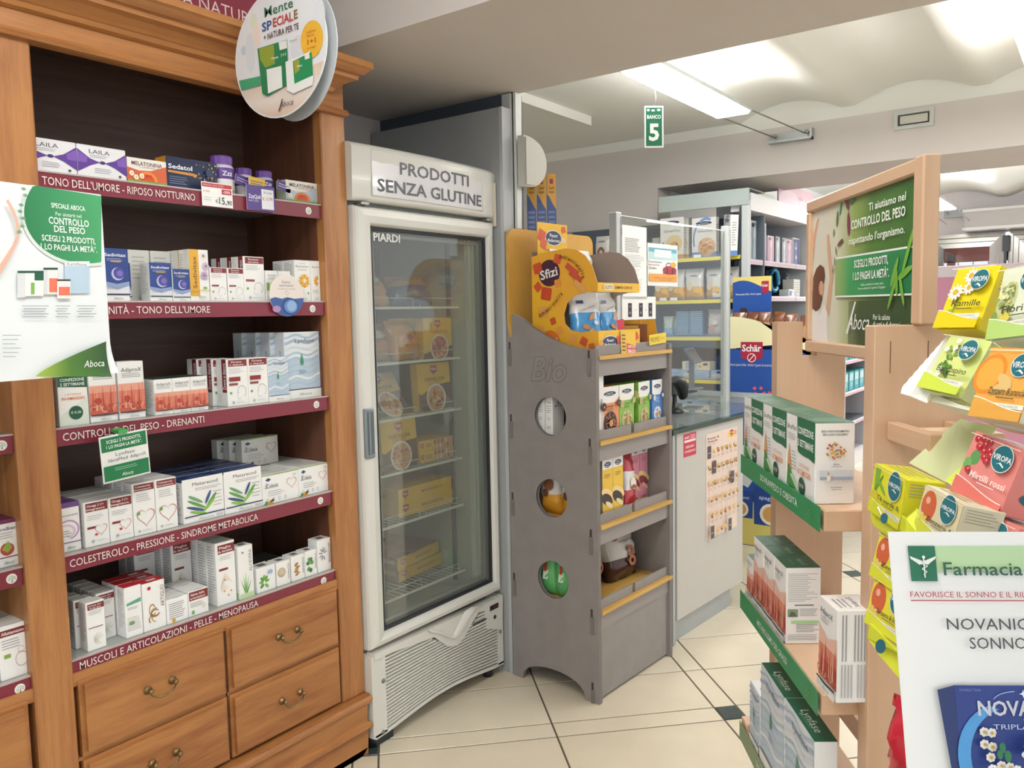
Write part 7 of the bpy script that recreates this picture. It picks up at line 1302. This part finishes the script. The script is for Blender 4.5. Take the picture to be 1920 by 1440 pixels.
# cardboard rack: tray lips, side flap, rear card
ck = empty('cardboard_tea_rack', 'lime and white cardboard tea rack with torn side flap', 'display rack', None, T.w(.10, .05, 1.2), 0)
def platep(name, pts, t, m, inv=True):
    P = [ondist(*q_) for q_ in pts]; n = (P[1]-P[0]).cross(P[2]-P[0]).normalized()
    if n.dot(P[0]-CP) < 0: n = -n
    b = MB(); k = len(P); off = ck.location
    b.add([q_-off for q_ in P]+[q_+n*t-off for q_ in P], [list(range(k)), list(range(2*k-1, k-1, -1))]+[(i, (i+1) % k, k+(i+1) % k, k+i) for i in range(k)], m); return b.build(name, ck)
LIM = M('#d5dc3a', .4); WCB = M('#f2f2ee', .6); PG = M('#cdd3a4', .5)
jag = []
for k in range(19): x = 1783+(1692-1783)*k/18; y = 624+(728-624)*k/18; jag.append((x-(1.6 if k % 2 else 0), y, 1.115))
fl_ = platep('torn_flap', [(1797, 624, 1.12)]+jag+[(1690, 738, 1.10), (1706, 742, 1.09), (1738, 756, 1.08), (1750, 736, 1.09)], .0012, WCB); fl_['label'] = 'white torn cardboard flap'
platep('shelf_card', [(1750, 738, 1.09), (1742, 752, 1.09), (1780, 765, 1.05), (1842, 790, .98), (1935, 815, .93), (1930, 800, .93), (1840, 775, .97)], .0012, M('#dfe0cc', .5))
platep('rear_card', [(1704, 868, 1.16), (1800, 785, 1.13), (1870, 800, 1.08), (1835, 850, 1.07), (1775, 905, 1.08)], .0015, PG); platep('divider_card', [(1772, 900, 1.06), (1838, 845, 1.04), (1832, 905, 1.02), (1800, 925, 1.02)], .0015, M('#cfdc60', .45))
platep('tray_lip', [(1634, 935, 1.135), (1648, 945, 1.12), (1697, 971, 1.035), (1700, 1022, 1.03), (1664, 1006, 1.09), (1637, 984, 1.135), (1632, 968, 1.137)], .0015, LIM); platep('tray_lip', [(1697, 971, 1.035), (1718, 953, 1.04), (1724, 956, 1.03), (1723, 975, 1.01), (1755, 996, .985), (1755, 1040, .985), (1700, 1022, 1.03)], .0015, LIM)
platep('tray_lip', [(1630, 1168, 1.095), (1626, 1196, 1.097), (1650, 1230, 1.06), (1684, 1270, 1.015), (1712, 1282, 1.0), (1712, 1240, 1.0), (1682, 1222, 1.015)], .0015, LIM)
platep('price_flag', [(1644, 950, 1.115), (1660, 948, 1.10), (1668, 960, 1.09), (1652, 966, 1.10)], .0008, M('#f4f4f0', .4))
for (px, py, dd, r_) in ((1658, 972, 1.085, .0065), (1651, 1212, 1.05, .0085)):
    P0 = ondist(px, py, dd-.004)-ck.location; b = MB(); n_ = 18; b.add([P0+CR*r_*.8*math.cos(6.2832*k/n_)+CU*r_*1.1*math.sin(6.2832*k/n_)+CF*.015*0 for k in range(n_)], [list(range(n_))], M('#2f6f96', .4)); b.build('printed_logo', ck)
rp = link('red_foil_pack', bag(.07, .13, .05, [(1, M('#c02c3c', .2, coat=.4))], 61, .006)[0], None, 'glossy red foil pack behind the white notice near the yellow wire', 'snack bag'); rp.location = ondist(1724, 1440, .98)-Vector((0, 0, .05)); rp.rotation_euler = (0, 0, T.a+.6)
# ============================================================ WHITE PHARMACY NOTICE IN FRONT
A_ = ondist(1665, 997, .80); B_ = ondist(2065, 997, .80); C_ = ondist(1709, 1560, .752); u = (B_-A_).normalized(); v = (A_-C_); v = (v-u*v.dot(u)); SHR = (A_-C_).dot(u); hN = v.length; v = v.normalized(); n = u.cross(v); n = n if n.dot(CF) < 0 else -n
no = link('pharmacy_notice', None, None, 'white notice with green pharmacy emblem and a blue tea carton picture', 'notice'); mt = Matrix((u, -n, v)).transposed().to_4x4(); mt.translation = A_-v*hN; no.matrix_world = mt
wN = (B_-A_).length; px2 = wN/400
def nmap(x, y): # photo-like sheet pixels from its top left corner -> metres on the sheet
    return (x*px2*.98, hN-(y)*hN/563)
NP = []; 
bN = MB(); NN = 16
vs = [(wN*i/NN, -.004*math.sin(math.pi*i/NN), z) for z in (0, hN) for i in range(NN+1)]; bN.add(vs, [(i, i+1, NN+2+i, NN+1+i) for i in range(NN)], M('#eef0ee', .35, coat=.2), True); vs2 = [(x, y+.0008, z) for x, y, z in vs]; bN.add(vs2, [(i+1, i, NN+1+i, NN+2+i) for i in range(NN)], M('#eef0ee', .4), True); bN.build('sheet', no)
MB().box(.03, wN-.03, .004, .006, -.30, hN-.02, M('#cfd4d4', .2)).build('holder', no)
p = Pr(1, 1, lambda u, v, k: (u, -.004*math.sin(math.pi*max(0, min(1, u/wN)))-.0006-k, v))
def nt(s_, x0, x1, y, h, c, **k): a = nmap(x0, y); b2 = nmap(x1, y); p.t(s_, (a[0]+b2[0])/2, a[1], h*hN/563, c, b2[0]-a[0], **k)
def nr(x0, y0, x1, y1, c): a, b2 = nmap(x0, y0), nmap(x1, y1); rw(p, [(a[0], b2[1]), (b2[0], b2[1]), (b2[0], a[1]), (a[0], a[1])], c)
def npoly(pts, c): rw(p, [nmap(*q_) for q_ in pts], c)
def nc(x, y, rx, ry, c, n=22): a = nmap(x, y); rw(p, [(a[0]+rx*px2*math.cos(6.2832*k/n), a[1]+ry*px2*math.sin(6.2832*k/n)) for k in range(n)], c)
for k in range(8): nr(82+k*40, 28, 123+k*40, 78, '#b9d8a8')
npoly([(32, 28), (82, 28), (82, 97), (34, 97)], '#1f7050')
for s_ in (-1, 1):
    for k in range(4): npoly([(58, 58+k*1.5), (58+s_*(24-4*k), 48+3*k), (58+s_*(22-4*k), 54+3*k), (58+s_*8, 62+k)], '#eef2ee')
nr(57, 50, 59.5, 90, '#eef2ee'); nc(58.2, 50, 3, 3, '#eef2ee', 10)
for k in range(5): a0 = nmap(58.2, 62+k*5.5); sg_ = 1 if k % 2 else -1; w_ = (7-k)*px2; p._a([(a0[0]+w_*math.cos(a)*q_*sg_, a0[1]+2.6*px2*math.sin(a)*q_) for a in [math.radians(-90+180*i/8) for i in range(9)] for q_ in (1, .62)], [(2*i, 2*i+2, 2*i+3, 2*i+1) for i in range(8)], '#eef2ee')
nt('Farmacia', 92, 239, 72, 26, '#2f5f4a', bold=1.5); nt('Aboca', 258, 350, 72, 26, '#2f5f4a', bold=1.5); nt('FAVORISCE IL SONNO E IL RILASSAMENTO', 27, 330, 122, 11, '#b04a5c', bold=.5)
nr(27, 133, 130, 135, '#b02c44'); nr(130, 133, 240, 135, '#b02c44'); nr(240, 133, 335, 135, '#b02c44')
nt('NOVANIGHT', 88, 284, 178, 22, '#4a4c54', bold=.3); nt('SONNO 30 CPR', 126, 330, 214, 22, '#4a4c54', bold=.3)
npoly([(60, 302), (92, 293), (100, 563), (84, 563)], '#24356a')
for k in range(7): x0_ = 91+k*42; nr(x0_, 293, x0_+43, 563, '#2a3f86')
P_ = [nmap(175+90*math.cos(math.radians(a)), 425+100*math.sin(math.radians(a))) for a in range(100, 262, 9)]; Q_ = [nmap(190+82*math.cos(math.radians(a)), 425+92*math.sin(math.radians(a))) for a in range(100, 262, 9)]
pts = [q_ for pr in zip(P_, Q_) for q_ in pr]; p._a(pts, [(2*i, 2*i+2, 2*i+3, 2*i+1) for i in range(len(P_)-1)], '#4f9ad8')
nt('NOVANIGHT', 128, 330, 334, 27, '#c9ccd6', bold=4); nt('dolce sonno', 208, 290, 352, 12, '#9aa6d0', bold=0, sh=.3); nt('TRIPLA AZIONE', 152, 300, 368, 9.5, '#b9c4e4', bold=1)
nt('NOVANIGHT TISANA', 98, 136, 301, 5, '#7f8cc0'); npoly([(212, 300), (214, 306), (220, 308), (214, 310), (212, 316), (210, 310), (204, 308), (210, 306)], '#e8eefc')
a = [nmap(196-42*math.sin(t), 325-22*math.cos(t)) for t in [k*.12 for k in range(11)]]; p._a([q_ for x, y in a for q_ in ((x, y), (x, y-.0007))], [(2*i, 2*i+2, 2*i+3, 2*i+1) for i in range(10)], '#b9cdf0')
for x, y in ((134, 377), (146, 378), (130, 398), (142, 402), (136, 420), (152, 434), (165, 436), (176, 440), (132, 438)):
    for k in range(7): nc(x+5.5*math.cos(k*.9), y+5.5*math.sin(k*.9), 3.4, 3.4, '#e9e8e0', 8)
    nc(x, y, 3, 3, '#c9a040', 8)
for x, y, r_ in ((152, 400, 9), (160, 415, 10), (146, 412, 8)): nc(x, y, r_*.6, r_, '#2f7a4a', 10)
nc(222, 412, 38, 12, '#dfe2ea', 24); npoly([(198, 390), (250, 390), (246, 404), (234, 413), (214, 413), (202, 404)], '#e9ebf0'); nc(224, 390, 25, 6, '#f0f0f2', 22); nc(224, 391, 19, 4, '#b0503a', 20); nc(194, 397, 6, 5, '#dfe2ea', 12); nc(194, 397, 3.4, 2.8, '#2a3f86', 10); nc(255, 416, 12, 11, '#e8d23a', 18); nc(238, 414, 8, 6, '#b86040', 10)
p.b.build('printed_sheet', no)
# ============================================================ BIG HANGING POSTER (left) AND ROUND FLAG SIGN
dP = 1.62; R0 = ondist(189, 365, dP); ang = math.radians(9); ux = Vector((math.cos(ang), math.sin(ang), 0)); hp_ = empty('hanging_poster', 'large white poster with green circle reading CONTROLLO DEL PESO, lower corner curled', 'poster', None, tuple(R0), ang)
PF = Fr(R0.x, R0.y, 9); q0 = PF.up(200, 680); q1 = PF.up(0, 337); wP = .46; hP = R0.z-PF.up(195, 700)[1]
def curl(u, z):   # local (x, y) of the sheet, bottom right corner lifts towards the viewer
    d = (u+.0)*.9 + (-z-hP+.07)*1.4; t = max(0, d+.0); return - 2.2*max(0, t)**2
b = MB(); NI, NJ = 24, 24; vs = []; fs = []
PWH = M('#e6ebee', .35)
for j in range(NJ+1):
    for i in range(NI+1): u_ = -wP+wP*i/NI; z_ = -hP*j/NJ+ .0*u_; vs.append((u_, curl(u_, z_), z_))
fs = [(j*(NI+1)+i, (j+1)*(NI+1)+i, (j+1)*(NI+1)+i+1, j*(NI+1)+i+1) for j in range(NJ) for i in range(NI)]
b.add(vs, fs, PWH, True); b.add([(x, y+.0006, z) for x, y, z in vs], [f[::-1] for f in fs], M('#dfe4e6', .4), True); b.build('sheet', hp_)
p = Pr(1, 1, lambda u, v, k: (u, curl(u, v)-.0012-k, v))
def PP(px, py): u_, z_ = PF.up(px, py); return u_, z_-R0.z
gc = PP(118, 415); gr = PP(190, 415)[0]-PP(45, 415)[0]; rr = gr*.52
def poly_clip(cx, cy, r, c, n=48):
    P = [(min(0, cx+r*math.cos(6.2832*k/n)), min(0, cy+r*math.sin(6.2832*k/n))) for k in range(n)]; p._a([(cx, cy)]+P, [(0, 1+k, 1+(k+1) % n) for k in range(n)], c)
rr = PP(190, 415)[0]-PP(100, 415)[0]; 
def gell(gr_, c):
    P = [PP(min(189, 163+(119+gr_)*math.cos(6.2832*k/60)), max(337.5+.16*min(189, 163+(119+gr_)*math.cos(6.2832*k/60)), 398+(96+gr_)*math.sin(6.2832*k/60))) for k in range(60)]; p._a([PP(150, 420)]+P, [(0, 1+(k+1) % 60, 1+k) for k in range(60)], c)
gell(6, '#d6dfda'); gell(0, grad_mat('poster_green_print', [(0, '#0f6a42'), (1, '#3f9a62')], 0, -.2, .2))
def pq(s_, x0, x1, y, h, c='#eaf2ec', bold=2, **k):
    a, b2 = PP(x0, y), PP(x1, y); a = (a[0], PP((x0+x1)/2, y)[1]); hh_ = PP((x0+x1)/2, y-h/2)[1]-PP((x0+x1)/2, y+h/2)[1]; p.t(s_, (a[0]+b2[0])/2, a[1], hh_, c, b2[0]-a[0], bold, **k)
pq('SPECIALE ABOCA', 95, 158, 388, 9); pq('Per aiutarti nel', 103, 151, 403, 7, bold=0); pq('CONTROLLO', 90, 165, 416, 13, bold=3); pq('DEL PESO', 100, 158, 431, 12, bold=3); pq('SCEGLI 2 PRODOTTI,', 77, 177, 449, 11, bold=3); pq('1 LO PAGHI LA METÀ*.', 75, 180, 465, 11, bold=3)
def pbox(x0, y0, x1, y1, c): 
    P = [PP(x0, y1), PP(x1, y1), PP(x1, y0), PP(x0, y0)]; rw(p, P, c)
pbox(119, 490, 166, 550, '#b4cbdd'); pbox(119, 490, 166, 499, '#dfe4e8'); pq('Lynfase', 125, 160, 495, 5, '#7a8088', 0); pbox(79, 504, 87, 552, '#d5d8d8'); pbox(87, 504, 106, 552, '#e8e6e4'); pbox(90, 522, 106, 548, '#e0725c'); pbox(79, 502, 106, 506, '#2a4a40')
pbox(30, 511, 45, 558, '#d9dcdc'); pbox(45, 511, 79, 555, '#eceeec'); pbox(62, 510, 79, 526, '#1d5a42'); pbox(30, 508, 79, 512, '#1d4a3a'); pbox(55, 530, 62, 552, '#7aae58'); pbox(104, 526, 129, 560, '#e9e6e4'); pbox(107, 538, 128, 554, '#e0725c'); pbox(104, 524, 129, 527, '#222')
for x0_, x1_ in ((38, 88), (100, 128), (140, 176)):
    for k in range(5): y_ = 573+k*5; pbox(x0_+3*(k % 2), y_, x1_-4*(k % 3), y_+1.4, '#9a9fa4')
for k in range(6): pbox(0, 628+8*k, 34-5*(k % 3), 629.4+8*k, '#a5a9ad')
# woman's arm and leaves at the poster's left part
npt = lambda pts, c: rw(p, [PP(*q_) for q_ in pts], c)
npt([(-8, 500), (18, 460), (27, 440), (22, 410), (10, 385), (5, 378), (10, 374), (22, 395), (33, 430), (28, 455), (10, 490), (-8, 520)], '#d9ae9a')
for x, y, r_ in ((42, 367, 20), (34, 385, 70), (32, 397, 100), (38, 410, 60), (36, 425, 40), (30, 435, 30), (38, 355, 50)): u_, z_ = PP(x, y); circ(p, u_, z_, .0045, '#6f9a72', 8, .003)
# green lower corner print
G_ = grad_mat('poster_leaf_print', [(0, '#9fb84a'), (.4, '#4d7a34'), (1, '#1f3f2a')], 0, -.16, .16)
P = []; NR = 10
for k in range(15):
    x = 60+(193-60)*k/14; y = 706-66*(k/14)**.8
    for r in range(NR+1): P.append(PP(x, y+(706-y)*r/NR))
p._a(P, [(k*(NR+1)+r, k*(NR+1)+r+1, (k+1)*(NR+1)+r+1, (k+1)*(NR+1)+r) for k in range(14) for r in range(NR)], G_); p.k += .0008
pq('Aboca', 150, 186, 681, 13, '#eaf2ec', 0, sh=.35); p.b.build('printed_sheet', hp_)
MB().box(-.32, -.02, .004, .008, -hP+.02, .0, M('#d5d9da', .3)).build('backing', hp_)
a = Vector((.83, 1.953, R0.z-.05))-R0; a = Matrix.Rotation(-ang, 3, 'Z') @ a; MB().tube([(-.12, .008, -.05), tuple(a)], .004, M('#d8dcdc', .2)).build('plastic_arm', hp_)
# round flag sign on a plane across the cabinet
xs_ = 1.34; cN = onx(527, 96, xs_); top_r = .165
rs = empty('round_flag_sign', 'round double promotional flag sign lettered SPECIALE hanging from the cornice', 'sign', None, (xs_, cN.y, cN.z), math.radians(-90))
ryv = (onx(527, -30, xs_).z-onx(527, 220, xs_).z)/2; cz2 = (onx(527, -30, xs_).z+onx(527, 220, xs_).z)/2-cN.z; y1, y2 = onx(440, 95, xs_).y, onx(614, 95, xs_).y; rxv = (y1-y2)/2; cx2 = -((y1+y2)/2-cN.y)
def oval(rx, rz, y0, y1_, m, cx=0, cz=0, n=48): b = MB(); b.prism([(cx+rx*math.cos(6.2832*k/n), cz+rz*math.sin(6.2832*k/n)) for k in range(n)], y0, y1_, m, 'y'); return b
oval(rxv, ryv, 0, .0025, M('#e8ecee', .3), cx2, cz2).build('front_disc', rs)
bk = oval(rxv, ryv, 0, .0025, M('#c9cfd2', .3), 0, 0).build('back_disc', rs); bk.location = (cx2+.012, .05, cz2); bk.rotation_euler = (0, 0, math.radians(-9))
for x in (-.05, .05): MB().tube([(cx2+x, .002, cz2+ryv*.9), (cx2+x, .03, 2.34-cN.z)], .002, ALU, 5).build('hanger', rs)
p = Pr(1, 1, lambda u, v, k: (u, -k, v)); RQ = Fr(xs_, cN.y, -90)
def R2(px, py): u_, z_ = RQ.up(px, py); return u_, z_-cN.z
def rt(s_, px, py, wpx, hpx, c, bold=2, **k): a = R2(px, py); w_ = R2(px+wpx/2, py)[0]-R2(px-wpx/2, py)[0]; h_ = R2(px, py-hpx/2)[1]-R2(px, py+hpx/2)[1]; p.t(s_, a[0], a[1], h_, c, w_, bold, **k)
def rpoly(pts, c): rw(p, [R2(*q_) for q_ in pts], c)
N = 40; p._a([(cx2+(rxv-.004)*math.cos(6.2832*k/N), cz2+(ryv-.004)*math.sin(6.2832*k/N)) for k in range(N)], [list(range(N))], '#e3e7ea')
ell = lambda a: (cx2+(rxv-.004)*math.cos(math.radians(a)), cz2+(ryv-.004)*math.sin(math.radians(a)))
p._a([ell(a) for a in range(208, 345, 6)], [list(range(len(range(208, 345, 6))))], grad_mat('disc_table_print', [(0, '#d8b8a0'), (.5, '#e6dcd4'), (1, '#ddc8b4')], 2, -.16, .1))
for x, y, rx_, ry_, c in ((476, 40, .014, .02, '#dce4cc'), (482, 65, .014, .03, '#ecdccf'), (458, 95, .012, .012, '#c3d2de'), (470, 100, .02, .05, '#dadfe6'), (560, 90, .03, .03, '#d9dbe2'), (600, 30, .02, .04, '#dfe4ea')): u_, z_ = R2(x, y); circ(p, u_, z_, rx_, c, 16, ry_)
rt('Mente', 523, 14, 54, 19, '#2f6a48', 1)
for w_, x_, px_, c in (('SP', 501.3, 18.5, '#33508a'), ('ECIAL', 531.5, 38, '#b83f3a'), ('E', 555.8, 7, '#8a6a3a')): rt(w_, x_, 39-.406*(x_-525), px_, 17, c, 3)
rt('+ NATURA PER TE', 528, 60, 66, 12, '#5a3a44', 2); u_, z_ = R2(586, 74); circ(p, u_, z_, .040, '#e3b13a', 28, .043)
rt('CONFEZIONI', 584, 60, 18, 5, '#a8502a', 1); rt('SPECIALI', 584, 67, 14, 5, '#a8502a', 1); rt('1+1', 586, 77, 15, 10, '#b03a2a', 2); rt('in omaggio', 586, 89, 16, 4, '#a8502a', 0); rt('100% naturale', 552, 76, 14, 4, '#7a8a80', 0)
rpoly([(450, 152), (490, 143), (491, 160), (455, 170)], '#3f9a70'); rpoly([(485, 92), (540, 75), (544, 158), (504, 181), (494, 176)], '#1f7a50'); rpoly([(502, 131), (530, 124), (532, 164), (505, 176)], '#eceeec'); rpoly([(488, 92), (516, 84), (518, 120), (500, 128), (490, 112)], '#8a9a3a'); rpoly([(525, 80), (540, 76), (541, 91), (527, 95)], '#e6e8e4'); rt('1+1', 534, 103, 9, 7, '#eef2ee', 2); rt('Mente', 518, 109, 13, 5, '#eef2ee', 2)
rpoly([(538, 117), (585, 97), (591, 142), (589, 160), (553, 176), (541, 170)], '#eceeec'); rpoly([(552, 116), (587, 98), (590, 142), (572, 150), (555, 158)], '#1f8a58'); rpoly([(554, 116), (564, 112), (565, 132), (556, 140)], '#9a9a3a'); rpoly([(574, 104), (583, 100), (584, 110), (575, 113)], '#e6e8e4'); rt('Mente', 565, 124, 9, 5, '#eef2ee', 2)
rt('Aboca', 540, 194, 26, 11, '#4a4c50', 0, sh=.35); rpoly([(525, 210), (528, 208), (534, 186), (532, 186)], '#4a4c50')
p.b.build('printed_face', rs)
